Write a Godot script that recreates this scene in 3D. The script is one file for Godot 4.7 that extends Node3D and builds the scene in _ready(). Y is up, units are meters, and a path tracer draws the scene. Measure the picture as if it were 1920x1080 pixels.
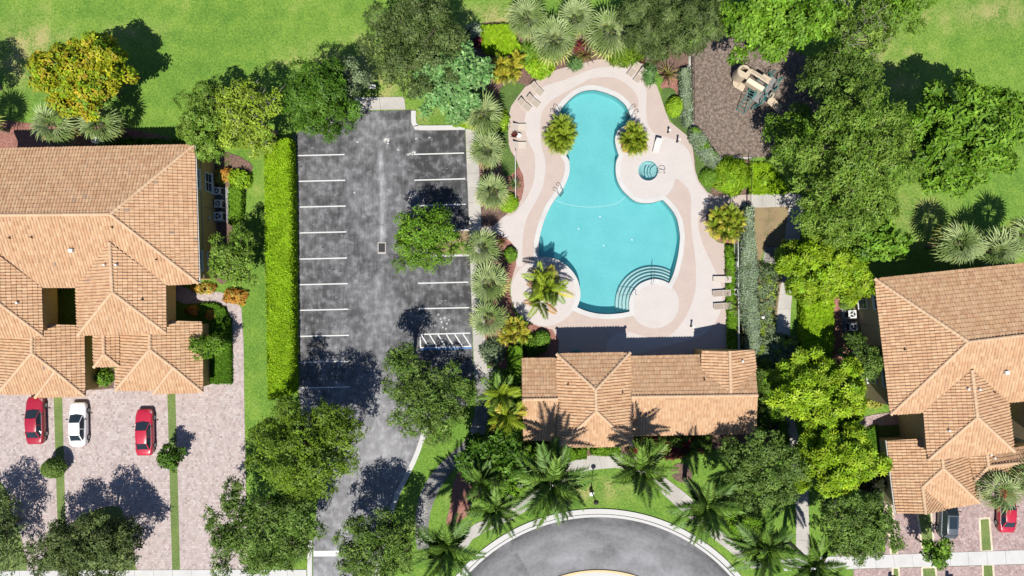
extends Node3D
# A condominium clubhouse with its pool, parking lot and neighbouring houses, seen straight down from a drone at 72 m.
# Plan measures come from the aerial survey: 17.7 survey units to the metre on the ground, origin under the camera.

const K := 1.0 / 17.7
const EYE := 72.0

var rng := RandomNumberGenerator.new()
var taken := {}
var M := {}
var clumps := {}
var fan_leaves: Array = []
var feather_leaves := {}


func _ready() -> void:
	rng.seed = 20240611
	var cam := Camera3D.new()
	cam.name = "camera"
	cam.fov = rad_to_deg(2.0 * atan(540.0 * K / EYE))
	cam.near = 0.5
	cam.far = 600.0
	cam.position = Vector3(0, EYE, 0)
	cam.rotation_degrees = Vector3(-90, 0, 0)
	add_child(cam)
	cam.current = true

	var sky_material := ProceduralSkyMaterial.new()
	sky_material.sky_top_color = Color(0.33, 0.44, 0.63)
	sky_material.sky_horizon_color = Color(0.68, 0.75, 0.82)
	sky_material.sky_curve = 0.16
	sky_material.ground_bottom_color = Color(0.25, 0.27, 0.2)
	sky_material.ground_horizon_color = Color(0.55, 0.62, 0.66)
	sky_material.energy_multiplier = 0.62
	var sky := Sky.new()
	sky.sky_material = sky_material
	var env := Environment.new()
	env.background_mode = Environment.BG_SKY
	env.sky = sky
	env.tonemap_mode = Environment.TONE_MAPPER_LINEAR
	env.tonemap_exposure = 1.62
	env.sdfgi_enabled = true
	env.ssao_enabled = true
	env.ssil_enabled = true
	var world := WorldEnvironment.new()
	world.name = "world_environment"
	world.environment = env
	add_child(world)

	var sun := DirectionalLight3D.new()
	sun.name = "sun"
	sun.light_energy = 1.4
	sun.light_color = Color(1.0, 0.98, 0.945)
	sun.light_angular_distance = 0.5
	sun.shadow_enabled = true
	sun.rotation_degrees = Vector3(-61, -6, 0)   # high in the south: shadows fall up the picture
	add_child(sun)

	materials()
	grounds()
	pool()
	car_park()
	roundabout()
	drives_and_paths()
	houses()
	vehicles()
	pool_furniture()
	playground()
	street_things()
	planting()


# ---------------------------------------------------------------- places
func plan(x: float, y: float, h := 0.0) -> Vector3:          # a survey point on the ground, lifted by h
	return Vector3((x - 960.0) * K, h, (y - 540.0) * K)

func over(x: float, y: float, h: float) -> Vector3:          # where something seen in the aerial at x, y stands when it is h metres up
	var s := K * (1.0 - h / EYE)
	return Vector3((x - 960.0) * s, h, (y - 540.0) * s)

func flat(list: Array) -> PackedVector2Array:                # survey x, y, x, y ... to metres on the ground
	var out := PackedVector2Array()
	for i in range(0, list.size(), 2):
		out.append(Vector2((list[i] - 960.0) * K, (list[i + 1] - 540.0) * K))
	return out

func ring(x: float, y: float, r: float, n := 48, from := 0.0, to := TAU) -> PackedVector2Array:
	var out := PackedVector2Array()
	var whole := is_equal_approx(to - from, TAU)
	for i in (n if whole else n + 1):
		var a := from + (to - from) * i / n
		out.append(Vector2((x - 960.0) * K + cos(a) * r * K, (y - 540.0) * K + sin(a) * r * K))
	return out

func rounded(p: PackedVector2Array, steps := 4, closed := true) -> PackedVector2Array:   # a smooth curve through the points
	var out := PackedVector2Array()
	var n := p.size()
	for i in (n if closed else n - 1):
		var a: Vector2
		var d: Vector2
		if closed:
			a = p[(i - 1 + n) % n]
			d = p[(i + 2) % n]
		else:
			a = p[maxi(i - 1, 0)]
			d = p[mini(i + 2, n - 1)]
		var b := p[i]
		var c := p[(i + 1) % n]
		for k in steps:
			out.append(b.cubic_interpolate(c, a, d, float(k) / steps))
	if not closed:
		out.append(p[n - 1])
	return out

# ---------------------------------------------------------------- naming
func numbered(called: String) -> String:
	var k: int = taken.get(called, 0)
	taken[called] = k + 1
	return called if k == 0 else "%s_%03d" % [called, k]

func tag(o: Node3D, label: String, category: String, group := "") -> Node3D:
	o.set_meta("label", label)
	o.set_meta("category", category)
	if group != "":
		o.set_meta("group", group)
	return o

func thing(called: String, label: String, category: String, where := Vector3.ZERO, turn := 0.0, group := "") -> Node3D:
	var o := Node3D.new()
	o.name = numbered(called)
	add_child(o)
	o.position = where
	o.rotation.y = turn
	return tag(o, label, category, group)

func copy(o: Node3D, called: String, label: String, where: Vector3, turn := 0.0, group := "") -> Node3D:
	var c: Node3D = o.duplicate()
	c.name = numbered(called)
	add_child(c)
	c.position = where
	c.rotation.y = turn
	return tag(c, label, o.get_meta("category"), group if group != "" else str(o.get_meta("group", "")))

func put(called: String, mesh: Mesh, material: Material, parent: Node3D, xf := Transform3D.IDENTITY) -> MeshInstance3D:
	var o := MeshInstance3D.new()
	o.mesh = mesh
	o.material_override = material
	o.transform = xf
	if parent == null or parent == self:
		o.name = numbered(called)
		add_child(o)
	else:
		o.name = called
		parent.add_child(o, true)
	return o

func structure(called: String, mesh: Mesh, material: Material, parent: Node3D = null) -> MeshInstance3D:
	var o := put(called, mesh, material, parent)
	if parent == null:
		o.set_meta("kind", "structure")
	return o

func stuff(o: Node3D) -> Node3D:
	o.set_meta("kind", "stuff")
	return o


# ---------------------------------------------------------------- mesh building
class MB:
	var v := PackedVector3Array()
	var n := PackedVector3Array()
	var c := PackedColorArray()
	var uv := PackedVector2Array()
	var ix := PackedInt32Array()
	var col := Color.WHITE

	func point(p: Vector3, q: Vector3, t := Vector2.ZERO) -> int:
		v.append(p)
		n.append(q)
		c.append(col)
		uv.append(t)
		return v.size() - 1

	func face(a: int, b: int, d: int) -> void:          # turns the corners so that the front follows the normals
		var way := (v[d] - v[a]).cross(v[b] - v[a])
		if way.dot(n[a] + n[b] + n[d]) < 0.0:
			ix.append_array([a, d, b])
		else:
			ix.append_array([a, b, d])

	func tri(a: Vector3, b: Vector3, d: Vector3, out := Vector3.ZERO) -> void:
		var q := (d - a).cross(b - a)
		if q.length_squared() < 1e-14:
			return
		q = q.normalized()
		if out != Vector3.ZERO and q.dot(out) < 0.0:
			q = -q
		face(point(a, q), point(b, q), point(d, q))

	func quad(a: Vector3, b: Vector3, d: Vector3, e: Vector3, out := Vector3.ZERO) -> void:
		var q := (d - a).cross(b - a) + (e - a).cross(d - a)
		if q.length_squared() < 1e-14:
			return
		q = q.normalized()
		if out != Vector3.ZERO and q.dot(out) < 0.0:
			q = -q
		var i := point(a, q, Vector2(0, 0))
		var j := point(b, q, Vector2(1, 0))
		var k := point(d, q, Vector2(1, 1))
		var l := point(e, q, Vector2(0, 1))
		face(i, j, k)
		face(i, k, l)

	func box(at: Vector3, size: Vector3, turn := Basis.IDENTITY, cut := 0.0) -> void:
		var h := size * 0.5
		if cut <= 0.0:
			for s in [-1.0, 1.0]:
				for axis in 3:
					var q := Vector3.ZERO
					q[axis] = s
					var a := Vector3.ZERO
					var b := Vector3.ZERO
					a[(axis + 1) % 3] = h[(axis + 1) % 3]
					b[(axis + 2) % 3] = h[(axis + 2) % 3]
					var m := q * h[axis]
					quad(at + turn * (m - a - b), at + turn * (m + a - b), at + turn * (m + a + b), at + turn * (m - a + b), turn * q)
			return
		var e := minf(cut, minf(h.x, minf(h.y, h.z)) * 0.9)          # chamfered along the upright and top edges
		var low := [Vector2(-h.x + e, -h.z), Vector2(h.x - e, -h.z), Vector2(h.x, -h.z + e), Vector2(h.x, h.z - e), Vector2(h.x - e, h.z), Vector2(-h.x + e, h.z), Vector2(-h.x, h.z - e), Vector2(-h.x, -h.z + e)]
		var top: Array[Vector3] = []
		var mid: Array[Vector3] = []
		var bottom: Array[Vector3] = []
		for p in low:
			var r := Vector2(p.x * (h.x - e) / h.x, p.y * (h.z - e) / h.z)
			top.append(at + turn * Vector3(r.x, h.y, r.y))
			mid.append(at + turn * Vector3(p.x, h.y - e, p.y))
			bottom.append(at + turn * Vector3(p.x, -h.y, p.y))
		for i in 8:
			var j := (i + 1) % 8
			var out := turn * Vector3(low[i].x + low[j].x, 0, low[i].y + low[j].y).normalized()
			quad(bottom[i], bottom[j], mid[j], mid[i], out)
			quad(mid[i], mid[j], top[j], top[i], out + turn * Vector3.UP)
		for i in range(1, 7):
			tri(top[0], top[i], top[i + 1], turn * Vector3.UP)
			tri(bottom[0], bottom[i], bottom[i + 1], turn * Vector3.DOWN)

	func tube(p: Array, r: Array, sides := 6, caps := true) -> void:
		var rows: Array = []
		var side := Vector3.ZERO
		for i in p.size():
			var along: Vector3 = (p[mini(i + 1, p.size() - 1)] - p[maxi(i - 1, 0)]).normalized()
			if side == Vector3.ZERO or absf(side.dot(along)) > 0.95:
				side = along.cross(Vector3.UP if absf(along.y) < 0.9 else Vector3.RIGHT).normalized()
			side = (side - along * side.dot(along)).normalized()
			var up := along.cross(side)
			var row: Array[int] = []
			for k in sides:
				var a := TAU * k / sides
				var q := side * cos(a) + up * sin(a)
				row.append(point(p[i] + q * r[i], q))
			rows.append(row)
			if i > 0:
				for k in sides:
					var l := (k + 1) % sides
					face(rows[i - 1][k], rows[i - 1][l], rows[i][l])
					face(rows[i - 1][k], rows[i][l], rows[i][k])
		if caps:
			for e in [0, p.size() - 1]:
				var o: Vector3 = p[e] - p[1 if e == 0 else e - 1]
				for k in range(1, sides - 1):
					tri(v[rows[e][0]], v[rows[e][k]], v[rows[e][k + 1]], o)

	func lathe(at: Vector3, profile: Array, sides := 20, from := 0.0, to := TAU) -> void:   # profile of Vector2(radius, height)
		var rows: Array = []
		for i in profile.size():
			var t: Vector2 = profile[mini(i + 1, profile.size() - 1)] - profile[maxi(i - 1, 0)]
			var q := Vector2(t.y, -t.x).normalized()
			var row: Array[int] = []
			for k in sides + 1:
				var a := from + (to - from) * k / sides
				row.append(point(at + Vector3(cos(a) * profile[i].x, profile[i].y, sin(a) * profile[i].x), Vector3(cos(a) * q.x, q.y, sin(a) * q.x)))
			rows.append(row)
			if i > 0:
				for k in sides:
					face(rows[i - 1][k], rows[i - 1][k + 1], rows[i][k + 1])
					face(rows[i - 1][k], rows[i][k + 1], rows[i][k])

	func sheet(p: PackedVector2Array, y: float) -> void:
		var t := Geometry2D.triangulate_polygon(p)
		var first := v.size()
		for q in p:
			point(Vector3(q.x, y, q.y), Vector3.UP, q)
		for i in range(0, t.size(), 3):
			face(first + t[i], first + t[i + 1], first + t[i + 2])

	func skirt(p: PackedVector2Array, low: float, high: float, outward := true) -> void:
		var turn := 1.0 if Geometry2D.is_polygon_clockwise(p) == outward else -1.0
		for i in p.size():
			var a := p[i]
			var b := p[(i + 1) % p.size()]
			var d := (b - a).normalized()
			if (b - a).length() < 1e-5:
				continue
			var q := Vector3(-d.y, 0, d.x) * turn
			var k := point(Vector3(a.x, low, a.y), q, a)
			var l := point(Vector3(b.x, low, b.y), q, b)
			var m := point(Vector3(b.x, high, b.y), q, b)
			var o := point(Vector3(a.x, high, a.y), q, a)
			face(k, l, m)
			face(k, m, o)

	func slab(p: PackedVector2Array, low: float, high: float) -> void:
		sheet(p, high)
		skirt(p, low, high)

	func mesh() -> ArrayMesh:
		var a := []
		a.resize(Mesh.ARRAY_MAX)
		a[Mesh.ARRAY_VERTEX] = v
		a[Mesh.ARRAY_NORMAL] = n
		a[Mesh.ARRAY_COLOR] = c
		a[Mesh.ARRAY_TEX_UV] = uv
		a[Mesh.ARRAY_INDEX] = ix
		var m := ArrayMesh.new()
		m.add_surface_from_arrays(Mesh.PRIMITIVE_TRIANGLES, a)
		return m


func pieces(p: PackedVector2Array, holes: Array) -> Array:   # a polygon without its holes, as simple polygons (cut through each hole's middle)
	var parts: Array = [p]
	for hole in holes:
		var mid := 0.0
		for q in hole:
			mid += q.x / hole.size()
		var next: Array = []
		for part in parts:
			for side in [-1.0, 1.0]:
				var x = mid + side * 400.0
				var half := PackedVector2Array([Vector2(mid, -400), Vector2(x, -400), Vector2(x, 400), Vector2(mid, 400)])
				for q in Geometry2D.intersect_polygons(part, half):
					for r in Geometry2D.clip_polygons(q, hole):
						if not Geometry2D.is_polygon_clockwise(r):
							next.append(r)
		parts = next
	return parts

func sheet_mesh(p: PackedVector2Array, y: float, holes := []) -> ArrayMesh:
	var m := MB.new()
	for q in (pieces(p, holes) if holes.size() else [p]):
		m.sheet(q, y)
	return m.mesh()

func slab_mesh(p: PackedVector2Array, low: float, high: float, holes := []) -> ArrayMesh:
	var m := MB.new()
	for q in (pieces(p, holes) if holes.size() else [p]):
		m.slab(q, low, high)
	return m.mesh()

func ribbon(path: PackedVector2Array, wide: float, low: float, high: float) -> ArrayMesh:   # a kerb or a painted line along a path
	var m := MB.new()
	var left: Array[Vector2] = []
	var right: Array[Vector2] = []
	for i in path.size():
		var d := (path[mini(i + 1, path.size() - 1)] - path[maxi(i - 1, 0)]).normalized()
		var q := Vector2(-d.y, d.x) * wide * 0.5
		left.append(path[i] + q)
		right.append(path[i] - q)
	for i in path.size() - 1:
		var a := left[i]
		var b := left[i + 1]
		var c := right[i + 1]
		var d := right[i]
		m.quad(Vector3(a.x, high, a.y), Vector3(b.x, high, b.y), Vector3(c.x, high, c.y), Vector3(d.x, high, d.y), Vector3.UP)
		if high - low > 0.01:
			var q := Vector3(a.x - d.x, 0, a.y - d.y)
			m.quad(Vector3(a.x, low, a.y), Vector3(b.x, low, b.y), Vector3(b.x, high, b.y), Vector3(a.x, high, a.y), q)
			m.quad(Vector3(d.x, low, d.y), Vector3(c.x, low, c.y), Vector3(c.x, high, c.y), Vector3(d.x, high, d.y), -q)
	for i in m.v.size():
		m.uv[i] = Vector2(m.v[i].x, m.v[i].z)
	return m.mesh()


# ---------------------------------------------------------------- materials and textures
func lin(r: float, g: float, b: float) -> Color:
	return Color(r, g, b).linear_to_srgb()

func plain(called: String, color: Color, rough := 0.8, metal := 0.0) -> StandardMaterial3D:
	var m := StandardMaterial3D.new()
	m.resource_name = called
	m.albedo_color = color.linear_to_srgb()
	m.roughness = rough
	m.metallic = metal
	M[called] = m
	return m

func textured(called: String, image: Image, metres: Vector2, origin := Vector2.ZERO, rough := 0.9) -> StandardMaterial3D:
	var m := StandardMaterial3D.new()
	m.resource_name = called
	m.albedo_texture = ImageTexture.create_from_image(image)
	m.roughness = rough
	m.uv1_scale = Vector3(1.0 / metres.x, 1.0 / metres.y, 1)
	m.uv1_offset = Vector3(-origin.x / metres.x, -origin.y / metres.y, 0)
	M[called] = m
	return m

func noise(size: Vector2i, frequency: float, seed_: int, octaves := 4, kind := FastNoiseLite.TYPE_SIMPLEX_SMOOTH, seamless := true) -> PackedByteArray:
	var f := FastNoiseLite.new()
	f.noise_type = kind
	f.seed = seed_
	f.frequency = frequency
	f.fractal_octaves = octaves
	var im := f.get_seamless_image(size.x, size.y) if seamless else f.get_image(size.x, size.y)
	im.convert(Image.FORMAT_L8)
	return im.get_data()

func image_of(w: int, h: int, bytes: PackedByteArray) -> Image:
	return Image.create_from_data(w, h, false, Image.FORMAT_RGB8, bytes)

func to_byte(x: float) -> int:                      # a linear base colour as an sRGB byte
	return int(255.0 * pow(clampf(x, 0.0, 1.0), 1.0 / 2.2))

var gamma := PackedByteArray()

func speckled(size: int, seed_: int, tones: Array, fine := 0.5, coarse_share := 0.5) -> Image:   # matter made of bits in several tones
	var a := noise(Vector2i(size, size), 0.012, seed_, 4)
	var b := noise(Vector2i(size, size), 0.12, seed_ + 7, 3)
	var out := PackedByteArray()
	out.resize(size * size * 3)
	var last := tones.size() - 1
	for i in size * size:
		var x := clampf(coarse_share * (a[i] / 255.0 - 0.5) * 1.6 + (1.0 - coarse_share) * (b[i] / 255.0 - 0.5) * 1.6 + fine * (rng.randf() - 0.5) + 0.5, 0.0, 0.9999) * last
		var k := int(x)
		var t: Color = tones[k].lerp(tones[k + 1], x - k)
		out[i * 3] = gamma[int(t.r * 1023.0)]
		out[i * 3 + 1] = gamma[int(t.g * 1023.0)]
		out[i * 3 + 2] = gamma[int(t.b * 1023.0)]
	return image_of(size, size, out)

func paved(size: int, across: int, down: int, seed_: int, tones: Array, joint: Color, joint_wide := 1, bond := 0.5, odd := 0.05, odd_tone := Color(0.3, 0.25, 0.24), grime := 0.28, vary := 0.09) -> Image:
	var out := PackedByteArray()
	out.resize(size * size * 3)
	var pw := float(size) / across
	var ph := float(size) / down
	var tint := {}
	var dirt := noise(Vector2i(size, size), 0.01, seed_, 4)
	for y in size:
		var row := int(y / ph)
		var inside := y - row * ph
		for x in size:
			var fx := fposmod(x + (bond * pw if row % 2 else 0.0), size)
			var column := int(fx / pw)
			var key := row * 1000 + column
			if not tint.has(key):
				var t: Color = tones[rng.randi() % tones.size()]
				if rng.randf() < odd:
					t = t.lerp(odd_tone, 0.6)
				tint[key] = t * rng.randf_range(1.0 - vary, 1.0 + vary)
			var c: Color = joint if inside < joint_wide or fx - column * pw < joint_wide else tint[key]
			c = c * (1.0 - grime * 0.5 + grime * dirt[y * size + x] / 255.0)
			var i := (y * size + x) * 3
			out[i] = gamma[clampi(int(c.r * 1023.0), 0, 1023)]
			out[i + 1] = gamma[clampi(int(c.g * 1023.0), 0, 1023)]
			out[i + 2] = gamma[clampi(int(c.b * 1023.0), 0, 1023)]
	return image_of(size, size, out)

func leafy(called: String, rough := 0.55, shine := 0.35, back := 0.5) -> StandardMaterial3D:
	var m := StandardMaterial3D.new()
	m.resource_name = called
	m.vertex_color_use_as_albedo = true
	m.roughness = rough
	m.metallic_specular = shine
	m.cull_mode = BaseMaterial3D.CULL_DISABLED
	m.backlight_enabled = true
	m.backlight = Color(back, back, back * 0.6)
	M[called] = m
	return m

func materials() -> void:
	gamma.resize(1024)
	for i in 1024:
		gamma[i] = to_byte(i / 1023.0)
	plain("white_paint", Color(0.72, 0.72, 0.71), 0.7)
	plain("stripe_paint", Color(0.5, 0.5, 0.49), 0.85)
	plain("blue_paint", Color(0.05, 0.16, 0.36), 0.8)
	plain("steel", Color(0.42, 0.43, 0.45), 0.3, 0.9)
	plain("dark_metal", Color(0.035, 0.033, 0.03), 0.5, 0.3)
	plain("bronze_metal", Color(0.06, 0.045, 0.035), 0.5, 0.4)
	plain("grey_metal", Color(0.42, 0.43, 0.43), 0.5, 0.3)
	plain("unit_paint", Color(0.6, 0.6, 0.58), 0.55)
	plain("dark_hole", Color(0.012, 0.012, 0.013), 0.7)
	plain("copper_fins", Color(0.2, 0.08, 0.05), 0.6, 0.4)
	plain("fascia", Color(0.2, 0.16, 0.14), 0.7)
	plain("gutter", Color(0.42, 0.4, 0.38), 0.5)
	plain("glass_dark", Color(0.02, 0.03, 0.04), 0.08)
	plain("frame_white", Color(0.62, 0.62, 0.6), 0.6)
	plain("rubber", Color(0.02, 0.02, 0.02), 0.85)
	plain("alloy", Color(0.5, 0.51, 0.52), 0.35, 0.7)
	plain("lamp_glass", Color(0.65, 0.66, 0.66), 0.15)
	plain("tail_glass", Color(0.3, 0.01, 0.015), 0.15)
	plain("sling_fabric", Color(0.32, 0.27, 0.225), 0.9)
	plain("sling_dark", Color(0.27, 0.22, 0.18), 0.9)
	plain("chair_frame", Color(0.5, 0.46, 0.4), 0.5)
	plain("ring_white", Color(0.6, 0.59, 0.57), 0.5)
	plain("rope", Color(0.3, 0.5, 0.5), 0.7)
	plain("play_tan", Color(0.43, 0.355, 0.26), 0.5)
	plain("play_deck", Color(0.16, 0.12, 0.1), 0.7)
	plain("play_teal", Color(0.03, 0.17, 0.16), 0.4)
	plain("trunk_grey", Color(0.17, 0.14, 0.11), 0.95)
	plain("trunk_pale", Color(0.3, 0.27, 0.23), 0.9)
	plain("soil", Color(0.05, 0.035, 0.025), 0.95)
	plain("hedge_core", Color(0.09, 0.15, 0.015), 0.95)
	plain("pot_white", Color(0.47, 0.46, 0.44), 0.6)
	leafy("leaves", 0.5, 0.3, 0.3)
	leafy("leaves_matt", 0.75, 0.15, 0.3)
	leafy("palm_leaves", 0.45, 0.35, 0.25)
	var tile := plain("roof_tile", Color.WHITE, 0.85)
	tile.vertex_color_use_as_albedo = true
	textured("concrete", speckled(256, 31, [Color(0.32, 0.3, 0.275), Color(0.36, 0.342, 0.315), Color(0.4, 0.382, 0.355)], 0.25, 0.7), Vector2(9, 9))
	textured("concrete_white", speckled(256, 35, [Color(0.4, 0.392, 0.38), Color(0.435, 0.43, 0.42), Color(0.46, 0.455, 0.447)], 0.25, 0.7), Vector2(7, 7))
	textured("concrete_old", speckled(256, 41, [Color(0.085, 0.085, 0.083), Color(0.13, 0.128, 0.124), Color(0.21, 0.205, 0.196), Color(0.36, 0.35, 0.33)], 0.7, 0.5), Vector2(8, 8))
	textured("play_mulch", speckled(512, 51, [Color(0.08, 0.056, 0.043), Color(0.12, 0.09, 0.071), Color(0.15, 0.114, 0.09), Color(0.24, 0.19, 0.152)], 1.3, 0.1), Vector2(28, 28))
	textured("red_mulch", speckled(256, 61, [Color(0.14, 0.05, 0.035), Color(0.24, 0.105, 0.08), Color(0.31, 0.15, 0.115)], 1.0, 0.3), Vector2(9, 9))
	textured("bed_mulch", speckled(256, 71, [Color(0.06, 0.035, 0.025), Color(0.13, 0.075, 0.055), Color(0.2, 0.12, 0.09)], 1.0, 0.3), Vector2(9, 9))
	textured("dry_bed", speckled(512, 77, [Color(0.1, 0.12, 0.04), Color(0.25, 0.14, 0.09), Color(0.26, 0.2, 0.11), Color(0.16, 0.17, 0.05)], 0.8, 0.6), Vector2(12, 12))
	textured("turf_dark", speckled(256, 81, [Color(0.03, 0.06, 0.008), Color(0.055, 0.11, 0.014), Color(0.085, 0.15, 0.022)], 0.9, 0.4), Vector2(7, 7))
	textured("turf_strip", speckled(256, 83, [Color(0.06, 0.1, 0.018), Color(0.105, 0.165, 0.03), Color(0.17, 0.2, 0.06)], 0.9, 0.4), Vector2(7, 7))
	textured("deck_pink", paved(512, 40, 80, 91, [Color(0.39, 0.318, 0.282), Color(0.395, 0.323, 0.286), Color(0.385, 0.313, 0.277)], Color(0.365, 0.3, 0.27), 1, 0.5, 0.004, Color(0.33, 0.28, 0.25), 0.08, 0.02), Vector2(8.4, 8.4))
	textured("deck_pale", paved(512, 40, 80, 95, [Color(0.435, 0.398, 0.38), Color(0.44, 0.404, 0.386), Color(0.43, 0.392, 0.374)], Color(0.415, 0.378, 0.36), 1, 0.5, 0.004, Color(0.4, 0.36, 0.34), 0.06, 0.015), Vector2(8.4, 8.4))
	textured("drive_pavers", paved(1024, 60, 60, 101, [Color(0.36, 0.295, 0.277), Color(0.385, 0.325, 0.31), Color(0.335, 0.267, 0.252), Color(0.41, 0.36, 0.345), Color(0.36, 0.31, 0.3)], Color(0.28, 0.23, 0.215), 2, 0.5, 0.09, Color(0.22, 0.175, 0.165), 0.22, 0.05), Vector2(14, 14))
	textured("drive_red", paved(1024, 64, 64, 107, [Color(0.31, 0.215, 0.2), Color(0.355, 0.255, 0.24), Color(0.27, 0.19, 0.18), Color(0.39, 0.305, 0.285), Color(0.32, 0.25, 0.24)], Color(0.27, 0.2, 0.19), 3, 0.5, 0.1, Color(0.17, 0.12, 0.12)), Vector2(14, 14))
	textured("cream_border", paved(256, 20, 10, 109, [Color(0.52, 0.44, 0.33), Color(0.56, 0.48, 0.37)], Color(0.4, 0.33, 0.25), 1, 0.5, 0.0), Vector2(4, 4))
	textured("stucco", speckled(256, 111, [Color(0.44, 0.29, 0.105), Color(0.47, 0.31, 0.115), Color(0.5, 0.335, 0.13)], 0.2, 0.8), Vector2(5, 5))
	textured("stucco_pale", speckled(256, 113, [Color(0.33, 0.255, 0.16), Color(0.36, 0.28, 0.175), Color(0.39, 0.305, 0.195)], 0.2, 0.8), Vector2(5, 5))
	M.stucco.uv1_triplanar = true
	M.stucco.uv1_world_triplanar = true
	M.stucco_pale.uv1_triplanar = true
	M.stucco_pale.uv1_world_triplanar = true
	textured("plaster", speckled(256, 121, [Color(0.092, 0.362, 0.375), Color(0.107, 0.39, 0.402), Color(0.122, 0.415, 0.428)], 0.25, 0.6), Vector2(11, 11))
	textured("plaster_step", speckled(128, 123, [Color(0.29, 0.44, 0.43), Color(0.32, 0.46, 0.45)], 0.3, 0.5), Vector2(6, 6))
	textured("spa_mosaic", paved(256, 64, 64, 127, [Color(0.1, 0.3, 0.32), Color(0.2, 0.42, 0.43), Color(0.14, 0.36, 0.38), Color(0.26, 0.46, 0.46)], Color(0.2, 0.35, 0.36), 1, 0.0, 0.05), Vector2(6, 6))
	var water := StandardMaterial3D.new()
	water.resource_name = "water"
	water.transparency = BaseMaterial3D.TRANSPARENCY_ALPHA
	water.albedo_color = Color(0.30, 0.72, 0.76, 0.10)
	water.roughness = 0.04
	var ripple := NoiseTexture2D.new()
	var rn := FastNoiseLite.new()
	rn.frequency = 0.03
	rn.seed = 5
	ripple.width = 256
	ripple.height = 256
	ripple.seamless = true
	ripple.as_normal_map = true
	ripple.bump_strength = 3.0
	ripple.noise = rn
	water.normal_enabled = true
	water.normal_texture = ripple
	water.normal_scale = 0.6
	water.uv1_scale = Vector3(0.25, 0.25, 1)
	M.water = water
	plain("pool_tile", Color(0.035, 0.06, 0.065), 0.4)
	plain("cream_kerb", Color(0.55, 0.4, 0.22), 0.8)
	plain("sling_pale", Color(0.42, 0.37, 0.32), 0.9)
	plain("play_grey", Color(0.17, 0.165, 0.16), 0.7)


# ---------------------------------------------------------------- the ground
var water_edge := PackedVector2Array()
var coping_edge := PackedVector2Array()

func pool_outline() -> void:
	var arcs := [
		[1061, 292, 1067, 302, 1068, 314, 1067, 326, 1062, 341, 1054, 357, 1043, 371, 1029, 393, 1018, 421, 1011, 449, 1010, 471, 1010, 482],
		[1010, 482, 1027, 482, 1043, 486, 1060, 496, 1074, 510, 1083, 525, 1088, 546, 1087, 562, 1082, 576],
		[1082, 576, 1099, 583, 1121, 588, 1143, 589, 1166, 587, 1180, 584],
		[1180, 584, 1179, 568, 1184, 550, 1197, 534, 1213, 526, 1228, 523, 1243, 526, 1254, 531],
		[1254, 531, 1262, 514, 1270, 484, 1274, 454, 1274, 438, 1270, 415, 1263, 399, 1252, 385, 1242, 375],
		[1242, 375, 1224, 380, 1207, 381, 1190, 377, 1177, 367, 1165, 354, 1157, 338, 1154, 321, 1155, 304, 1160, 292],
		[1160, 292, 1155, 276, 1153, 260, 1158, 246, 1168, 238, 1181, 230, 1181, 218, 1178, 208, 1171, 196, 1157, 184, 1140, 176, 1124, 171, 1112, 169, 1095, 171, 1079, 178, 1063, 192, 1052, 205, 1046, 221, 1050, 233, 1066, 241, 1075, 253, 1076, 264, 1071, 275, 1061, 292],
	]
	for a in arcs:
		var p := rounded(flat(a), 4, false)
		p.remove_at(p.size() - 1)
		water_edge.append_array(p)
	coping_edge = Geometry2D.offset_polygon(water_edge, 0.5, Geometry2D.JOIN_MITER)[0]


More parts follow.
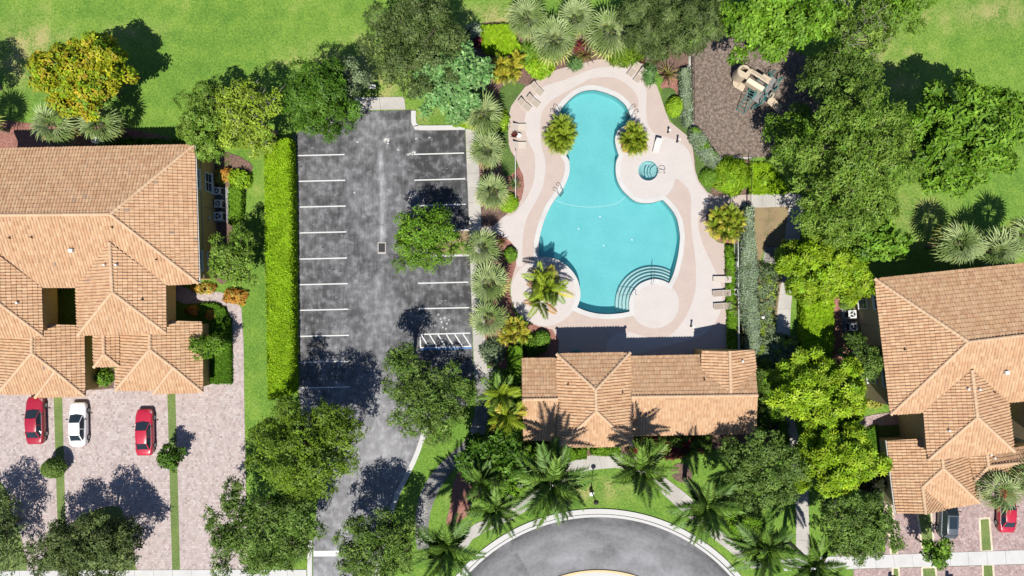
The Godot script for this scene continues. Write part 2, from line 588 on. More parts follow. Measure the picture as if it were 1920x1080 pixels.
func lawn_image() -> Image:
	var w := 1620
	var h := 990
	var patch := noise(Vector2i(w, h), 0.006, 11, 4, FastNoiseLite.TYPE_SIMPLEX_SMOOTH, false)
	var mid := noise(Vector2i(w, h), 0.03, 12, 4, FastNoiseLite.TYPE_SIMPLEX_SMOOTH, false)
	var fine := noise(Vector2i(w, h), 0.28, 13, 3, FastNoiseLite.TYPE_SIMPLEX_SMOOTH, false)
	# worn or dry places of the turf: survey x, y, half-width, half-height, how dry
	var dry := [[45, 105, 48, 55, 0.9], [75, 75, 60, 30, 0.5], [930, 32, 60, 22, 1.0], [690, 120, 40, 60, 0.55], [590, 110, 60, 25, 0.5], [720, 165, 25, 22, 0.8], [1690, 140, 50, 60, 0.45], [1640, 60, 30, 60, 0.5], [1770, 30, 120, 30, 0.35], [1720, 400, 60, 50, 0.45], [1130, 915, 50, 25, 0.6], [1090, 920, 25, 14, 0.5], [800, 215, 40, 20, 0.5], [250, 60, 60, 20, 0.35], [1880, 20, 60, 30, 0.5], [480, 420, 10, 60, 0.12], [860, 930, 30, 40, 0.3]]
	var out := PackedByteArray()
	out.resize(w * h * 3)
	var dryness := PackedFloat32Array()
	dryness.resize(w * h)
	for d in dry:
		var cx: float = (d[0] + 120.0) * 0.75
		var cy: float = (d[1] + 120.0) * 0.75
		var rx: float = d[2] * 0.75
		var ry: float = d[3] * 0.75
		for y in range(maxi(0, int(cy - ry * 2)), mini(h, int(cy + ry * 2))):
			for x in range(maxi(0, int(cx - rx * 2)), mini(w, int(cx + rx * 2))):
				var q := Vector2((x - cx) / rx, (y - cy) / ry).length_squared()
				dryness[y * w + x] += d[4] * exp(-q * 1.2)
	for y in h:
		for x in w:
			var i := y * w + x
			var p := patch[i] / 255.0 - 0.5
			var m := mid[i] / 255.0 - 0.5
			var f := fine[i] / 255.0 - 0.5
			var g := rng.randf() - 0.5
			var stripe := sin((y + 8.0 * p) * 0.16) * (0.09 if x < 420 else 0.04)
			var k := clampf(0.5 + p * 0.6 + m * 0.7 + f * 0.9 + g * 1.3 + stripe, 0.0, 1.0)
			var s := clampf(dryness[i] * (0.6 + m * 1.8 + f * 2.2) + maxf(0.0, p * 0.7 + m * 0.9 + f * 0.9 - 0.36), 0.0, 0.88)
			var r := lerpf(0.054, 0.155, k)
			var gr := lerpf(0.142, 0.255, k)
			var b := lerpf(0.007, 0.025, k)
			out[i * 3] = gamma[int(lerpf(r, 0.32, s) * 1023.0)]
			out[i * 3 + 1] = gamma[int(lerpf(gr, 0.275, s) * 1023.0)]
			out[i * 3 + 2] = gamma[int(lerpf(b, 0.11, s) * 1023.0)]
	return image_of(w, h, out)


func grounds() -> void:
	pool_outline()
	var o := plan(-120, -120)
	textured("turf", lawn_image(), Vector2(2160 * K, 1320 * K), Vector2(o.x, o.z), 0.95)
	var whole := PackedVector2Array([Vector2(-200, -160), Vector2(200, -160), Vector2(200, 160), Vector2(-200, 160)])
	var spa_edge := ring(1215, 320, 18.5)
	structure("lawn", sheet_mesh(whole, 0.0, [coping_edge, spa_edge]), M.turf)
	# planting beds
	var beds := [
		["planting_bed", "bed_mulch", [884, 246, 900, 236, 905, 170, 880, 60, 900, 44, 960, 42, 1060, 60, 1170, 55, 1300, 100, 1296, 130, 1296, 228, 1310, 252, 1345, 300, 1405, 300, 1408, 366, 1335, 368, 1270, 250, 1230, 130, 1060, 140, 990, 170, 965, 330, 960, 400, 925, 424, 902, 424, 898, 330]],
		["planting_bed", "red_mulch", [905, 440, 935, 434, 962, 455, 972, 475, 968, 505, 956, 530, 958, 560, 975, 600, 1035, 618, 1050, 668, 980, 672, 978, 700, 925, 690, 910, 660, 908, 560]],
		["mulch_patch", "red_mulch", [952, 316, 973, 313, 981, 329, 983, 349, 978, 373, 964, 393, 945, 398, 940, 350]],
		["mulch_patch", "red_mulch", [1239, 158, 1262, 142, 1276, 150, 1277, 185, 1268, 182, 1245, 170]],
		["planting_bed", "turf_dark", [1363, 440, 1404, 440, 1406, 680, 1366, 680]],
		["planting_bed", "turf_dark", [1240, 170, 1264, 168, 1284, 215, 1330, 300, 1332, 364, 1312, 352, 1304, 320, 1302, 290, 1286, 254, 1262, 232, 1248, 205]],
		["planting_bed", "turf_dark", [938, 165, 985, 160, 958, 200, 953, 249, 958, 284, 972, 312, 945, 330, 935, 250]],
		["mulch_patch", "dry_bed", [1405, 389, 1480, 389, 1474, 470, 1432, 470, 1430, 520, 1470, 530, 1462, 690, 1480, 830, 1440, 840, 1418, 690, 1420, 500]],
		["mulch_patch", "red_mulch", [1408, 690, 1432, 640, 1440, 690, 1466, 780, 1470, 830, 1445, 820, 1424, 740]],
		["mulch_patch", "bed_mulch", [985, 826, 1062, 830, 1062, 842, 1160, 840, 1162, 822, 1420, 814, 1420, 838, 1200, 846, 1170, 856, 1060, 862, 985, 858]],
		["mulch_patch", "red_mulch", [852, 900, 872, 876, 900, 884, 922, 902, 905, 930, 880, 935, 878, 965, 838, 985, 845, 945]],
		["mulch_patch", "bed_mulch", [1258, 880, 1270, 869, 1287, 872, 1297, 888, 1294, 900, 1276, 904, 1260, 893]],
		["mulch_patch", "red_mulch", [1560, 548, 1600, 548, 1604, 590, 1590, 700, 1560, 700]],
		["mulch_patch", "red_mulch", [0, 230, 60, 232, 200, 236, 330, 262, 330, 292, 0, 292]],
		["planting_bed", "bed_mulch", [398, 300, 470, 306, 465, 345, 452, 420, 458, 500, 398, 520]],
		["planting_bed", "turf_dark", [1616, 818, 1650, 800, 1700, 798, 1700, 830, 1664, 832, 1664, 930, 1616, 930]],
	]
	for b in beds:
		structure(b[0], sheet_mesh(rounded(flat(b[2]), 3), 0.012 + 0.004 * beds.find(b)), M[b[1]])
	# the playground's mulch and its concrete kerb
	var yard := flat([1294, 108, 1300, 90, 1345, 60, 1400, 58, 1460, 84, 1520, 110, 1560, 200, 1520, 290, 1410, 296, 1342, 294, 1318, 266, 1296, 228])
	structure("playground_mulch", sheet_mesh(yard, 0.085), M.play_mulch)
	var kerb := put("playground_kerb", ribbon(flat([1292, 106, 1294, 170, 1295, 228, 1317, 266, 1341, 295, 1410, 297]), 0.22, 0.0, 0.16), M.concrete, null)
	kerb.set_meta("kind", "structure")
	# pool deck: pink pavers with a pale band and two paved circles
	var deck := flat([1096, 118, 1119, 112, 1137, 112, 1152, 120, 1179, 117, 1196, 109, 1203, 92, 1212, 86, 1221, 100, 1216, 118, 1216, 130, 1222, 150, 1232, 163, 1238, 180, 1246, 205, 1255, 228, 1270, 240, 1288, 255, 1298, 275, 1301, 300, 1303, 320, 1310, 340, 1325, 360, 1338, 367, 1405, 365, 1405, 389, 1340, 392, 1326, 410, 1325, 425, 1331, 442, 1345, 454, 1363, 459, 1365, 560, 1370, 672, 1045, 674, 1048, 640, 1036, 618, 1008, 611, 985, 601, 966, 580, 958, 555, 957, 535, 962, 515, 968, 495, 969, 478, 965, 463, 956, 452, 932, 438, 900, 434, 900, 424, 925, 424, 940, 409, 953, 400, 964, 393, 978, 373, 983, 349, 981, 329, 973, 313, 966, 294, 958, 284, 954, 271, 953, 249, 953, 222, 958, 200, 969, 184, 984, 164, 1016, 146, 1044, 131, 1066, 125])
	structure("pool_deck", slab_mesh(deck, 0.0, 0.1, [coping_edge, spa_edge]), M.deck_pink)
	var band := flat([932, 437, 932, 424, 945, 407, 960, 404, 971, 393, 988, 371, 999, 346, 1003, 321, 1002, 290, 990, 264, 984, 236, 986, 214, 998, 185, 1015, 167, 1026, 160, 1062, 149, 1093, 136, 1120, 128, 1148, 126, 1178, 130, 1200, 149, 1207, 159, 1212, 174, 1211, 212, 1216, 236, 1227, 250, 1252, 258, 1272, 266, 1290, 282, 1298, 305, 1302, 325, 1310, 345, 1326, 366, 1326, 380, 1314, 395, 1309, 415, 1310, 432, 1318, 460, 1332, 490, 1345, 518, 1353, 538, 1354, 562, 1349, 589, 1332, 614, 1310, 631, 1260, 646, 1232, 653, 1200, 662, 1170, 668, 1140, 668, 1138, 642, 1149, 630, 1165, 623, 1182, 623, 1199, 628, 1227, 634, 1252, 630, 1271, 614, 1288, 589, 1299, 562, 1304, 537, 1304, 496, 1300, 460, 1296, 432, 1295, 399, 1295, 371, 1288, 352, 1267, 335, 1262, 350, 1250, 366, 1235, 374, 1205, 376, 1172, 356, 1160, 322, 1162, 292, 1178, 270, 1182, 240, 1190, 222, 1195, 210, 1197, 191, 1192, 177, 1181, 163, 1157, 148, 1134, 145, 1107, 148, 1090, 157, 1058, 174, 1034, 189, 1018, 207, 1013, 230, 1015, 272, 1022, 300, 1022, 324, 1017, 352, 1004, 379, 990, 404, 982, 432, 979, 471, 980, 498, 968, 497, 969, 478, 965, 463, 956, 452])
	structure("paved_band", sheet_mesh(rounded(band, 3), 0.104, [coping_edge, spa_edge]), M.deck_pale)
	structure("paved_circle", sheet_mesh(ring(1021, 548, 63, 64), 0.11, [coping_edge]), M.deck_pale)
	structure("paved_circle", sheet_mesh(ring(1227, 570, 45.5, 64), 0.11, [coping_edge]), M.deck_pale)
	structure("paved_circle", sheet_mesh(ring(1213, 320, 53, 64), 0.108, [coping_edge, ring(1215, 320, 18.5)]), M.deck_pale)
	structure("planter_bed", sheet_mesh(rounded(flat([1046, 230, 1062, 244, 1069, 256, 1069, 266, 1057, 285, 1048, 286, 1034, 272, 1028, 250, 1034, 236]), 3), 0.116), M.red_mulch)
	structure("planter_bed", sheet_mesh(rounded(flat([1163, 250, 1180, 240, 1200, 238, 1207, 252, 1213, 276, 1198, 284, 1170, 286, 1162, 270]), 3), 0.116), M.red_mulch)
	structure("palm_bed", sheet_mesh(rounded(flat([1330, 395, 1400, 392, 1404, 440, 1404, 456, 1366, 456, 1346, 452, 1332, 438, 1326, 420]), 3), 0.116), M.red_mulch)


func pool() -> void:
	var t := thing("swimming_pool", "curving turquoise swimming pool with white coping and round entry steps", "swimming pool")
	var basin := MB.new()
	basin.sheet(water_edge, -1.3)
	basin.skirt(water_edge, -1.3, 0.06, false)
	put("basin", basin.mesh(), M.plaster, t)
	put("coping", slab_mesh(coping_edge, 0.0, 0.13, [water_edge]), M.concrete_white, t)
	put("water", sheet_mesh(water_edge, -0.1), M.water, t)
	var depth := [-0.28, -0.52, -0.76, -1.0]
	for i in 4:
		var r: float = [53.5, 59.8, 65.6, 71.4][i]
		for p in Geometry2D.intersect_polygons(ring(1227, 570, r, 96), water_edge):
			put("step", slab_mesh(p, -1.3, depth[i]), M.plaster_step, t)
		var edge := MB.new()
		var line := ring(1227, 570, r, 96)
		var inner := ring(1227, 570, r - 1.2, 96)
		for q in pieces(line, [inner]):
			for p in Geometry2D.intersect_polygons(q, water_edge):
				if p.size() > 3:
					edge.sheet(p, depth[i] + 0.006)
		put("step_edge", edge.mesh(), M.pool_tile, t)
	var tile := MB.new()                                    # the waterline's band of dark tiles
	tile.skirt(Geometry2D.offset_polygon(water_edge, -0.004)[0], -0.25, 0.05, false)
	put("waterline_tiles", tile.mesh(), M.pool_tile, t)
	for q in [[1128, 404], [1087, 427], [1189, 448], [1135, 459]]:
		var m := MB.new()
		m.lathe(plan(q[0], q[1], -1.3), [Vector2(0.075, 0.0), Vector2(0.065, 0.03), Vector2(0.0, 0.035)], 12)
		put("floor_fitting", m.mesh(), M.white_paint, t)
	put("floor_line", ribbon(rounded(flat([1042, 372, 1060, 379, 1085, 384, 1112, 385.5, 1142, 383, 1162, 377, 1176, 366]), 5, false), 0.06, -1.295, -1.295), M.rope, t)
	# the round spa beside the waist of the pool
	var s := thing("spa", "small round spa of teal mosaic set in the pale paved circle", "hot tub", plan(1215, 320))
	var bowl := MB.new()
	var rim := PackedVector2Array()
	for i in 48:
		rim.append(Vector2(cos(TAU * i / 48), sin(TAU * i / 48)) * 18.5 * K)
	bowl.sheet(rim, -0.9)
	bowl.skirt(rim, -0.9, 0.08, false)
	put("bowl", bowl.mesh(), M.spa_mosaic, s)
	var bench := MB.new()
	bench.lathe(Vector3.ZERO, [Vector2(0.72, -0.9), Vector2(0.72, -0.45), Vector2(1.04, -0.45)], 40)
	put("bench", bench.mesh(), M.spa_mosaic, s)
	for i in 3:
		var m := MB.new()
		var r := 0.42 + 0.22 * i
		var step := Geometry2D.intersect_polygons(shifted(rim, 0.99), circle_at(Vector2(0.98, 0.05), 1.25 - 0.27 * i))
		for p in step:
			m.slab(p, -0.9, -0.62 + 0.16 * i)
		put("step", m.mesh(), M.spa_mosaic, s)
		var line := MB.new()
		var arc := []
		var thin := []
		for k in 13:
			var a := PI * 0.62 + PI * 0.76 * k / 12.0
			var at := Vector3(0.98 + cos(a) * (1.25 - 0.27 * i), -0.61 + 0.16 * i, 0.05 + sin(a) * (1.25 - 0.27 * i))
			if Vector2(at.x, at.z).length() < 1.02:
				arc.append(at)
				thin.append(0.03)
		line.tube(arc, thin, 4)
		put("step_edge", line.mesh(), M.pool_tile, s)
	var lip := MB.new()
	lip.lathe(Vector3.ZERO, [Vector2(18.5 * K, 0.02), Vector2(18.5 * K, 0.13), Vector2(20.8 * K, 0.135), Vector2(21.2 * K, 0.1)], 48)
	put("coping", lip.mesh(), M.concrete_white, s)
	var w := MB.new()
	w.sheet(rim, -0.05)
	put("water", w.mesh(), M.water, s)


func shifted(p: PackedVector2Array, by: float) -> PackedVector2Array:
	var out := PackedVector2Array()
	for q in p:
		out.append(q * by)
	return out

func circle_at(at: Vector2, r: float) -> PackedVector2Array:
	var out := PackedVector2Array()
	for i in 48:
		out.append(at + Vector2(cos(TAU * i / 48), sin(TAU * i / 48)) * r)
	return out


# ---------------------------------------------------------------- the parking lot
func asphalt_image() -> Image:
	# 1.5 texels to the survey unit, from survey 540, 195 to 890, 1095
	var w := 525
	var h := 1350
	var broad := noise(Vector2i(w, h), 0.008, 21, 4, FastNoiseLite.TYPE_SIMPLEX_SMOOTH, false)
	var mid := noise(Vector2i(w, h), 0.035, 22, 5, FastNoiseLite.TYPE_SIMPLEX_SMOOTH, false)
	var streak := noise(Vector2i(w, int(h / 6.0)), 0.12, 23, 4, FastNoiseLite.TYPE_SIMPLEX_SMOOTH, false)
	var out := PackedByteArray()
	out.resize(w * h * 3)
	var rings := [[705, 560, 62, 1.2, -0.035], [700, 560, 70, 3.5, -0.022], [716, 385, 31, 0.9, 0.05], [800, 470, 120, 2.0, -0.015], [690, 640, 90, 4.0, -0.012]]
	for y in h:
		for x in w:
			var i := y * w + x
			var px := 540.0 + x / 1.5
			var py := 195.0 + y / 1.5
			var b := broad[i] / 255.0 - 0.5
			var m := mid[i] / 255.0 - 0.5
			var s := streak[(y / 6) * w + x] / 255.0 - 0.5
			var lane := clampf(1.0 - absf(px - 712.0) / 75.0, 0.0, 1.0)          # dust and scuffs of the aisle
			var fresh := clampf((px - 765.0) / 30.0, 0.0, 1.0) * clampf((600.0 - py) / 120.0, 0.0, 1.0)   # the newer sealer of the east bays
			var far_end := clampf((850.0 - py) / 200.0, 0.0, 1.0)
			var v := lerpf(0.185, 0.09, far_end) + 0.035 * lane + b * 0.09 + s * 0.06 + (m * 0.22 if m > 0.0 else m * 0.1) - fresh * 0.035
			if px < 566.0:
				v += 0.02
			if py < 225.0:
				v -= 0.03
			v += 0.11 * exp(-pow((px - 714.0 - 3.0 * sin(py * 0.02)) / (3.0 + 2.0 * absf(sin(py * 0.013))), 2.0)) * clampf((470.0 - py) / 40.0, 0.0, 1.0) * clampf((py - 275.0) / 20.0, 0.0, 1.0) * (0.6 + s + 0.5)
			for r in rings:
				var d := absf(Vector2(px - r[0], py - r[1]).length() - r[2])
				if d < r[3] * 2.0 and py < r[1] + 20.0:
					v += r[4] * exp(-d * d / (r[3] * r[3])) * (0.7 + m * 2.0)
			if absf(px - 630.0) < 0.8 or absf(px - 776.0) < 0.6:
				v += 0.015
			v += (rng.randf() - 0.5) * 0.035
			v = clampf(v, 0.03, 0.42)
			out[i * 3] = gamma[int(v * 0.985 * 1023.0)]
			out[i * 3 + 1] = gamma[int(v * 0.985 * 1023.0)]
			out[i * 3 + 2] = gamma[int(v * 1.03 * 1023.0)]
	var im := image_of(w, h, out)
	# spilled concrete, scraped spots and chalky marks
	var spots := [[725, 265, 6.5], [722, 262, 4], [728, 262, 3], [771, 288, 4], [765, 289, 2.5], [776, 285, 3], [747, 281, 2], [670, 267, 2], [781, 260, 2.5], [805, 258, 1.5], [774, 372, 2], [768, 370, 1.5], [822, 590, 2], [834, 596, 2.2], [828, 604, 2], [838, 607, 1.8], [830, 614, 1.6], [816, 611, 1.5], [842, 600, 1.4], [826, 598, 1.5], [836, 616, 1.3], [664, 361, 1.6]]
	for q in spots:
		for k in 26:
			var a := rng.randf() * TAU
			var r: float = sqrt(rng.randf()) * q[2]
			var at := Vector2((q[0] + cos(a) * r - 540.0) * 1.5, (q[1] + sin(a) * r * 0.9 - 195.0) * 1.5)
			var side := int(1 + rng.randf() * q[2] * 0.45)
			im.fill_rect(Rect2i(int(at.x), int(at.y), side, side), Color(0.74, 0.74, 0.72))
	for k in 130:
		var at := Vector2(rng.randf_range(30, 480), rng.randf_range(60, 900))
		im.fill_rect(Rect2i(int(at.x), int(at.y), rng.randi_range(1, 5), 1), Color(0.66, 0.66, 0.67))
	for k in 26:                                          # oil drips in the bays
		var bay := Vector2(rng.randf_range(25, 150) if k % 2 else rng.randf_range(365, 500), 105.0 + 73.0 * (k % 9) + rng.randf_range(-8, 8))
		for j in 9:
			var r := rng.randf() * 5.0
			im.fill_rect(Rect2i(int(bay.x + rng.randfn() * r), int(bay.y + rng.randfn() * r * 0.6), rng.randi_range(1, 3), rng.randi_range(1, 2)), Color(0.2, 0.2, 0.205))
	for k in 14:                                          # hairline cracks
		var at := Vector2(rng.randf_range(30, 480), rng.randf_range(60, 1200))
		var way := rng.randf() * TAU
		for j in 90:
			way += rng.randf_range(-0.35, 0.35)
			at += Vector2(cos(way), sin(way))
			if at.x > 1 and at.y > 1 and at.x < w - 2 and at.y < h - 2:
				im.set_pixelv(Vector2i(at), Color(0.22, 0.22, 0.225))
	for k in 40:
		var at := Vector2(rng.randf_range(30, 480), rng.randf_range(60, 900))
		im.fill_rect(Rect2i(int(at.x), int(at.y), rng.randi_range(1, 3), rng.randi_range(1, 3)), Color(0.2, 0.2, 0.21))
	return im


func car_park() -> void:
	var o := plan(540, 195)
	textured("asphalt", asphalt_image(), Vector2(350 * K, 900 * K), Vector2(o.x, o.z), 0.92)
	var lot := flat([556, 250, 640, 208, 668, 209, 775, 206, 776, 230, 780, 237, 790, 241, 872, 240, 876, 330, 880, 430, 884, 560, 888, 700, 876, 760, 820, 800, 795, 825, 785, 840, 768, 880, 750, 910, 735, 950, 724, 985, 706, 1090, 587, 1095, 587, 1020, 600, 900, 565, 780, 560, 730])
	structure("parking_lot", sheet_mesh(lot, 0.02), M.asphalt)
	var lines := Node3D.new()
	lines.name = "parking_markings"
	add_child(lines)
	lines.set_meta("kind", "structure")
	var y := [292, 340.3, 388.5, 437, 486, 534, 582, 630.8, 679.5, 727.5]
	for i in 10:
		put("stall_line", ribbon(flat([552 + i * 0.9, y[i], 646 + i * 1.2, y[i] - 2.2]), 0.125, 0.024, 0.024), M.stripe_paint, lines)
	for q in [[776, 289.5, 870, 287], [777, 338, 872, 335.3], [778, 386, 873, 383], [784, 531.2, 878, 529], [785, 579, 880, 576.8], [787, 627, 882, 624.6]]:
		put("stall_line", ribbon(flat(q), 0.125, 0.024, 0.024), M.stripe_paint, lines)
	put("bay_line", ribbon(flat([788, 652, 884, 649.5]), 0.13, 0.024, 0.024), M.stripe_paint, lines)
	put("bay_line", ribbon(flat([788, 655, 884, 652.5]), 0.16, 0.024, 0.024), M.blue_paint, lines)
	put("bay_line", ribbon(flat([787.6, 628.2, 788.6, 651]), 0.13, 0.024, 0.024), M.stripe_paint, lines)
	for i in 6:
		put("hatch_line", ribbon(flat([790 + i * 15.7, 628.3 - i * 0.35, 803.5 + i * 15.8, 650.3 - i * 0.35]), 0.13, 0.024, 0.024), M.stripe_paint, lines)
	put("stop_band", sheet_mesh(flat([588, 1033, 660, 1032, 660, 1042.5, 588, 1043.5]), 0.024), M.stripe_paint, lines)
	# the tree island between the bays
	structure("island_turf", slab_mesh(flat([812, 434, 880, 432, 881, 477, 812, 478]), 0.0, 0.1), M.dry_bed)
	for q in [["lot_kerb", [808, 432.5, 881, 430.8]], ["lot_kerb", [808, 480, 882, 478.6]], ["lot_kerb", [775.5, 208, 776, 229, 780, 236, 788, 240.2, 872, 239.2]], ["lot_kerb", [798, 800, 790, 828, 777, 862, 760, 897, 744, 930, 732, 966, 722, 1000, 706, 1090]], ["lot_kerb", [581, 1012, 581.5, 1095]]]:
		structure(q[0], ribbon(rounded(flat(q[1]), 3, false), 0.5 if q[1].size() > 8 or q[1][0] < 600 else 0.2, 0.0, 0.15), M.concrete_white)
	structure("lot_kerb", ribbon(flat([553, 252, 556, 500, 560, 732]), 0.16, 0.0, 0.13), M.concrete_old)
	# storm drain
	var d := thing("storm_drain", "rectangular storm drain grate set in the parking aisle", "drain", plan(716, 464.5))
	var frame := MB.new()
	for q in [[0, -0.52, 0.86, 0.1], [0, 0.56, 0.86, 0.2], [-0.39, 0, 0.09, 0.95], [0.39, 0, 0.09, 0.95]]:
		frame.box(Vector3(q[0], 0.026, q[1]), Vector3(q[2], 0.012, q[3]))
	put("frame", frame.mesh(), M.concrete, d)
	var pit := MB.new()
	pit.quad(Vector3(-0.35, 0.023, -0.48), Vector3(0.35, 0.023, -0.48), Vector3(0.35, 0.023, 0.48), Vector3(-0.35, 0.023, 0.48), Vector3.UP)
	put("pit", pit.mesh(), M.dark_hole, d)
	for i in 5:
		var bar := MB.new()
		bar.box(Vector3(-0.28 + 0.14 * i, 0.032, 0), Vector3(0.035, 0.012, 0.95))
		put("bar", bar.mesh(), M.dark_metal, d)


func ring_image() -> Image:
	# the circular drive: across from the island kerb to the outer kerb (rows), round the arc (columns)
	var w := 1024
	var h := 256
	var broad := noise(Vector2i(w, h), 0.006, 27, 4, FastNoiseLite.TYPE_SIMPLEX_SMOOTH, false)
	var fine := noise(Vector2i(w, h), 0.05, 28, 4, FastNoiseLite.TYPE_SIMPLEX_SMOOTH, false)
	var out := PackedByteArray()
	out.resize(w * h * 3)
	for y in h:
		for x in w:
			var i := y * w + x
			var f := float(y) / h
			var b := broad[i] / 255.0 - 0.5
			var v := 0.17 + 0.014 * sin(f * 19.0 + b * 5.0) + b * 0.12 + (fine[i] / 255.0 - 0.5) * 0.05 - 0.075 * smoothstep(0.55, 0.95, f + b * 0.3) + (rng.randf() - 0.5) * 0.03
			v = clampf(v, 0.04, 0.4)
			out[i * 3] = gamma[int(v * 1023.0)]
			out[i * 3 + 1] = gamma[int(v * 1023.0)]
			out[i * 3 + 2] = gamma[int(v * 1.05 * 1023.0)]
	return image_of(w, h, out)


func annulus(x: float, y: float, r0: float, r1: float, low: float, high: float, n := 128) -> ArrayMesh:
	var m := MB.new()
	var at := plan(x, y)
	var profile := [Vector2(r0 * K, high), Vector2(r1 * K, high)]
	for i in n:
		var a := TAU * i / n
		var b := TAU * (i + 1) / n
		var p := Vector3(cos(a), 0, sin(a))
		var q := Vector3(cos(b), 0, sin(b))
		var k := m.point(at + p * profile[0].x + Vector3.UP * high, Vector3.UP, Vector2(i * 3.0 / n, 0))
		var l := m.point(at + q * profile[0].x + Vector3.UP * high, Vector3.UP, Vector2((i + 1) * 3.0 / n, 0))
		var o := m.point(at + q * profile[1].x + Vector3.UP * high, Vector3.UP, Vector2((i + 1) * 3.0 / n, 1))
		var u := m.point(at + p * profile[1].x + Vector3.UP * high, Vector3.UP, Vector2(i * 3.0 / n, 1))
		m.face(k, l, o)
		m.face(k, o, u)
		if high - low > 0.02:
			for e in 2:
				var s = p * profile[e].x
				var t = q * profile[e].x
				m.quad(at + s + Vector3.UP * low, at + t + Vector3.UP * low, at + t + Vector3.UP * high, at + s + Vector3.UP * high, p if e == 1 else -p)
	return m.mesh()


func roundabout() -> void:
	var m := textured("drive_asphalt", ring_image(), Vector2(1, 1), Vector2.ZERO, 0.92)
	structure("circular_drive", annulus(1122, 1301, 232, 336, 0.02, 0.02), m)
	structure("drive_gutter", annulus(1122, 1301, 331.5, 336.5, 0.026, 0.026), M.concrete_white)
	structure("drive_joint", annulus(1122, 1301, 336.5, 338.3, 0.03, 0.03), M.dark_hole)
	structure("drive_kerb", annulus(1122, 1301, 338.3, 347.5, 0.0, 0.14), M.concrete_white)
	structure("island_kerb", annulus(1122, 1301, 229, 233, 0.0, 0.14), M.cream_kerb)
	structure("island_apron", annulus(1122, 1301, 150, 229, 0.0, 0.12), M.concrete_white)


# ---------------------------------------------------------------- drives, walks
func walk(called: String, left: Array, right: Array, n: int, material: Material, high := 0.05) -> void:   # a walk of separate slabs between two edges
	var t := Node3D.new()
	t.name = numbered(called)
	add_child(t)
	t.set_meta("kind", "structure")
	var a := resampled(rounded(flat(left), 6, false), n)
	var b := resampled(rounded(flat(right), 6, false), n)
	for i in n:
		var g := 0.006
		var p := a[i].lerp(a[i + 1], g)
		var q := a[i].lerp(a[i + 1], 1.0 - g)
		var r := b[i].lerp(b[i + 1], 1.0 - g)
		var s := b[i].lerp(b[i + 1], g)
		put("slab", slab_mesh(PackedVector2Array([p, q, r, s]), 0.0, high + rng.randf_range(-0.004, 0.004)), material, t)

func resampled(p: PackedVector2Array, n: int) -> PackedVector2Array:
	var sums := [0.0]
	for i in range(1, p.size()):
		sums.append(sums[i - 1] + p[i].distance_to(p[i - 1]))
	var out := PackedVector2Array()
	var k := 0
	for i in n + 1:
		var want: float = sums[-1] * i / n
		while k < p.size() - 2 and sums[k + 1] < want:
			k += 1
		out.append(p[k].lerp(p[k + 1], clampf((want - sums[k]) / maxf(sums[k + 1] - sums[k], 1e-6), 0.0, 1.0)))
	return out


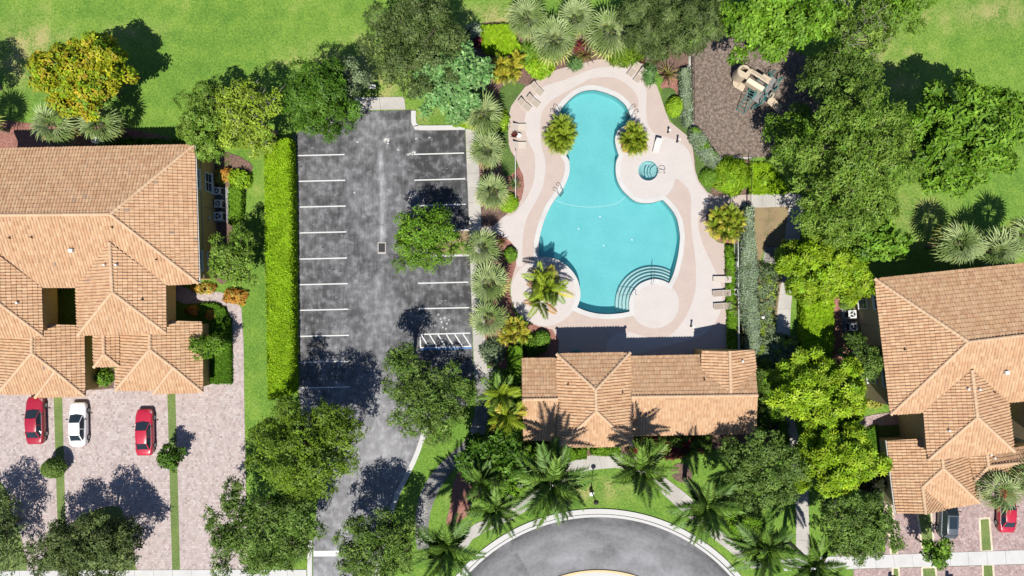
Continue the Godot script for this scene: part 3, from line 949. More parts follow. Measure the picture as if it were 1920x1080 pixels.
func drives_and_paths() -> void:
	structure("driveway", sheet_mesh(flat([-70, 700, 380, 700, 380, 716, 432, 716, 432, 600, 425, 576, 405, 566, 345, 570, 325, 560, 325, 530, 362, 545, 415, 548, 440, 560, 453, 578, 457, 640, 458, 740, 464, 1068, 464, 1100, -70, 1100]), 0.03), M.drive_pavers)
	structure("grass_strip", sheet_mesh(flat([101, 742, 117, 742, 124, 1010, 109, 1010]), 0.036), M.turf_strip)
	structure("grass_strip", sheet_mesh(flat([314, 736, 329, 736, 338, 1069, 323, 1069]), 0.036), M.turf_strip)
	structure("front_bed", sheet_mesh(flat([172, 690, 213, 690, 214, 728, 172, 732]), 0.036), M.bed_mulch)
	structure("lawn_island", sheet_mesh(rounded(flat([-60, 890, 0, 900, 20, 950, 38, 1000, 46, 1040, 46, 1100, -60, 1100]), 3), 0.04), M.turf_strip)
	structure("lawn_island", sheet_mesh(rounded(flat([75, 1100, 90, 1030, 130, 985, 180, 955, 222, 950, 236, 975, 248, 1010, 254, 1060, 254, 1100]), 3), 0.04), M.turf_strip)
	structure("driveway", sheet_mesh(flat([1655, 930, 1840, 900, 1990, 880, 1990, 1030, 1568, 1044, 1568, 1030, 1660, 1036]), 0.03), M.drive_red)
	structure("driveway", sheet_mesh(flat([1600, 1067, 1990, 1056, 1990, 1110, 1600, 1110]), 0.03), M.drive_red)
	structure("entry_path", sheet_mesh(rounded(flat([1604, 792, 1622, 781, 1672, 773, 1740, 775, 1740, 800, 1690, 797, 1650, 798, 1622, 808, 1610, 826, 1600, 820]), 3), 0.07), M.drive_red)
	for q in [[1722, 965, 1744, 962, 1750, 1034, 1732, 1036], [1838, 974, 1853, 973, 1858, 1031, 1841, 1032], [1730, 1066, 1752, 1065, 1756, 1100, 1732, 1100], [1844, 1060, 1860, 1060, 1862, 1100, 1845, 1100], [1664, 950, 1671, 950, 1680, 1038, 1672, 1038], [1675, 1066, 1683, 1066, 1686, 1100, 1676, 1100]]:
		var p := flat(q)
		structure("strip_border", sheet_mesh(Geometry2D.offset_polygon(p, 0.2)[0], 0.036), M.cream_border)
		structure("grass_strip", sheet_mesh(p, 0.042), M.turf_strip)
	walk("sidewalk", [873, 242, 876, 330, 880, 430, 884, 560, 888, 660, 890, 712], [896, 244, 899, 330, 903, 430, 907, 560, 910, 640, 914, 700], 17, M.concrete)
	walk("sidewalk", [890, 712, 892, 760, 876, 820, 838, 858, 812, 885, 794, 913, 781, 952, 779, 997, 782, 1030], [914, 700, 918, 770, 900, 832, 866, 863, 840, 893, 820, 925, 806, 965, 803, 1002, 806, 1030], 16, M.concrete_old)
	walk("side_path", [914, 690, 945, 694, 980, 694], [914, 724, 945, 728, 980, 728], 4, M.concrete)
	walk("lot_apron", [665, 183, 712, 182.5, 758, 182], [667, 207.5, 714, 206, 761, 205], 2, M.concrete, 0.08)
	walk("front_walk", [1030, 902, 1064, 870, 1103, 854, 1138, 851, 1175, 852], [1040, 918, 1075, 892, 1096, 883, 1152, 877, 1178, 880], 6, M.concrete)
	walk("front_walk", [1225, 878, 1250, 898, 1304, 941, 1345, 990, 1400, 1036, 1440, 1062], [1214, 896, 1229, 913, 1266, 947, 1316, 992, 1366, 1032, 1410, 1066], 11, M.concrete)
	walk("front_walk", [1175, 852, 1200, 860, 1225, 878], [1178, 880, 1196, 884, 1214, 896], 2, M.concrete)
	walk("front_walk", [852, 1020, 870, 1000, 891, 982, 925, 968, 960, 950, 1030, 902], [872, 1032, 882, 1014, 905, 1000, 935, 985, 975, 965, 1040, 918], 8, M.concrete)
	walk("gate_walk", [1405, 364, 1440, 364, 1478, 361, 1502, 366], [1405, 389, 1440, 389, 1478, 387, 1502, 392], 4, M.concrete)
	walk("side_walk", [1479, 389, 1472, 440, 1468, 500, 1460, 560, 1454, 620, 1450, 690, 1456, 760, 1474, 840, 1490, 900, 1492, 960, 1492, 1040], [1506, 389, 1500, 440, 1494, 500, 1484, 560, 1481, 620, 1478, 690, 1484, 760, 1502, 840, 1514, 900, 1516, 960, 1518, 1040], 24, M.concrete)
	walk("bench_pad", [1434, 462, 1471, 466], [1430, 492, 1468, 496], 1, M.concrete, 0.07)
	walk("street_sidewalk", [1462, 1046, 1568, 1043, 1740, 1037, 1920, 1031, 1990, 1029], [1470, 1070, 1568, 1067, 1740, 1062, 1920, 1057, 1990, 1055], 15, M.concrete_white, 0.07)
	walk("street_sidewalk", [-70, 1070, 200, 1069, 400, 1068, 575, 1068], [-70, 1100, 200, 1100, 400, 1100, 575, 1100], 18, M.concrete_white, 0.07)


# ---------------------------------------------------------------- houses
const TILE_WIDE := 0.3
const TILE_LONG := 0.42
const ACROSS := [0.0, 0.16, 0.34, 0.5, 0.66, 1.0]
const RISE := [0.0, 0.068, 0.092, 0.068, 0.0, 0.0]
var roof_tones: Array = [Color(0.430, 0.270, 0.155), Color(0.467, 0.304, 0.181), Color(0.394, 0.232, 0.129), Color(0.493, 0.338, 0.207), Color(0.378, 0.222, 0.129), Color(0.441, 0.294, 0.181), Color(0.452, 0.285, 0.165), Color(0.367, 0.206, 0.113)]

class Roof:
	var tiles: MB
	var caps: MB
	var deck: MB
	var faces: Array = []

func on_plane(p: Array, x: float, y: float) -> Vector3:       # where the ray to survey x, y meets the plane of three points
	var n: Vector3 = (p[1] - p[0]).cross(p[2] - p[0]).normalized()
	var d: float = n.dot(p[0])
	var X := (x - 960.0) * K
	var Z := (y - 540.0) * K
	var h := (d - X * n.x - Z * n.z) / (n.y - (X * n.x + Z * n.z) / EYE)
	return over(x, y, h)

func roof_face(r: Roof, p: Array) -> void:                    # p[0] to p[1] is the eave
	var n := Vector3.ZERO
	for i in p.size():
		n += (p[i] as Vector3).cross(p[(i + 1) % p.size()])
	n = n.normalized()
	if n.y < 0.0:
		n = -n
	var o: Vector3 = p[0]
	var u: Vector3 = (p[1] - p[0]).normalized()
	u = (u - n * u.dot(n)).normalized()
	var v := n.cross(u)
	if v.y < 0.0:
		v = -v
	var q := PackedVector2Array()
	var low := Vector2(1e9, 1e9)
	var high := Vector2(-1e9, -1e9)
	for a in p:
		var b := Vector2(u.dot(a - o), v.dot(a - o))
		q.append(b)
		low = low.min(b)
		high = high.max(b)
	r.faces.append({"o": o, "u": u, "v": v, "n": n, "q": q})
	# boards and fascia below the tiles
	var t := Geometry2D.triangulate_polygon(q)
	for i in range(0, t.size(), 3):
		var a: Vector3 = o + u * q[t[i]].x + v * q[t[i]].y
		var b: Vector3 = o + u * q[t[i + 1]].x + v * q[t[i + 1]].y
		var c: Vector3 = o + u * q[t[i + 2]].x + v * q[t[i + 2]].y
		r.deck.tri(a, b, c, n)
		r.deck.tri(a + Vector3.DOWN * 0.2, b + Vector3.DOWN * 0.2, c + Vector3.DOWN * 0.2, -n)
	for i in q.size():
		var j := (i + 1) % q.size()
		var a: Vector3 = o + u * q[i].x + v * q[i].y
		var b: Vector3 = o + u * q[j].x + v * q[j].y
		r.deck.quad(a, b, b + Vector3.DOWN * 0.2, a + Vector3.DOWN * 0.2, (b - a).cross(Vector3.UP) * (1.0 if (b - a).cross(Vector3.UP).dot(a - o - u * (low.x + high.x) * 0.5 - v * (low.y + high.y) * 0.5) > 0.0 else -1.0))
	# tiles, course by course
	var rows := int(ceil((high.y + 0.05) / TILE_LONG))
	var c0 := int(floor(low.x / TILE_WIDE))
	var c1 := int(ceil(high.x / TILE_WIDE))
	for row in range(-1, rows):
		var y0 := row * TILE_LONG + TILE_LONG * 0.85 - 0.06
		var y1 := y0 + TILE_LONG
		if row == -1:
			y0 = -0.06
			y1 = TILE_LONG * 0.85 - 0.06
		for column in range(c0, c1):
			var x0 := column * TILE_WIDE
			var inside := 0
			for corner in [Vector2(x0, y0), Vector2(x0 + TILE_WIDE, y0), Vector2(x0 + TILE_WIDE, y1), Vector2(x0, y1)]:
				if Geometry2D.is_point_in_polygon(corner + Vector2(0, 0.07 if row == -1 else 0.0), q):
					inside += 1
			var tone: Color = roof_tones[rng.randi() % roof_tones.size()]
			tone = tone.lerp(roof_tones[rng.randi() % roof_tones.size()], rng.randf()).lerp(roof_tones[0], 0.3) * rng.randf_range(0.95, 1.05)
			if rng.randf() < 0.002:
				tone = Color(0.3, 0.21, 0.155)
			r.tiles.col = tone
			var slip := rng.randf_range(-0.012, 0.012)
			var tip := rng.randf_range(0.038, 0.056)
			var swell := rng.randf_range(0.8, 1.15)
			var shove := rng.randf_range(-0.016, 0.016)
			if inside == 4:
				for k in 5:
					var xa: float = x0 + ACROSS[k] * TILE_WIDE + shove
					var xb: float = x0 + ACROSS[k + 1] * TILE_WIDE + shove
					var ra: float = RISE[k] * swell
					var rb: float = RISE[k + 1] * swell
					var a: Vector3 = o + u * xa + v * (y0 + slip) + n * (ra + tip)
					var b: Vector3 = o + u * xb + v * (y0 + slip) + n * (rb + tip)
					var c: Vector3 = o + u * xb + v * y1 + n * (rb + 0.004)
					var d: Vector3 = o + u * xa + v * y1 + n * (ra + 0.004)
					r.tiles.quad(a, b, c, d, n)
					r.tiles.quad(a, b, b - n * tip, a - n * tip, -v)
			else:
				var whole := PackedVector2Array([Vector2(x0, y0), Vector2(x0 + TILE_WIDE, y0), Vector2(x0 + TILE_WIDE, y1), Vector2(x0, y1)])
				if inside == 0 and Geometry2D.intersect_polygons(whole, q).is_empty():
					continue
				for k in 5:
					var xa: float = x0 + ACROSS[k] * TILE_WIDE
					var xb: float = x0 + ACROSS[k + 1] * TILE_WIDE
					for part in Geometry2D.intersect_polygons(PackedVector2Array([Vector2(xa, y0), Vector2(xb, y0), Vector2(xb, y1), Vector2(xa, y1)]), q):
						var first: Vector3
						var before: Vector3
						for i in part.size():
							var w: Vector2 = part[i]
							var f := (w.x - xa) / (xb - xa)
							var g := (w.y - y0) / (y1 - y0)
							var at: Vector3 = o + u * w.x + v * w.y + n * (lerpf(RISE[k], RISE[k + 1], f) + lerpf(tip, 0.004, g))
							if i == 0:
								first = at
							elif i > 1:
								r.tiles.tri(first, before, at, n)
							before = at

func ridge(r: Roof, a: Vector3, b: Vector3) -> void:           # a row of half-round cap tiles
	var along := (b - a).normalized()
	var side := along.cross(Vector3.UP).normalized()
	var up := side.cross(along).normalized()
	var n := int(ceil(a.distance_to(b) / 0.4))
	var step := a.distance_to(b) / n
	for i in n:
		r.caps.col = (roof_tones[rng.randi() % roof_tones.size()] as Color).lerp(Color(0.49, 0.345, 0.225), 0.65)
		var p := a + along * (step * i - 0.03)
		var q := a + along * (step * (i + 1))
		var rows: Array = []
		for e in 2:
			var row: Array[Vector3] = []
			var radius := 0.175 if e == 0 else 0.145
			for k in 6:
				var t := PI * k / 5.0
				row.append((p if e == 0 else q) + side * cos(t) * radius + up * (sin(t) * radius * 0.8 + 0.06))
			rows.append(row)
		for k in 5:
			r.caps.quad(rows[0][k], rows[0][k + 1], rows[1][k + 1], rows[1][k], (rows[0][k] + rows[0][k + 1]) * 0.5 - p + up * 0.02)
		for k in range(1, 5):
			r.caps.tri(rows[0][0], rows[0][k], rows[0][k + 1], -along)
			r.caps.tri(rows[1][0], rows[1][k], rows[1][k + 1], along)

func new_roof() -> Roof:
	var r := Roof.new()
	r.tiles = MB.new()
	r.caps = MB.new()
	r.deck = MB.new()
	return r

func finish_roof(r: Roof, house: Node3D) -> void:
	var o := put("roof", r.deck.mesh(), M.fascia, house)
	stuff(put("roof_tiles", r.tiles.mesh(), M.roof_tile, o))
	stuff(put("ridge_caps", r.caps.mesh(), M.roof_tile, o))

func roof_spot(r: Roof, x: float, y: float) -> Vector3:        # the point of the roof that shows at survey x, y
	var best := Vector3(0, -1, 0)
	for f in r.faces:
		var n: Vector3 = f.n
		var X := (x - 960.0) * K
		var Z := (y - 540.0) * K
		var h: float = (n.dot(f.o) - X * n.x - Z * n.z) / (n.y - (X * n.x + Z * n.z) / EYE)
		var p := over(x, y, h)
		var d: Vector3 = p - f.o
		if h > best.y and Geometry2D.is_point_in_polygon(Vector2(d.dot(f.u), d.dot(f.v)), f.q):
			best = p
	return best

func vent_pipe(house: Node3D, r: Roof, x: float, y: float, kind: int) -> void:
	var p := roof_spot(r, x, y)
	if p.y < 0.0:
		return
	var m := MB.new()
	if kind == 0:
		m.lathe(p, [Vector2(0.12, -0.1), Vector2(0.1, 0.08), Vector2(0.06, 0.1), Vector2(0.055, 0.36), Vector2(0.035, 0.36), Vector2(0.03, 0.2)], 10)
		put("vent_pipe", m.mesh(), M.dark_metal, house)
	elif kind == 1:
		m.box(p + Vector3(0, 0.12, 0), Vector3(0.2, 0.5, 0.2), Basis.IDENTITY, 0.03)
		put("vent_pipe", m.mesh(), M.frame_white, house)
	else:
		m.box(p + Vector3(0, 0.18, 0), Vector3(0.42, 0.5, 0.36), Basis.IDENTITY, 0.05)
		put("roof_vent", m.mesh(), M.frame_white, house)

func wall_block(house: Node3D, list: Array, eave: float, inset: float, material: Material, low := 0.0, high := 0.0) -> void:   # eave corners as survey x, y
	var p := PackedVector2Array()
	for i in range(0, list.size(), 2):
		var q := over(list[i], list[i + 1], eave)
		p.append(Vector2(q.x, q.z))
	for q in Geometry2D.offset_polygon(p, -inset, Geometry2D.JOIN_MITER):
		put("wall", slab_mesh(q, low, high if high > 0.0 else eave - 0.12), material, house)

func window(house: Node3D, at: Vector3, along: Vector3, out: Vector3, wide: float, tall: float, panes := 2) -> void:   # at: the sill's middle on the wall
	var turn := Basis(along, Vector3.UP, out)
	if turn.determinant() < 0.0:
		turn = Basis(-along, Vector3.UP, out)
	var f := MB.new()
	var mid := at + Vector3.UP * tall * 0.5
	for s in [-1.0, 1.0]:
		f.box(mid + along * s * wide * 0.5 + out * 0.03, Vector3(0.1, tall + 0.1, 0.14), turn)
		f.box(mid + Vector3.UP * s * tall * 0.5 + out * 0.034, Vector3(wide - 0.1, 0.1, 0.14), turn)
	for i in range(1, panes):
		f.box(mid + along * (wide * i / panes - wide * 0.5) + out * 0.022, Vector3(0.07, tall - 0.1, 0.1), turn)
	f.box(mid + out * 0.018, Vector3(wide - 0.1, 0.05, 0.09), turn)
	var w := put("window", f.mesh(), M.frame_white, house)
	for i in panes:
		var g := MB.new()
		g.box(mid + along * (wide * (i + 0.5) / panes - wide * 0.5) + out * 0.004, Vector3(wide / panes, tall, 0.03), turn)
		put("pane", g.mesh(), M.glass_dark, w)
	var s := MB.new()
	s.box(at + Vector3.DOWN * 0.1 + out * 0.08, Vector3(wide + 0.3, 0.08, 0.2), turn)
	put("sill", s.mesh(), M.frame_white, w)

func eave_gutter(house: Node3D, a: Vector3, b: Vector3, out: Vector3) -> void:
	var d := (b - a).normalized()
	var m := MB.new()
	m.box((a + b) * 0.5 + out * 0.1 + Vector3.DOWN * 0.12, Vector3(a.distance_to(b), 0.12, 0.13), Basis(d, Vector3.UP, d.cross(Vector3.UP)))
	put("gutter", m.mesh(), M.gutter, house)

func satellite_dish(where: Vector3, face: Vector3, label: String) -> void:
	var t := thing("satellite_dish", label, "satellite dish", where, 0.0, "satellite dishes on the house walls")
	var m := MB.new()
	m.lathe(Vector3.ZERO, [Vector2(0.0, 0.0), Vector2(0.2, 0.02), Vector2(0.36, 0.07), Vector2(0.375, 0.08), Vector2(0.36, 0.06), Vector2(0.2, 0.0), Vector2(0.0, -0.02)], 20)
	var up := face.normalized()
	var side := up.cross(Vector3.FORWARD).normalized()
	put("reflector", m.mesh(), M.grey_metal, t, Transform3D(Basis(side, up, side.cross(up)), Vector3(0, 0.5, 0)))
	var arm := MB.new()
	arm.tube([Vector3(0, 0.5, 0) + up * 0.0, Vector3(0, 0.42, 0) + up * 0.45], [0.02, 0.02], 6)
	arm.box(Vector3(0, 0.42, 0) + up * 0.48, Vector3(0.09, 0.09, 0.14), Basis.IDENTITY, 0.02)
	put("feed_arm", arm.mesh(), M.unit_paint, t)
	var mast := MB.new()
	mast.tube([Vector3(0, -0.25, 0), Vector3(0, 0.5, 0)], [0.028, 0.028], 8)
	put("mast", mast.mesh(), M.grey_metal, t)

func cooling_unit(where: Vector3, turn: float, size: float, fins: Material, label: String) -> void:
	var t := thing("cooling_unit", label, "air conditioner", where, turn, "cooling units beside the house wall")
	var m := MB.new()
	var s := size
	for i in 2:
		m.box(Vector3(0, 0.02 + i * 0.82, 0), Vector3(s, 0.05, s), Basis.IDENTITY, 0.04)
	for a in 4:
		m.box(Vector3((s * 0.5 - 0.04) * (1 if a % 2 else -1), 0.43, (s * 0.5 - 0.04) * (1 if a < 2 else -1)), Vector3(0.07, 0.78, 0.07))
	put("casing", m.mesh(), M.unit_paint, t)
	var c := MB.new()
	c.box(Vector3(0, 0.43, 0), Vector3(s - 0.1, 0.76, s - 0.1))
	put("coil", c.mesh(), M.dark_metal, t)
	var well := MB.new()
	well.lathe(Vector3(0, 0.87, 0), [Vector2(0.0, 0.004), Vector2(s * 0.37, 0.004)], 24)
	put("fan_well", well.mesh(), M.dark_hole if fins == null else fins, t)
	var guard := MB.new()
	guard.lathe(Vector3(0, 0.87, 0), [Vector2(s * 0.36, 0.0), Vector2(s * 0.36, 0.05), Vector2(s * 0.4, 0.055), Vector2(s * 0.42, 0.0)], 24)
	put("fan_guard", guard.mesh(), M.unit_paint, t)
	for i in 3:
		var b := MB.new()
		var a := TAU * i / 3.0 + where.z
		var p := Vector3(cos(a), 0, sin(a))
		var q := Vector3(cos(a + 0.75), 0, sin(a + 0.75))
		b.quad(Vector3(0, 0.89, 0) + p * 0.06, Vector3(0, 0.885, 0) + p * s * 0.34, Vector3(0, 0.905, 0) + q * s * 0.34, Vector3(0, 0.9, 0) + q * 0.06, Vector3.UP)
		put("fan_blade", b.mesh(), M.grey_metal, t)
	var hub := MB.new()
	hub.lathe(Vector3(0, 0.88, 0), [Vector2(0.09, 0.0), Vector2(0.08, 0.06), Vector2(0.0, 0.065)], 12)
	put("fan_hub", hub.mesh(), M.unit_paint, t)


func houses() -> void:
	townhouse_west()
	clubhouse()
	townhouse_east()


func hipped_garage(r: Roof, dx: float, dy: float, e: float, top: float) -> void:
	var ridge_a := over(281 + dx, 600 + dy, top)
	var ridge_b := over(281 + dx, 655 + dy, top)
	var corner := over(380 + dx, 735 + dy, e)
	var east := [corner, over(378 + dx, 603 + dy, e), ridge_a]
	var knee := on_plane(east, 325 + dx, 689 + dy)
	roof_face(r, [corner, over(378 + dx, 603 + dy, e), ridge_a, ridge_b, knee])
	roof_face(r, [over(217 + dx, 732 + dy, e), over(288 + dx, 731.5 + dy, e), knee, ridge_b])
	roof_face(r, [over(288 + dx, 738 + dy, e - 0.02), over(380 + dx, 735 + dy, e - 0.02), knee + Vector3.UP * 0.03])
	roof_face(r, [over(218 + dx, 600 + dy, e), over(217 + dx, 732 + dy, e), ridge_b, ridge_a])
	ridge(r, ridge_a, ridge_b)
	ridge(r, over(217 + dx, 732 + dy, e), ridge_b)
	ridge(r, knee, ridge_b)
	ridge(r, corner, knee)
	ridge(r, over(288 + dx, 738 + dy, e), knee)


func townhouse_west() -> void:
	var t := thing("townhouse", "ochre townhouse with hipped tile roofs facing three parked sedans", "house", Vector3.ZERO, 0.0, "tile-roofed townhouses")
	var r := new_roof()
	var e := 5.7
	var top := 8.4
	var ne := over(364, 272, e)
	var se := over(372, 531, e)
	var peak := over(207, 402, top)
	var south := [se, over(310, 534, e), peak]
	var apex := on_plane(south, 206, 455)
	var apex2 := on_plane(south, -27, 460)
	roof_face(r, [ne, over(-60, 281, e), over(-60, 404, top), peak])
	roof_face(r, [se, ne, peak])
	roof_face(r, [se, over(310, 534, e), apex, over(143, 540, e), over(77, 540, e), apex2, over(-60, 487, e + 1.0), over(-60, 404, top), peak])
	ridge(r, over(-60, 404, top), peak)
	ridge(r, ne, peak)
	ridge(r, se, peak)
	var front := over(211, 548, apex.y)
	roof_face(r, [over(147, 628, e), over(143, 538, e), apex, front])
	roof_face(r, [over(310, 533, e), over(311, 624, e), front, apex])
	roof_face(r, [over(311, 624, e), over(147, 628, e), front])
	ridge(r, apex, front)
	ridge(r, over(147, 628, e), front)
	ridge(r, over(311, 624, e), front)
	var front2 := over(-22, 553, apex2.y)
	roof_face(r, [over(77, 538, e), over(80, 630, e), front2, apex2])
	roof_face(r, [over(80, 630, e), over(-60, 634, e), over(-60, 598, e + 0.9), front2])
	ridge(r, over(80, 630, e), front2)
	ridge(r, apex2, front2)
	hipped_garage(r, 0, 0, 2.9, 4.75)
	hipped_garage(r, -221, 7, 2.9, 4.75)
	var er := 3.9
	var ee := 3.25
	roof_face(r, [over(223, 686, ee), over(222, 628, ee), over(194, 628, er), over(195, 664, er)])
	roof_face(r, [over(175, 628, ee), over(177, 688, ee), over(195, 664, er), over(194, 628, er)])
	roof_face(r, [over(177, 688, ee), over(223, 686, ee), over(195, 664, er)])
	ridge(r, over(194, 628, er), over(195, 664, er))
	ridge(r, over(177, 688, ee), over(195, 664, er))
	ridge(r, over(223, 686, ee), over(195, 664, er))
	finish_roof(r, t)
	var plan_ := [-60, 281, 364, 272, 372, 531, 310, 534, 311, 624, 147, 628, 143, 538, 77, 538, 80, 630, -60, 634]
	wall_block(t, plan_, e, 0.5, M.stucco, 2.65)
	wall_block(t, [-60, 281, 364, 272, 372, 531, 310, 534, 275, 540, 275, 624, 147, 628, 143, 538, 45, 538, 45, 630, -60, 634], e, 0.503, M.stucco, 0.0, 2.65)
	wall_block(t, [218, 600, 378, 603, 380, 734, 217, 732], 2.9, 0.35, M.stucco)
	wall_block(t, [-3, 610, 157, 610, 159, 741, -4, 739], 2.9, 0.35, M.stucco)
	wall_block(t, [176, 600, 222, 600, 222, 684, 177, 686], ee, 0.4, M.stucco)
	eave_gutter(t, ne, se, Vector3.RIGHT)
	var along := (se - ne).normalized()
	var out := along.cross(Vector3.UP).normalized()
	if out.x < 0.0:
		out = -out
	var face := ne - out * 0.5
	face.y = 0.0
	for q in [[0.225, 1.0, 1.9], [0.83, 1.0, 1.9], [0.225, 3.9, 1.9], [0.83, 3.9, 1.9]]:
		window(t, face + along * ne.distance_to(se) * q[0] + Vector3.UP * q[1], along, out, q[2], 1.5, 2)
	var belt := MB.new()
	belt.box((ne + se) * 0.5 - out * 0.48 + Vector3.UP * (3.35 - e), Vector3(ne.distance_to(se) - 1.1, 0.3, 0.1), Basis(along, Vector3.UP, along.cross(Vector3.UP)))
	put("belt_course", belt.mesh(), M.stucco_pale, t)
	var joint := MB.new()
	joint.box(face + along * ne.distance_to(se) * 0.42 + Vector3.UP * 1.6 + out * 0.01, Vector3(0.05, 3.1, 0.06), Basis(along, Vector3.UP, along.cross(Vector3.UP)))
	put("control_joint", joint.mesh(), M.fascia, t)
	var lamp := MB.new()
	lamp.lathe(face + along * ne.distance_to(se) * 0.5 + Vector3.UP * 2.0 + out * 0.14, [Vector2(0.02, -0.16), Vector2(0.1, -0.1), Vector2(0.13, 0.1), Vector2(0.05, 0.16), Vector2(0.0, 0.17)], 10)
	put("wall_lantern", lamp.mesh(), M.unit_paint, t)
	for q in [[136, 470, 2], [198, 497, 1], [220, 497, 1], [212, 426, 0], [20, 446, 0], [61, 445, 0], [35, 568, 1], [268, 561, 0], [295, 487, 0]]:
		vent_pipe(t, r, q[0], q[1], q[2])
	satellite_dish(over(184, 268, 4.6), Vector3(0.3, 0.35, -0.6), "white satellite dish tilted off the back eave beside a fan palm")
	cooling_unit(plan(413, 360), 0.02, 0.78, null, "small grey cooling unit of three by the ochre wall, next to the orange croton")
	cooling_unit(plan(415, 383.5), -0.03, 0.82, M.copper_fins, "cooling unit with rusty copper coil in the middle of three")
	cooling_unit(plan(415, 407), 0.03, 0.92, null, "largest white cooling unit of three beside the ochre wall, next to a tree")
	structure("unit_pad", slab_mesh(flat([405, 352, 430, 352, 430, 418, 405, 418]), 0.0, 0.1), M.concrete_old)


func clubhouse() -> void:
	var t := thing("clubhouse", "low clubhouse of joined tile roofs between pool deck and palms", "clubhouse")
	var r := new_roof()
	var e := 3.0
	var top := 4.65
	roof_face(r, [over(1046, 672, e), over(978, 672.5, e), over(979, 749, top), over(1046, 748, top)])
	roof_face(r, [over(981, 824, e), over(1046, 826, e), over(1046, 748, top), over(979, 749, top)])
	ridge(r, over(979, 749, top), over(1046, 748, top))
	var me := 4.3
	var mt := 5.85
	var a := over(1117, 731, mt)
	var b := over(1118, 771, mt)
	var nw := over(1044, 664, me)
	var ne := over(1181, 661.5, me)
	var se := over(1186, 836, me)
	var sw := over(1048, 838, me)
	roof_face(r, [ne, nw, a])
	roof_face(r, [nw, sw, b, a])
	roof_face(r, [sw, se, b])
	roof_face(r, [se, ne, a, b])
	for q in [[nw, a], [ne, a], [sw, b], [se, b], [a, b]]:
		ridge(r, q[0], q[1])
	var north := [over(1414, 664, e), over(1180, 669, e), over(1184, 744, top)]
	roof_face(r, [over(1413, 664, e), over(1180, 669, e), over(1184, 744, top), over(1421, 741, top)])
	roof_face(r, [over(1187, 816, e), over(1417, 812, e), over(1421, 741, top), over(1184, 744, top)])
	ridge(r, over(1184, 744, top), over(1421, 741, top))
	var low1 := on_plane(north, 1316, 695)
	var low2 := on_plane(north, 1417, 693)
	var back := on_plane(north, 1370, 737)
	var tip := over(1368, 658.5, back.y)
	roof_face(r, [over(1316, 656.5, low1.y), low1, back, tip])
	roof_face(r, [low2, over(1413, 655.5, low2.y), tip, back])
	ridge(r, tip, back)
	finish_roof(r, t)
	wall_block(t, [978, 673, 1050, 673, 1050, 824, 981, 823], e, 0.45, M.stucco)
	wall_block(t, [1045, 665, 1181, 663, 1186, 834, 1049, 836], me, 0.45, M.stucco)
	wall_block(t, [1178, 669, 1414, 665, 1417, 811, 1182, 815], e, 0.45, M.stucco)
	var gable := MB.new()
	var ga := over(1319, 660, low1.y)
	var gb := over(1410, 659.5, low1.y)
	var gc := over(1368, 661.5, back.y - 0.15)
	gable.tri(ga, gb, gc, Vector3.FORWARD)
	gable.quad(ga, gb, Vector3(gb.x, 0, gb.z), Vector3(ga.x, 0, ga.z), Vector3.FORWARD)
	gable.quad(ga, Vector3(ga.x, 0, ga.z), Vector3(ga.x, 0, ga.z + 2.5), Vector3(ga.x, ga.y, ga.z + 2.5), Vector3.LEFT)
	gable.quad(gb, Vector3(gb.x, 0, gb.z), Vector3(gb.x, 0, gb.z + 2.5), Vector3(gb.x, gb.y, gb.z + 2.5), Vector3.RIGHT)
	put("gable_wall", gable.mesh(), M.stucco, t)
	for q in [[1065, 720, 0], [1167, 735, 0], [1391, 677, 1], [1320, 712, 0]]:
		vent_pipe(t, r, q[0], q[1], q[2])
	var bin := thing("storage_chest", "dark green storage chest in the shade against the clubhouse wall", "chest", plan(1080, 661))
	var m := MB.new()
	m.box(Vector3(0, 0.32, 0), Vector3(0.85, 0.6, 0.5), Basis.IDENTITY, 0.03)
	put("body", m.mesh(), M.play_teal, bin)
	var lid := MB.new()
	lid.box(Vector3(0, 0.66, 0), Vector3(0.9, 0.08, 0.55), Basis.IDENTITY, 0.03)
	put("lid", lid.mesh(), M.play_teal, bin)


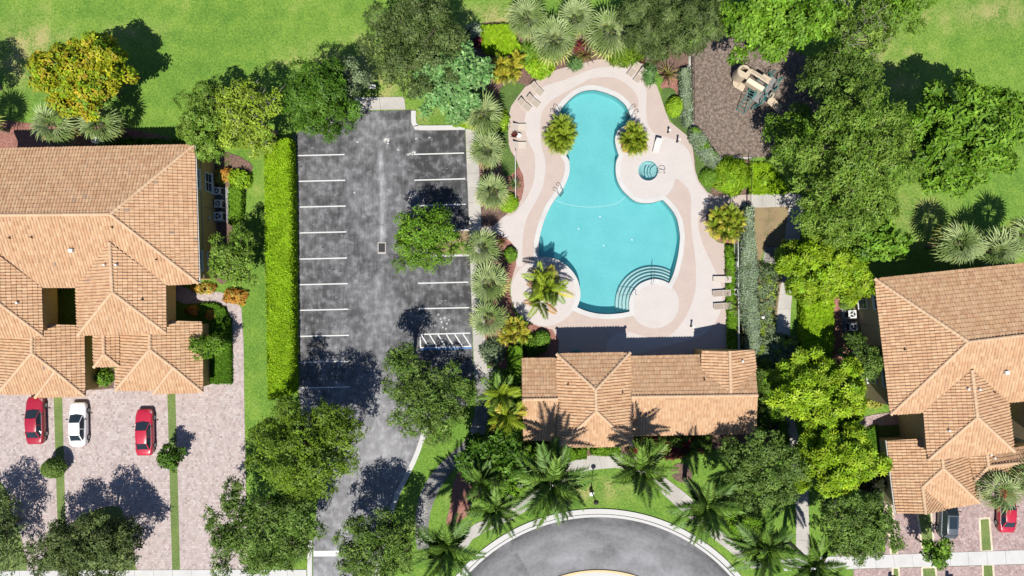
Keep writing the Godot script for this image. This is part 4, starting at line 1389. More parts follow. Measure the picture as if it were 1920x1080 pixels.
func townhouse_east() -> void:
	var t := thing("townhouse", "tan townhouse with turned tile roof above a dark coupe and red car", "house", Vector3.ZERO, 0.0, "tile-roofed townhouses")
	var r := new_roof()
	var e := 5.8
	var top := 8.5
	var nw := over(1640, 523, e)
	var sw := over(1670, 777, e)
	var peak := over(1815, 641, top)
	var far_n := over(1990, 487, e)
	var far_top := over(1990, 620, top)
	var south := [over(1732, 773, e), sw, peak]
	var apex := on_plane(south, 1822, 694)
	roof_face(r, [far_n, nw, peak, far_top])
	roof_face(r, [nw, sw, peak])
	roof_face(r, [sw, over(1732, 773, e), apex, over(1890, 755, e), over(1990, 746, e), far_top, peak])
	ridge(r, nw, peak)
	ridge(r, sw, peak)
	ridge(r, peak, far_top)
	var front := over(1832, 782, apex.y)
	roof_face(r, [over(1732, 771, e), over(1740, 862, e), front, apex])
	roof_face(r, [over(1740, 862, e), over(1901, 846, e), front])
	roof_face(r, [over(1901, 846, e), over(1890, 753, e), apex, front])
	ridge(r, apex, front)
	ridge(r, over(1740, 862, e), front)
	ridge(r, over(1901, 846, e), front)
	roof_face(r, [over(1934, 750, e), over(1942, 846, e), over(2000, 790, e + 1.4), over(1995, 690, e + 1.4)])
	# the garage
	var g := 2.9
	var gt := 4.75
	var ga := over(1762, 820, gt)
	var gb := over(1768, 878, gt)
	var gsw := over(1681, 962, g)
	var gnw := over(1664, 826, g)
	var knee := on_plane([gsw, gnw, gb], 1729, 913)
	var tip := over(1735, 963, knee.y)
	roof_face(r, [gnw, gsw, tip, knee, gb, ga])
	roof_face(r, [over(1771, 953, g), over(1835, 942, g), gb, knee])
	roof_face(r, [over(1835, 942, g), over(1820, 828, g), ga, gb])
	roof_face(r, [over(1771, 957, g + 0.15), over(1752, 931, knee.y - 0.75), knee, tip])
	ridge(r, ga, gb)
	ridge(r, knee, gb)
	ridge(r, over(1835, 942, g), gb)
	ridge(r, tip, knee)
	# the entry and the neighbour's garage
	var n := 3.25
	var nt := 4.1
	var ea := over(1844, 812, nt)
	var eb := over(1853, 874, nt)
	roof_face(r, [over(1815, 838, n), over(1827, 901, n), eb, ea])
	roof_face(r, [over(1827, 901, n), over(1990, 884, n), over(1990, 858, nt), eb])
	roof_face(r, [over(1990, 826, n), over(1862, 848, n), eb, over(1990, 858, nt)])
	roof_face(r, [over(1870, 850, n + 0.1), over(1866, 830, n + 0.1), ea, eb])
	ridge(r, ea, eb)
	ridge(r, over(1827, 901, n), eb)
	ridge(r, eb, over(1990, 858, nt))
	finish_roof(r, t)
	wall_block(t, [1640, 523, 1990, 487, 1990, 846, 1942, 846, 1934, 750, 1890, 753, 1901, 846, 1740, 862, 1732, 771, 1670, 777], e, 0.6, M.stucco_pale)
	wall_block(t, [1664, 826, 1800, 822, 1820, 828, 1835, 941, 1771, 952, 1738, 961, 1681, 961], g, 0.35, M.stucco_pale)
	wall_block(t, [1822, 835, 1990, 826, 1990, 884, 1830, 899], n, 0.35, M.stucco_pale)
	eave_gutter(t, gnw, gsw, Vector3.LEFT)
	var along := (sw - nw).normalized()
	var out := along.cross(Vector3.UP).normalized()
	if out.x > 0.0:
		out = -out
	var face := nw - out * 0.6
	face.y = 0.0
	for q in [[0.16, 1.2, 1.9], [0.16, 4.2, 1.9], [0.74, 1.2, 2.0], [0.74, 4.2, 2.0]]:
		window(t, face + along * nw.distance_to(sw) * q[0] + Vector3.UP * q[1], along, out, q[2], 1.55, 2)
	var joint := MB.new()
	joint.box(face + along * nw.distance_to(sw) * 0.36 + Vector3.UP * 2.6 + out * 0.01, Vector3(0.05, 5.1, 0.06), Basis(along, Vector3.UP, along.cross(Vector3.UP)))
	put("control_joint", joint.mesh(), M.fascia, t)
	var apron := MB.new()
	apron.box(face + along * 5.5 + out * 0.45 + Vector3.UP * 0.05, Vector3(9.5, 0.1, 0.7), Basis(along, Vector3.UP, along.cross(Vector3.UP)))
	structure("wall_apron", apron.mesh(), M.concrete)
	for q in [[1813, 729, 1], [1834, 730, 1], [1884, 698, 2], [1777, 807, 1], [1862, 735, 0], [1855, 852, 1], [1862, 858, 1], [1695, 655, 0]]:
		vent_pipe(t, r, q[0], q[1], q[2])
	satellite_dish(over(1626, 528, 3.2), Vector3(0.5, 0.75, 0.2), "grey satellite dish in shade behind the tan house corner")
	satellite_dish(over(1616, 540, 3.0), Vector3(-0.35, 0.8, 0.25), "grey satellite dish on the sunny side wall above a window")
	cooling_unit(plan(1591, 588.5), 0.05, 0.84, null, "white cooling unit by tan wall, beside a clipped shrub")
	cooling_unit(plan(1593, 612), 0.05, 0.84, null, "white cooling unit by tan wall, beside dry grey twigs")
	structure("unit_pad", slab_mesh(flat([1575, 578, 1601, 578, 1605, 624, 1579, 624]), 0.0, 0.1), M.concrete_old)


# ---------------------------------------------------------------- vehicles
func paint(called: String, color: Color) -> StandardMaterial3D:
	var m := plain(called, color, 0.35, 0.0)
	m.clearcoat_enabled = true
	m.clearcoat = 0.9
	m.clearcoat_roughness = 0.04
	return m

func loft(m: MB, rows: Array) -> void:                        # rows of points, each a closed section; smooth across
	var centre: Array[Vector3] = []
	for row in rows:
		var s := Vector3.ZERO
		for p in row:
			s += p
		centre.append(s / row.size())
	var n: int = rows[0].size()
	var index: Array = []
	for i in rows.size():
		var line: Array[int] = []
		for k in n:
			var a: Vector3 = rows[i][(k + 1) % n] - rows[i][(k - 1 + n) % n]
			var b: Vector3 = rows[mini(i + 1, rows.size() - 1)][k] - rows[maxi(i - 1, 0)][k]
			var q := a.cross(b).normalized()
			if q.dot(rows[i][k] - centre[i]) < 0.0:
				q = -q
			line.append(m.point(rows[i][k], q))
		index.append(line)
		if i > 0:
			for k in n:
				var l := (k + 1) % n
				m.face(index[i - 1][k], index[i - 1][l], index[i][l])
				m.face(index[i - 1][k], index[i][l], index[i][k])
	for e in [0, rows.size() - 1]:
		for k in n:
			m.tri(centre[e], rows[e][k], rows[e][(k + 1) % n], centre[e] - centre[1 if e == 0 else e - 1])

func car(label: String, at: Vector3, turn: float, long: float, wide: float, high: float, estate: bool, coat: Material, group := "") -> Node3D:
	var t := thing("parked_car", label, "car", at, turn, group)
	var s := long / 4.6
	var w := wide * 0.5
	var lift := high - 1.45
	# stations from nose to tail: z, share of the half-width, edge height, centre height
	var st := [[-2.3, 0.66, 0.5, 0.53], [-2.24, 0.78, 0.6, 0.64], [-2.05, 0.9, 0.68, 0.75], [-1.7, 0.97, 0.75, 0.84], [-1.2, 1.0, 0.82, 0.91], [-0.85, 1.0, 0.87, 0.95], [-0.3, 1.0, 0.9, 0.96], [0.6, 1.0, 0.93, 0.97], [1.3, 0.99, 0.94, 0.99], [1.75, 0.96, 0.94, 1.0], [2.1, 0.88, 0.9, 0.97], [2.26, 0.8, 0.8, 0.88], [2.3, 0.72, 0.66, 0.7]]
	var rows: Array = []
	for a in st:
		var x: float = a[1] * w
		var z: float = a[0] * s
		var e: float = a[2] + lift * 0.5
		var c: float = a[3] + lift * 0.5
		var base := 0.22 if absf(a[0]) < 2.2 else 0.32
		var half := [Vector3(0, base, z), Vector3(x * 0.9, base, z), Vector3(x * 0.985, base + 0.14, z), Vector3(x, lerpf(base, e, 0.55), z), Vector3(x * 0.975, lerpf(base, e, 0.85), z), Vector3(x * 0.9, e, z), Vector3(x * 0.72, lerpf(e, c, 0.6), z), Vector3(x * 0.36, lerpf(e, c, 0.92), z), Vector3(0, c, z)]
		var row: Array[Vector3] = []
		for p in half:
			row.append(p)
		for k in range(half.size() - 2, 0, -1):
			row.append(Vector3(-half[k].x, half[k].y, half[k].z))
		rows.append(row)
	var body := MB.new()
	loft(body, rows)
	put("body", body.mesh(), coat, t)
	# the cabin
	var b := 0.9 + lift * 0.5
	var r := high - 0.04
	var front := -1.02 * s
	var top_front := -0.28 * s
	var top_back := (1.62 if estate else 0.98) * s
	var back := (2.1 if estate else 1.68) * s
	var bx := w * 0.88
	var tx := w * 0.66
	var fl := Vector3(-bx * 0.84, b + 0.05, front)
	var fr := Vector3(bx * 0.84, b + 0.05, front)
	var fm := Vector3(0, b + 0.07, front - 0.1)
	var tl := Vector3(-tx * 0.92, r - 0.03, top_front)
	var tr := Vector3(tx * 0.92, r - 0.03, top_front)
	var tm := Vector3(0, r, top_front - 0.07)
	var bl := Vector3(-bx * 0.82, b + 0.07, back)
	var br := Vector3(bx * 0.82, b + 0.07, back)
	var ul := Vector3(-tx * 0.88, r - 0.03, top_back)
	var ur := Vector3(tx * 0.88, r - 0.03, top_back)
	var screen := MB.new()
	screen.quad(fl, fm, tm, tl, Vector3(0, 1, -1))
	screen.quad(fm, fr, tr, tm, Vector3(0, 1, -1))
	put("windshield", screen.mesh(), M.glass_dark, t)
	var rear := MB.new()
	rear.quad(bl, br, ur, ul, Vector3(0, 1, 1))
	put("rear_window", rear.mesh(), M.glass_dark, t)
	for side in [-1.0, 1.0]:
		var g := MB.new()
		var f := Vector3(side * bx * 0.84, b + 0.05, front)
		var m1 := Vector3(side * bx, b, front + 0.4)
		var m2 := Vector3(side * bx, b + 0.02, back - 0.35)
		var k := Vector3(side * bx * 0.82, b + 0.07, back)
		var q1 := Vector3(side * tx * 0.92, r - 0.03, top_front)
		var q2 := Vector3(side * tx * 0.97, r - 0.02, (top_front + top_back) * 0.5)
		var q3 := Vector3(side * tx * 0.88, r - 0.03, top_back)
		var out := Vector3(side, 0.4, 0)
		g.tri(f, m1, q1, out)
		g.quad(m1, Vector3(side * bx, b + 0.01, (m1.z + m2.z) * 0.5), q2, q1, out)
		g.quad(Vector3(side * bx, b + 0.01, (m1.z + m2.z) * 0.5), m2, q3, q2, out)
		g.tri(m2, k, q3, out)
		put("side_window", g.mesh(), M.glass_dark, t)
		var trim := MB.new()
		trim.tube([f + Vector3(0, 0.005, 0), q1 + Vector3(0, 0.01, 0)], [0.035, 0.035], 6)
		trim.quad(q1, q2, q2 + Vector3(0, -0.05, 0), q1 + Vector3(0, -0.05, 0), out)
		trim.quad(q2, q3, q3 + Vector3(0, -0.05, 0), q2 + Vector3(0, -0.05, 0), out)
		trim.tube([q3, k], [0.06, 0.07], 6)
		trim.tube([Vector3(side * bx, b + 0.02, (m1.z + m2.z) * 0.5 + 0.05), q2], [0.03, 0.03], 6)
		put("pillar", trim.mesh(), coat, t)
		var strip := MB.new()
		strip.tube([f, m1 + Vector3(side * 0.015, 0.01, 0), m2 + Vector3(side * 0.015, 0.01, 0), k], [0.016, 0.018, 0.018, 0.014], 5)
		put("window_strip", strip.mesh(), M.alloy, t)
		var mirror := MB.new()
		mirror.box(Vector3(side * (w + 0.1), b + 0.08, front + 0.42), Vector3(0.2, 0.13, 0.1), Basis(Vector3.UP, side * -0.3), 0.03)
		mirror.tube([Vector3(side * bx, b + 0.04, front + 0.44), Vector3(side * (w + 0.05), b + 0.05, front + 0.42)], [0.025, 0.025], 5)
		put("mirror", mirror.mesh(), M.rubber, t)
		var lamp := MB.new()
		lamp.quad(Vector3(side * w * 0.52, 0.615 + lift * 0.5, -2.235 * s), Vector3(side * w * 0.83, 0.61 + lift * 0.5, -2.13 * s), Vector3(side * w * 0.93, 0.715 + lift * 0.5, -1.83 * s), Vector3(side * w * 0.66, 0.735 + lift * 0.5, -2.06 * s), Vector3(side, 1, -1))
		for i in lamp.v.size():
			lamp.v[i] += Vector3(side * 0.006, 0.014, -0.01)
		put("headlight", lamp.mesh(), M.lamp_glass, t)
		var tail := MB.new()
		tail.quad(Vector3(side * w * 0.55, 0.86 + lift * 0.5, 2.25 * s), Vector3(side * w * 0.84, 0.84 + lift * 0.5, 2.13 * s), Vector3(side * w * 0.9, 0.68 + lift * 0.5, 2.16 * s), Vector3(side * w * 0.6, 0.66 + lift * 0.5, 2.3 * s), Vector3(side, 0, 1))
		for i in tail.v.size():
			tail.v[i] += Vector3(side * 0.03, 0.012, 0.025)
		put("tail_light", tail.mesh(), M.tail_glass, t)
	var roof := MB.new()
	var grid: Array = []
	for i in 9:
		var f := i / 8.0
		var z := lerpf(top_front - 0.03, top_back + 0.03, f)
		var x := tx * (0.94 + 0.06 * sin(PI * f) - 0.06 * f)
		var line: Array[int] = []
		for j in 9:
			var g := j / 4.0 - 1.0
			var droop := 0.05 * g * g * g * g + 0.045 * pow(absf(f - 0.45) * 1.9, 3.0)
			line.append(roof.point(Vector3(g * x, r + 0.03 - droop, z), Vector3(g * g * g * 0.32, 1.0, (f - 0.45) * 0.35).normalized()))
		grid.append(line)
		if i > 0:
			for j in 8:
				roof.face(grid[i - 1][j], grid[i - 1][j + 1], grid[i][j + 1])
				roof.face(grid[i - 1][j], grid[i][j + 1], grid[i][j])
	put("roof", roof.mesh(), coat, t)
	if estate:
		var hatch := MB.new()
		hatch.quad(Vector3(-tx * 0.66, r + 0.04, top_front + 0.15), Vector3(tx * 0.66, r + 0.04, top_front + 0.15), Vector3(tx * 0.66, r + 0.045, top_front + 1.35), Vector3(-tx * 0.66, r + 0.045, top_front + 1.35), Vector3.UP)
		put("sunroof", hatch.mesh(), M.glass_dark, t)
	var grille := MB.new()
	grille.box(Vector3(0, 0.44, -2.29 * s), Vector3(w * 0.95, 0.14, 0.05), Basis.IDENTITY, 0.01)
	put("grille", grille.mesh(), M.rubber, t)
	var tyre := MB.new()
	tyre.lathe(Vector3.ZERO, [Vector2(0.2, -0.1), Vector2(0.31, -0.11), Vector2(0.335, -0.07), Vector2(0.335, 0.07), Vector2(0.31, 0.11), Vector2(0.2, 0.1)], 24)
	var rim := MB.new()
	rim.lathe(Vector3.ZERO, [Vector2(0.215, 0.09), Vector2(0.2, 0.108), Vector2(0.16, 0.085), Vector2(0.0, 0.08)], 24)
	for k in 5:
		var a := TAU * k / 5.0
		rim.tube([Vector3(cos(a) * 0.05, 0.095, sin(a) * 0.05), Vector3(cos(a) * 0.2, 0.1, sin(a) * 0.2)], [0.03, 0.02], 5)
	var tyre_mesh := tyre.mesh()
	var rim_mesh := rim.mesh()
	for side in [-1.0, 1.0]:
		for z in [-1.4 * s, 1.38 * s]:
			var turned := Basis(Vector3.FORWARD, side * PI * 0.5)
			var wheel := put("wheel", tyre_mesh, M.rubber, t, Transform3D(turned, Vector3(side * (w - 0.095), 0.335, z)))
			put("rim", rim_mesh, M.alloy, wheel)
	return t


func vehicles() -> void:
	var red := paint("paint_red", Color(0.4, 0.012, 0.035))
	var deep := paint("paint_deep_red", Color(0.32, 0.01, 0.03))
	var white := paint("paint_white", Color(0.78, 0.78, 0.78))
	var slate := paint("paint_slate", Color(0.07, 0.085, 0.1))
	car("deep red sedan parked closest to the garage eave, next to the white car", plan(74, 786), 0.03, 4.95, 1.86, 1.46, false, deep, "sedans on the pale paver drive")
	car("white sedan between two red sedans on the pale paver drive", plan(154, 793.5), 0.015, 4.6, 1.8, 1.45, false, white, "sedans on the pale paver drive")
	car("bright red sedan beside a grass strip with a small round tree", plan(277, 808), 0.02, 4.85, 1.84, 1.44, false, red, "sedans on the pale paver drive")
	car("dark slate sport utility car with sunroof half under the garage eave", plan(1770, 963), -0.04, 4.7, 1.84, 1.62, true, slate)
	car("red car half hidden under a fan palm on the brick drive", plan(1879, 954), -0.02, 4.5, 1.76, 1.43, false, red)


# ---------------------------------------------------------------- on and by the pool deck
func make_lounger(called: String, label: String, head: Vector3, foot: Vector3, raised: float, cloth: Material, group := "sling loungers on the pool deck") -> void:
	var d := foot - head
	d.y = 0.0
	var n := 0.104
	var t := thing(called, label, "lounger", Vector3((head.x + foot.x) * 0.5, n, (head.z + foot.z) * 0.5), atan2(d.x, d.z), group)
	var l := d.length() * 0.5                                # the foot lies along +z
	var w := 0.32
	var hinge := -l + 0.75
	var up := Vector3(0, sin(raised), -cos(raised)) * 0.75
	var frame := MB.new()
	for s in [-1.0, 1.0]:
		frame.tube([Vector3(s * w, 0.33, l), Vector3(s * w, 0.33, hinge), Vector3(s * w, 0.33, hinge) + up], [0.022, 0.022, 0.022], 6)
	frame.tube([Vector3(-w, 0.33, l), Vector3(w, 0.33, l)], [0.022, 0.022], 6)
	frame.tube([Vector3(-w, 0.32, hinge), Vector3(w, 0.32, hinge)], [0.024, 0.024], 6)
	frame.tube([Vector3(-w, 0.33, hinge) + up, Vector3(w, 0.33, hinge) + up], [0.022, 0.022], 6)
	put("frame", frame.mesh(), M.chair_frame, t)
	for s in [-1.0, 1.0]:
		for z in [l - 0.3, hinge - 0.15]:
			var leg := MB.new()
			leg.tube([Vector3(s * w, 0.33, z), Vector3(s * w, 0.0, z)], [0.02, 0.018], 6)
			put("leg", leg.mesh(), M.chair_frame, t)
	var seat := MB.new()
	seat.box(Vector3(0, 0.325, (l + hinge) * 0.5), Vector3(w * 2.0 - 0.03, 0.012, l - hinge - 0.03))
	put("seat", seat.mesh(), cloth, t)
	var back := MB.new()
	var turn := Basis(Vector3.RIGHT, raised)
	back.box(Vector3(0, 0.325, hinge) + up * 0.5, Vector3(w * 2.0 - 0.03, 0.012, 0.72), turn)
	put("backrest", back.mesh(), cloth, t)

func rail_pair(label: String, at: Vector3, toward: Vector3, apart: float, long: float, high: float, steps: bool) -> void:
	var t := thing("pool_ladder", label, "pool ladder", at, atan2(-toward.x, -toward.z) + PI, "steel grab rails round the pool")
	for s in [-1.0, 1.0]:
		var m := MB.new()
		var x: float = s * apart * 0.5
		var p := []
		for q in [[-0.42, 0.0], [-0.44, high * 0.7], [-0.34, high * 0.96], [-0.15, high], [0.05, high * 0.93], [0.2, high * 0.6], [long, -0.05], [long + 0.02, -0.8]]:
			p.append(Vector3(x, q[1], q[0]))
		var r := []
		for q in p:
			r.append(0.026)
		m.tube(p, r, 7)
		put("rail", m.mesh(), M.steel, t)
	if steps:
		for i in 3:
			var m := MB.new()
			m.box(Vector3(0, -0.2 - 0.27 * i, long + 0.03), Vector3(apart, 0.04, 0.1))
			put("tread", m.mesh(), M.dark_metal, t)

func step_rail(label: String, a: Vector3, b: Vector3) -> void:
	var t := thing("handrail", label, "handrail", a, 0.0, "handrails of the entry steps")
	var d := b - a
	d.y = 0.0
	var m := MB.new()
	m.tube([Vector3(0, 0, 0), Vector3(0, 0.85, 0), d * 0.08 + Vector3(0, 0.92, 0), d * 0.3 + Vector3(0, 0.92, 0), d + Vector3(0, 0.35, 0), d + Vector3(0, 0.2, 0), d + Vector3(0, -0.85, 0)], [0.025, 0.025, 0.025, 0.025, 0.025, 0.025, 0.025], 7)
	put("rail", m.mesh(), M.steel, t)
	var post := MB.new()
	post.tube([d * 0.35 + Vector3(0, 0.88, 0), d * 0.35 + Vector3(0, -0.2, 0)], [0.022, 0.022], 7)
	put("post", post.mesh(), M.steel, t)

func bollard(label: String, at: Vector3, high: float) -> void:
	var t := thing("bollard_light", label, "bollard light", at, 0.0, "bollard lights on the pool deck")
	var m := MB.new()
	m.lathe(Vector3.ZERO, [Vector2(0.13, 0.0), Vector2(0.13, 0.03), Vector2(0.09, 0.05), Vector2(0.085, high * 0.78)], 14)
	put("post", m.mesh(), M.bronze_metal, t)
	var g := MB.new()
	g.lathe(Vector3.ZERO, [Vector2(0.08, high * 0.78), Vector2(0.08, high * 0.93)], 14)
	put("lens", g.mesh(), M.lamp_glass, t)
	var c := MB.new()
	c.lathe(Vector3.ZERO, [Vector2(0.1, high * 0.92), Vector2(0.13, high * 0.94), Vector2(0.12, high * 0.98), Vector2(0.0, high)], 14)
	put("cap", c.mesh(), M.ring_white, t)

func fence(called: String, label: String, a: Vector3, b: Vector3, high: float, material: Material, group := "") -> void:
	var t := thing(called, label, "fence" if called == "fence" else "gate", a, 0.0, group)
	var d := b - a
	var long := d.length()
	var u := d / long
	var turn := Basis(u, Vector3.UP, u.cross(Vector3.UP))
	for y in [0.12, high - 0.04]:
		var m := MB.new()
		m.box(d * 0.5 + Vector3.UP * y, Vector3(long, 0.04, 0.05), turn)
		put("rail", m.mesh(), material, t)
	var n := int(ceil(long / 2.0))
	for i in n + 1:
		var m := MB.new()
		m.box(d * i / n + Vector3.UP * high * 0.5, Vector3(0.07, high + 0.06, 0.07), turn, 0.01)
		put("post", m.mesh(), material, t)
	var pk := MB.new()
	var k := int(long / 0.13)
	for i in range(1, k):
		pk.box(d * i / k + Vector3.UP * (high * 0.5 + 0.04), Vector3(0.02, high - 0.2, 0.02), turn)
	stuff(put("pickets", pk.mesh(), material, t))

func potted_plant(label: String, at: Vector3, color: Color) -> void:
	var t := thing("potted_plant", label, "potted plant", at, 0.0)
	var m := MB.new()
	m.lathe(Vector3.ZERO, [Vector2(0.14, 0.0), Vector2(0.2, 0.34), Vector2(0.22, 0.36), Vector2(0.19, 0.36), Vector2(0.17, 0.28), Vector2(0.0, 0.28)], 16)
	put("pot", m.mesh(), M.pot_white, t)
	for i in 14:
		var a := i * 2.399
		var leaf := MB.new()
		leaf.col = color * rng.randf_range(0.8, 1.2)
		var d := Vector3(cos(a), 0, sin(a))
		var s := Vector3(-d.z, 0, d.x) * 0.06
		var l := rng.randf_range(0.3, 0.5)
		var p := Vector3(0, 0.28, 0)
		var q := p + d * l * 0.5 + Vector3(0, l * rng.randf_range(0.5, 0.9), 0)
		var e := q + d * l * 0.5 + Vector3(0, l * rng.randf_range(-0.1, 0.2), 0)
		leaf.quad(p, q - s, e, q + s, Vector3.UP)
		put("leaf", leaf.mesh(), M.leaves, t)

func pool_furniture() -> void:
	make_lounger("lounger", "beige sling lounger on its own beside the leafy bed at the top of the pool", over(995, 156, 0.5), over(1016, 177, 0.3), 0.7, M.sling_fabric)
	make_lounger("lounger", "beige sling lounger, inner one of an angled pair by the deck's curved edge", over(987, 180, 0.5), over(1010, 199, 0.3), 0.7, M.sling_fabric)
	make_lounger("lounger", "beige sling lounger, outer one of an angled pair beside the grass bed", over(971, 187, 0.5), over(994, 206, 0.3), 0.7, M.sling_fabric)
	make_lounger("lounger", "pale sling lounger above the small round table with red potted plant", over(959, 238, 0.5), over(986, 238.5, 0.3), 0.6, M.sling_pale)
	make_lounger("lounger", "pale sling lounger below the small round table with red potted plant", over(959, 272, 0.5), over(986, 272.5, 0.3), 0.6, M.sling_pale)
	make_lounger("lounger", "brown sling lounger by the dark potted plant at the deck's narrow exit", over(1198, 118, 0.5), over(1179, 143, 0.3), 0.25, M.sling_fabric)
	make_lounger("lounger", "tan sling lounger lying between another lounger and the spiky plants", over(1209, 130, 0.5), over(1191, 154, 0.3), 0.25, M.sling_fabric)
	make_lounger("lounger", "pale sling lounger under the white potted plant by the hedge fence", over(1371, 524, 0.5), over(1337, 524, 0.3), 0.5, M.sling_pale)
	make_lounger("lounger", "brown sling lounger in the middle of three along the fence", over(1370, 549, 0.5), over(1336, 551, 0.3), 0.5, M.sling_dark)
	make_lounger("lounger", "brown sling lounger at the spiky plant, lowest of three along the fence", over(1371, 573, 0.5), over(1338, 575, 0.3), 0.5, M.sling_dark)
	make_lounger("lounger", "white strap lounger standing alone above the round spa", over(1237, 256, 0.6), over(1229, 287, 0.3), 0.9, M.pot_white)
	rail_pair("curved steel grab rails by the date palm planter, at the rounded end", plan(1041, 211, 0.13), Vector3(0.83, 0, 0.55), 0.62, 0.5, 0.85, true)
	rail_pair("curved steel grab rails facing them across the rounded end, beside a planter", plan(1186, 211, 0.13), Vector3(-0.85, 0, 0.5), 0.62, 0.5, 0.85, true)
	rail_pair("curved steel grab rails where the safety rope meets the pool edge", plan(1046, 358, 0.13), Vector3(0.8, 0, 0.6), 0.62, 0.5, 0.85, true)
	rail_pair("small steel grab rails entering the round spa", plan(1237, 322, 0.13), Vector3(-1, 0, -0.08), 0.4, 0.3, 0.8, false)
	step_rail("steel handrail over the entry steps, upright one at the top of the arc", plan(1220, 533, 0.13), plan(1226, 503))
	step_rail("steel handrail over the entry steps, crosswise one at the side of the arc", plan(1191, 552, 0.13), plan(1161, 553))
	bollard("short bollard light at the top of the deck near the date palm", plan(1252, 248, 0.1), 0.95)
	bollard("wider bollard light beside the flower border above the spa", plan(1269, 266, 0.1), 1.2)
	bollard("bollard light standing alone on the pale paving near the clubhouse", plan(1295, 611, 0.1), 1.1)
	var table := thing("side_table", "small round white table between two pale loungers", "table", plan(973, 256, 0.104))
	var top := MB.new()
	top.lathe(Vector3.ZERO, [Vector2(0.0, 0.4), Vector2(0.24, 0.4), Vector2(0.25, 0.425), Vector2(0.24, 0.45), Vector2(0.0, 0.45)], 24)
	put("table_top", top.mesh(), M.ring_white, table)
	for i in 3:
		var leg := MB.new()
		var a := TAU * i / 3.0
		leg.tube([Vector3(cos(a) * 0.2, 0.41, sin(a) * 0.2), Vector3(cos(a) * 0.23, 0.0, sin(a) * 0.23)], [0.015, 0.015], 6)
		put("leg", leg.mesh(), M.ring_white, table)
	potted_plant("red leafed plant in white pot beside the round table", plan(964, 256, 0.104), Color(0.1, 0.02, 0.015))
	potted_plant("dark red potted plant behind the two angled loungers at the exit", plan(1203, 119, 0.104), Color(0.1, 0.03, 0.03))
	potted_plant("plant in white pot above three loungers by the fence", plan(1361, 512, 0.104), Color(0.08, 0.06, 0.04))
	fence("fence", "thin pale rail fence between the loungers and the silver hedge", plan(1376.5, 448), plan(1378.5, 660), 1.3, M.ring_white)
	fence("fence", "thin pale rail fence through the mulch by the fan palms", plan(966, 287), plan(967, 372), 1.2, M.ring_white)
	fence("fence", "dark rail fence along the playground's straight kerb", plan(1296, 112), plan(1297, 228), 1.2, M.bronze_metal)
	fence("gate", "dark metal pool gate closing the paved exit path", plan(1399, 365), plan(1399, 389), 1.5, M.bronze_metal)
	fence("fence", "dark rail fence running up from the pool gate past the bright bush", plan(1402, 300), plan(1401, 364), 1.4, M.bronze_metal)
	var buoy := thing("life_ring", "white life ring hanging on the pale fence", "life ring", plan(1375.2, 547, 0.85))
	var m := MB.new()
	var loop: Array = []
	var radii: Array = []
	for i in 25:
		var a := TAU * i / 24.0
		loop.append(Vector3(0.15 * cos(a) * 0.7, cos(a) * 0.3, sin(a) * 0.3))
		radii.append(0.075)
	m.tube(loop, radii, 8, false)
	put("ring", m.mesh(), M.ring_white, buoy)
	var hook := MB.new()
	hook.box(Vector3(0.06, 0.28, 0), Vector3(0.16, 0.05, 0.05))
	put("hook", hook.mesh(), M.grey_metal, buoy)
	var notice := thing("pool_sign", "blank white upright sign on the pale fence above the loungers", "sign", plan(1374.5, 496, 0.9))
	var board := MB.new()
	board.box(Vector3(0, 0.25, 0), Vector3(0.05, 0.7, 0.55), Basis.IDENTITY, 0.01)
	put("board", board.mesh(), M.ring_white, notice)
	var post := MB.new()
	post.tube([Vector3(0.05, -0.9, 0), Vector3(0.05, 0.5, 0)], [0.03, 0.03], 6)
	post.tube([Vector3(0.05, 0.2, 0), Vector3(0.3, 0.2, 0)], [0.02, 0.02], 6)
	put("post", post.mesh(), M.grey_metal, notice)


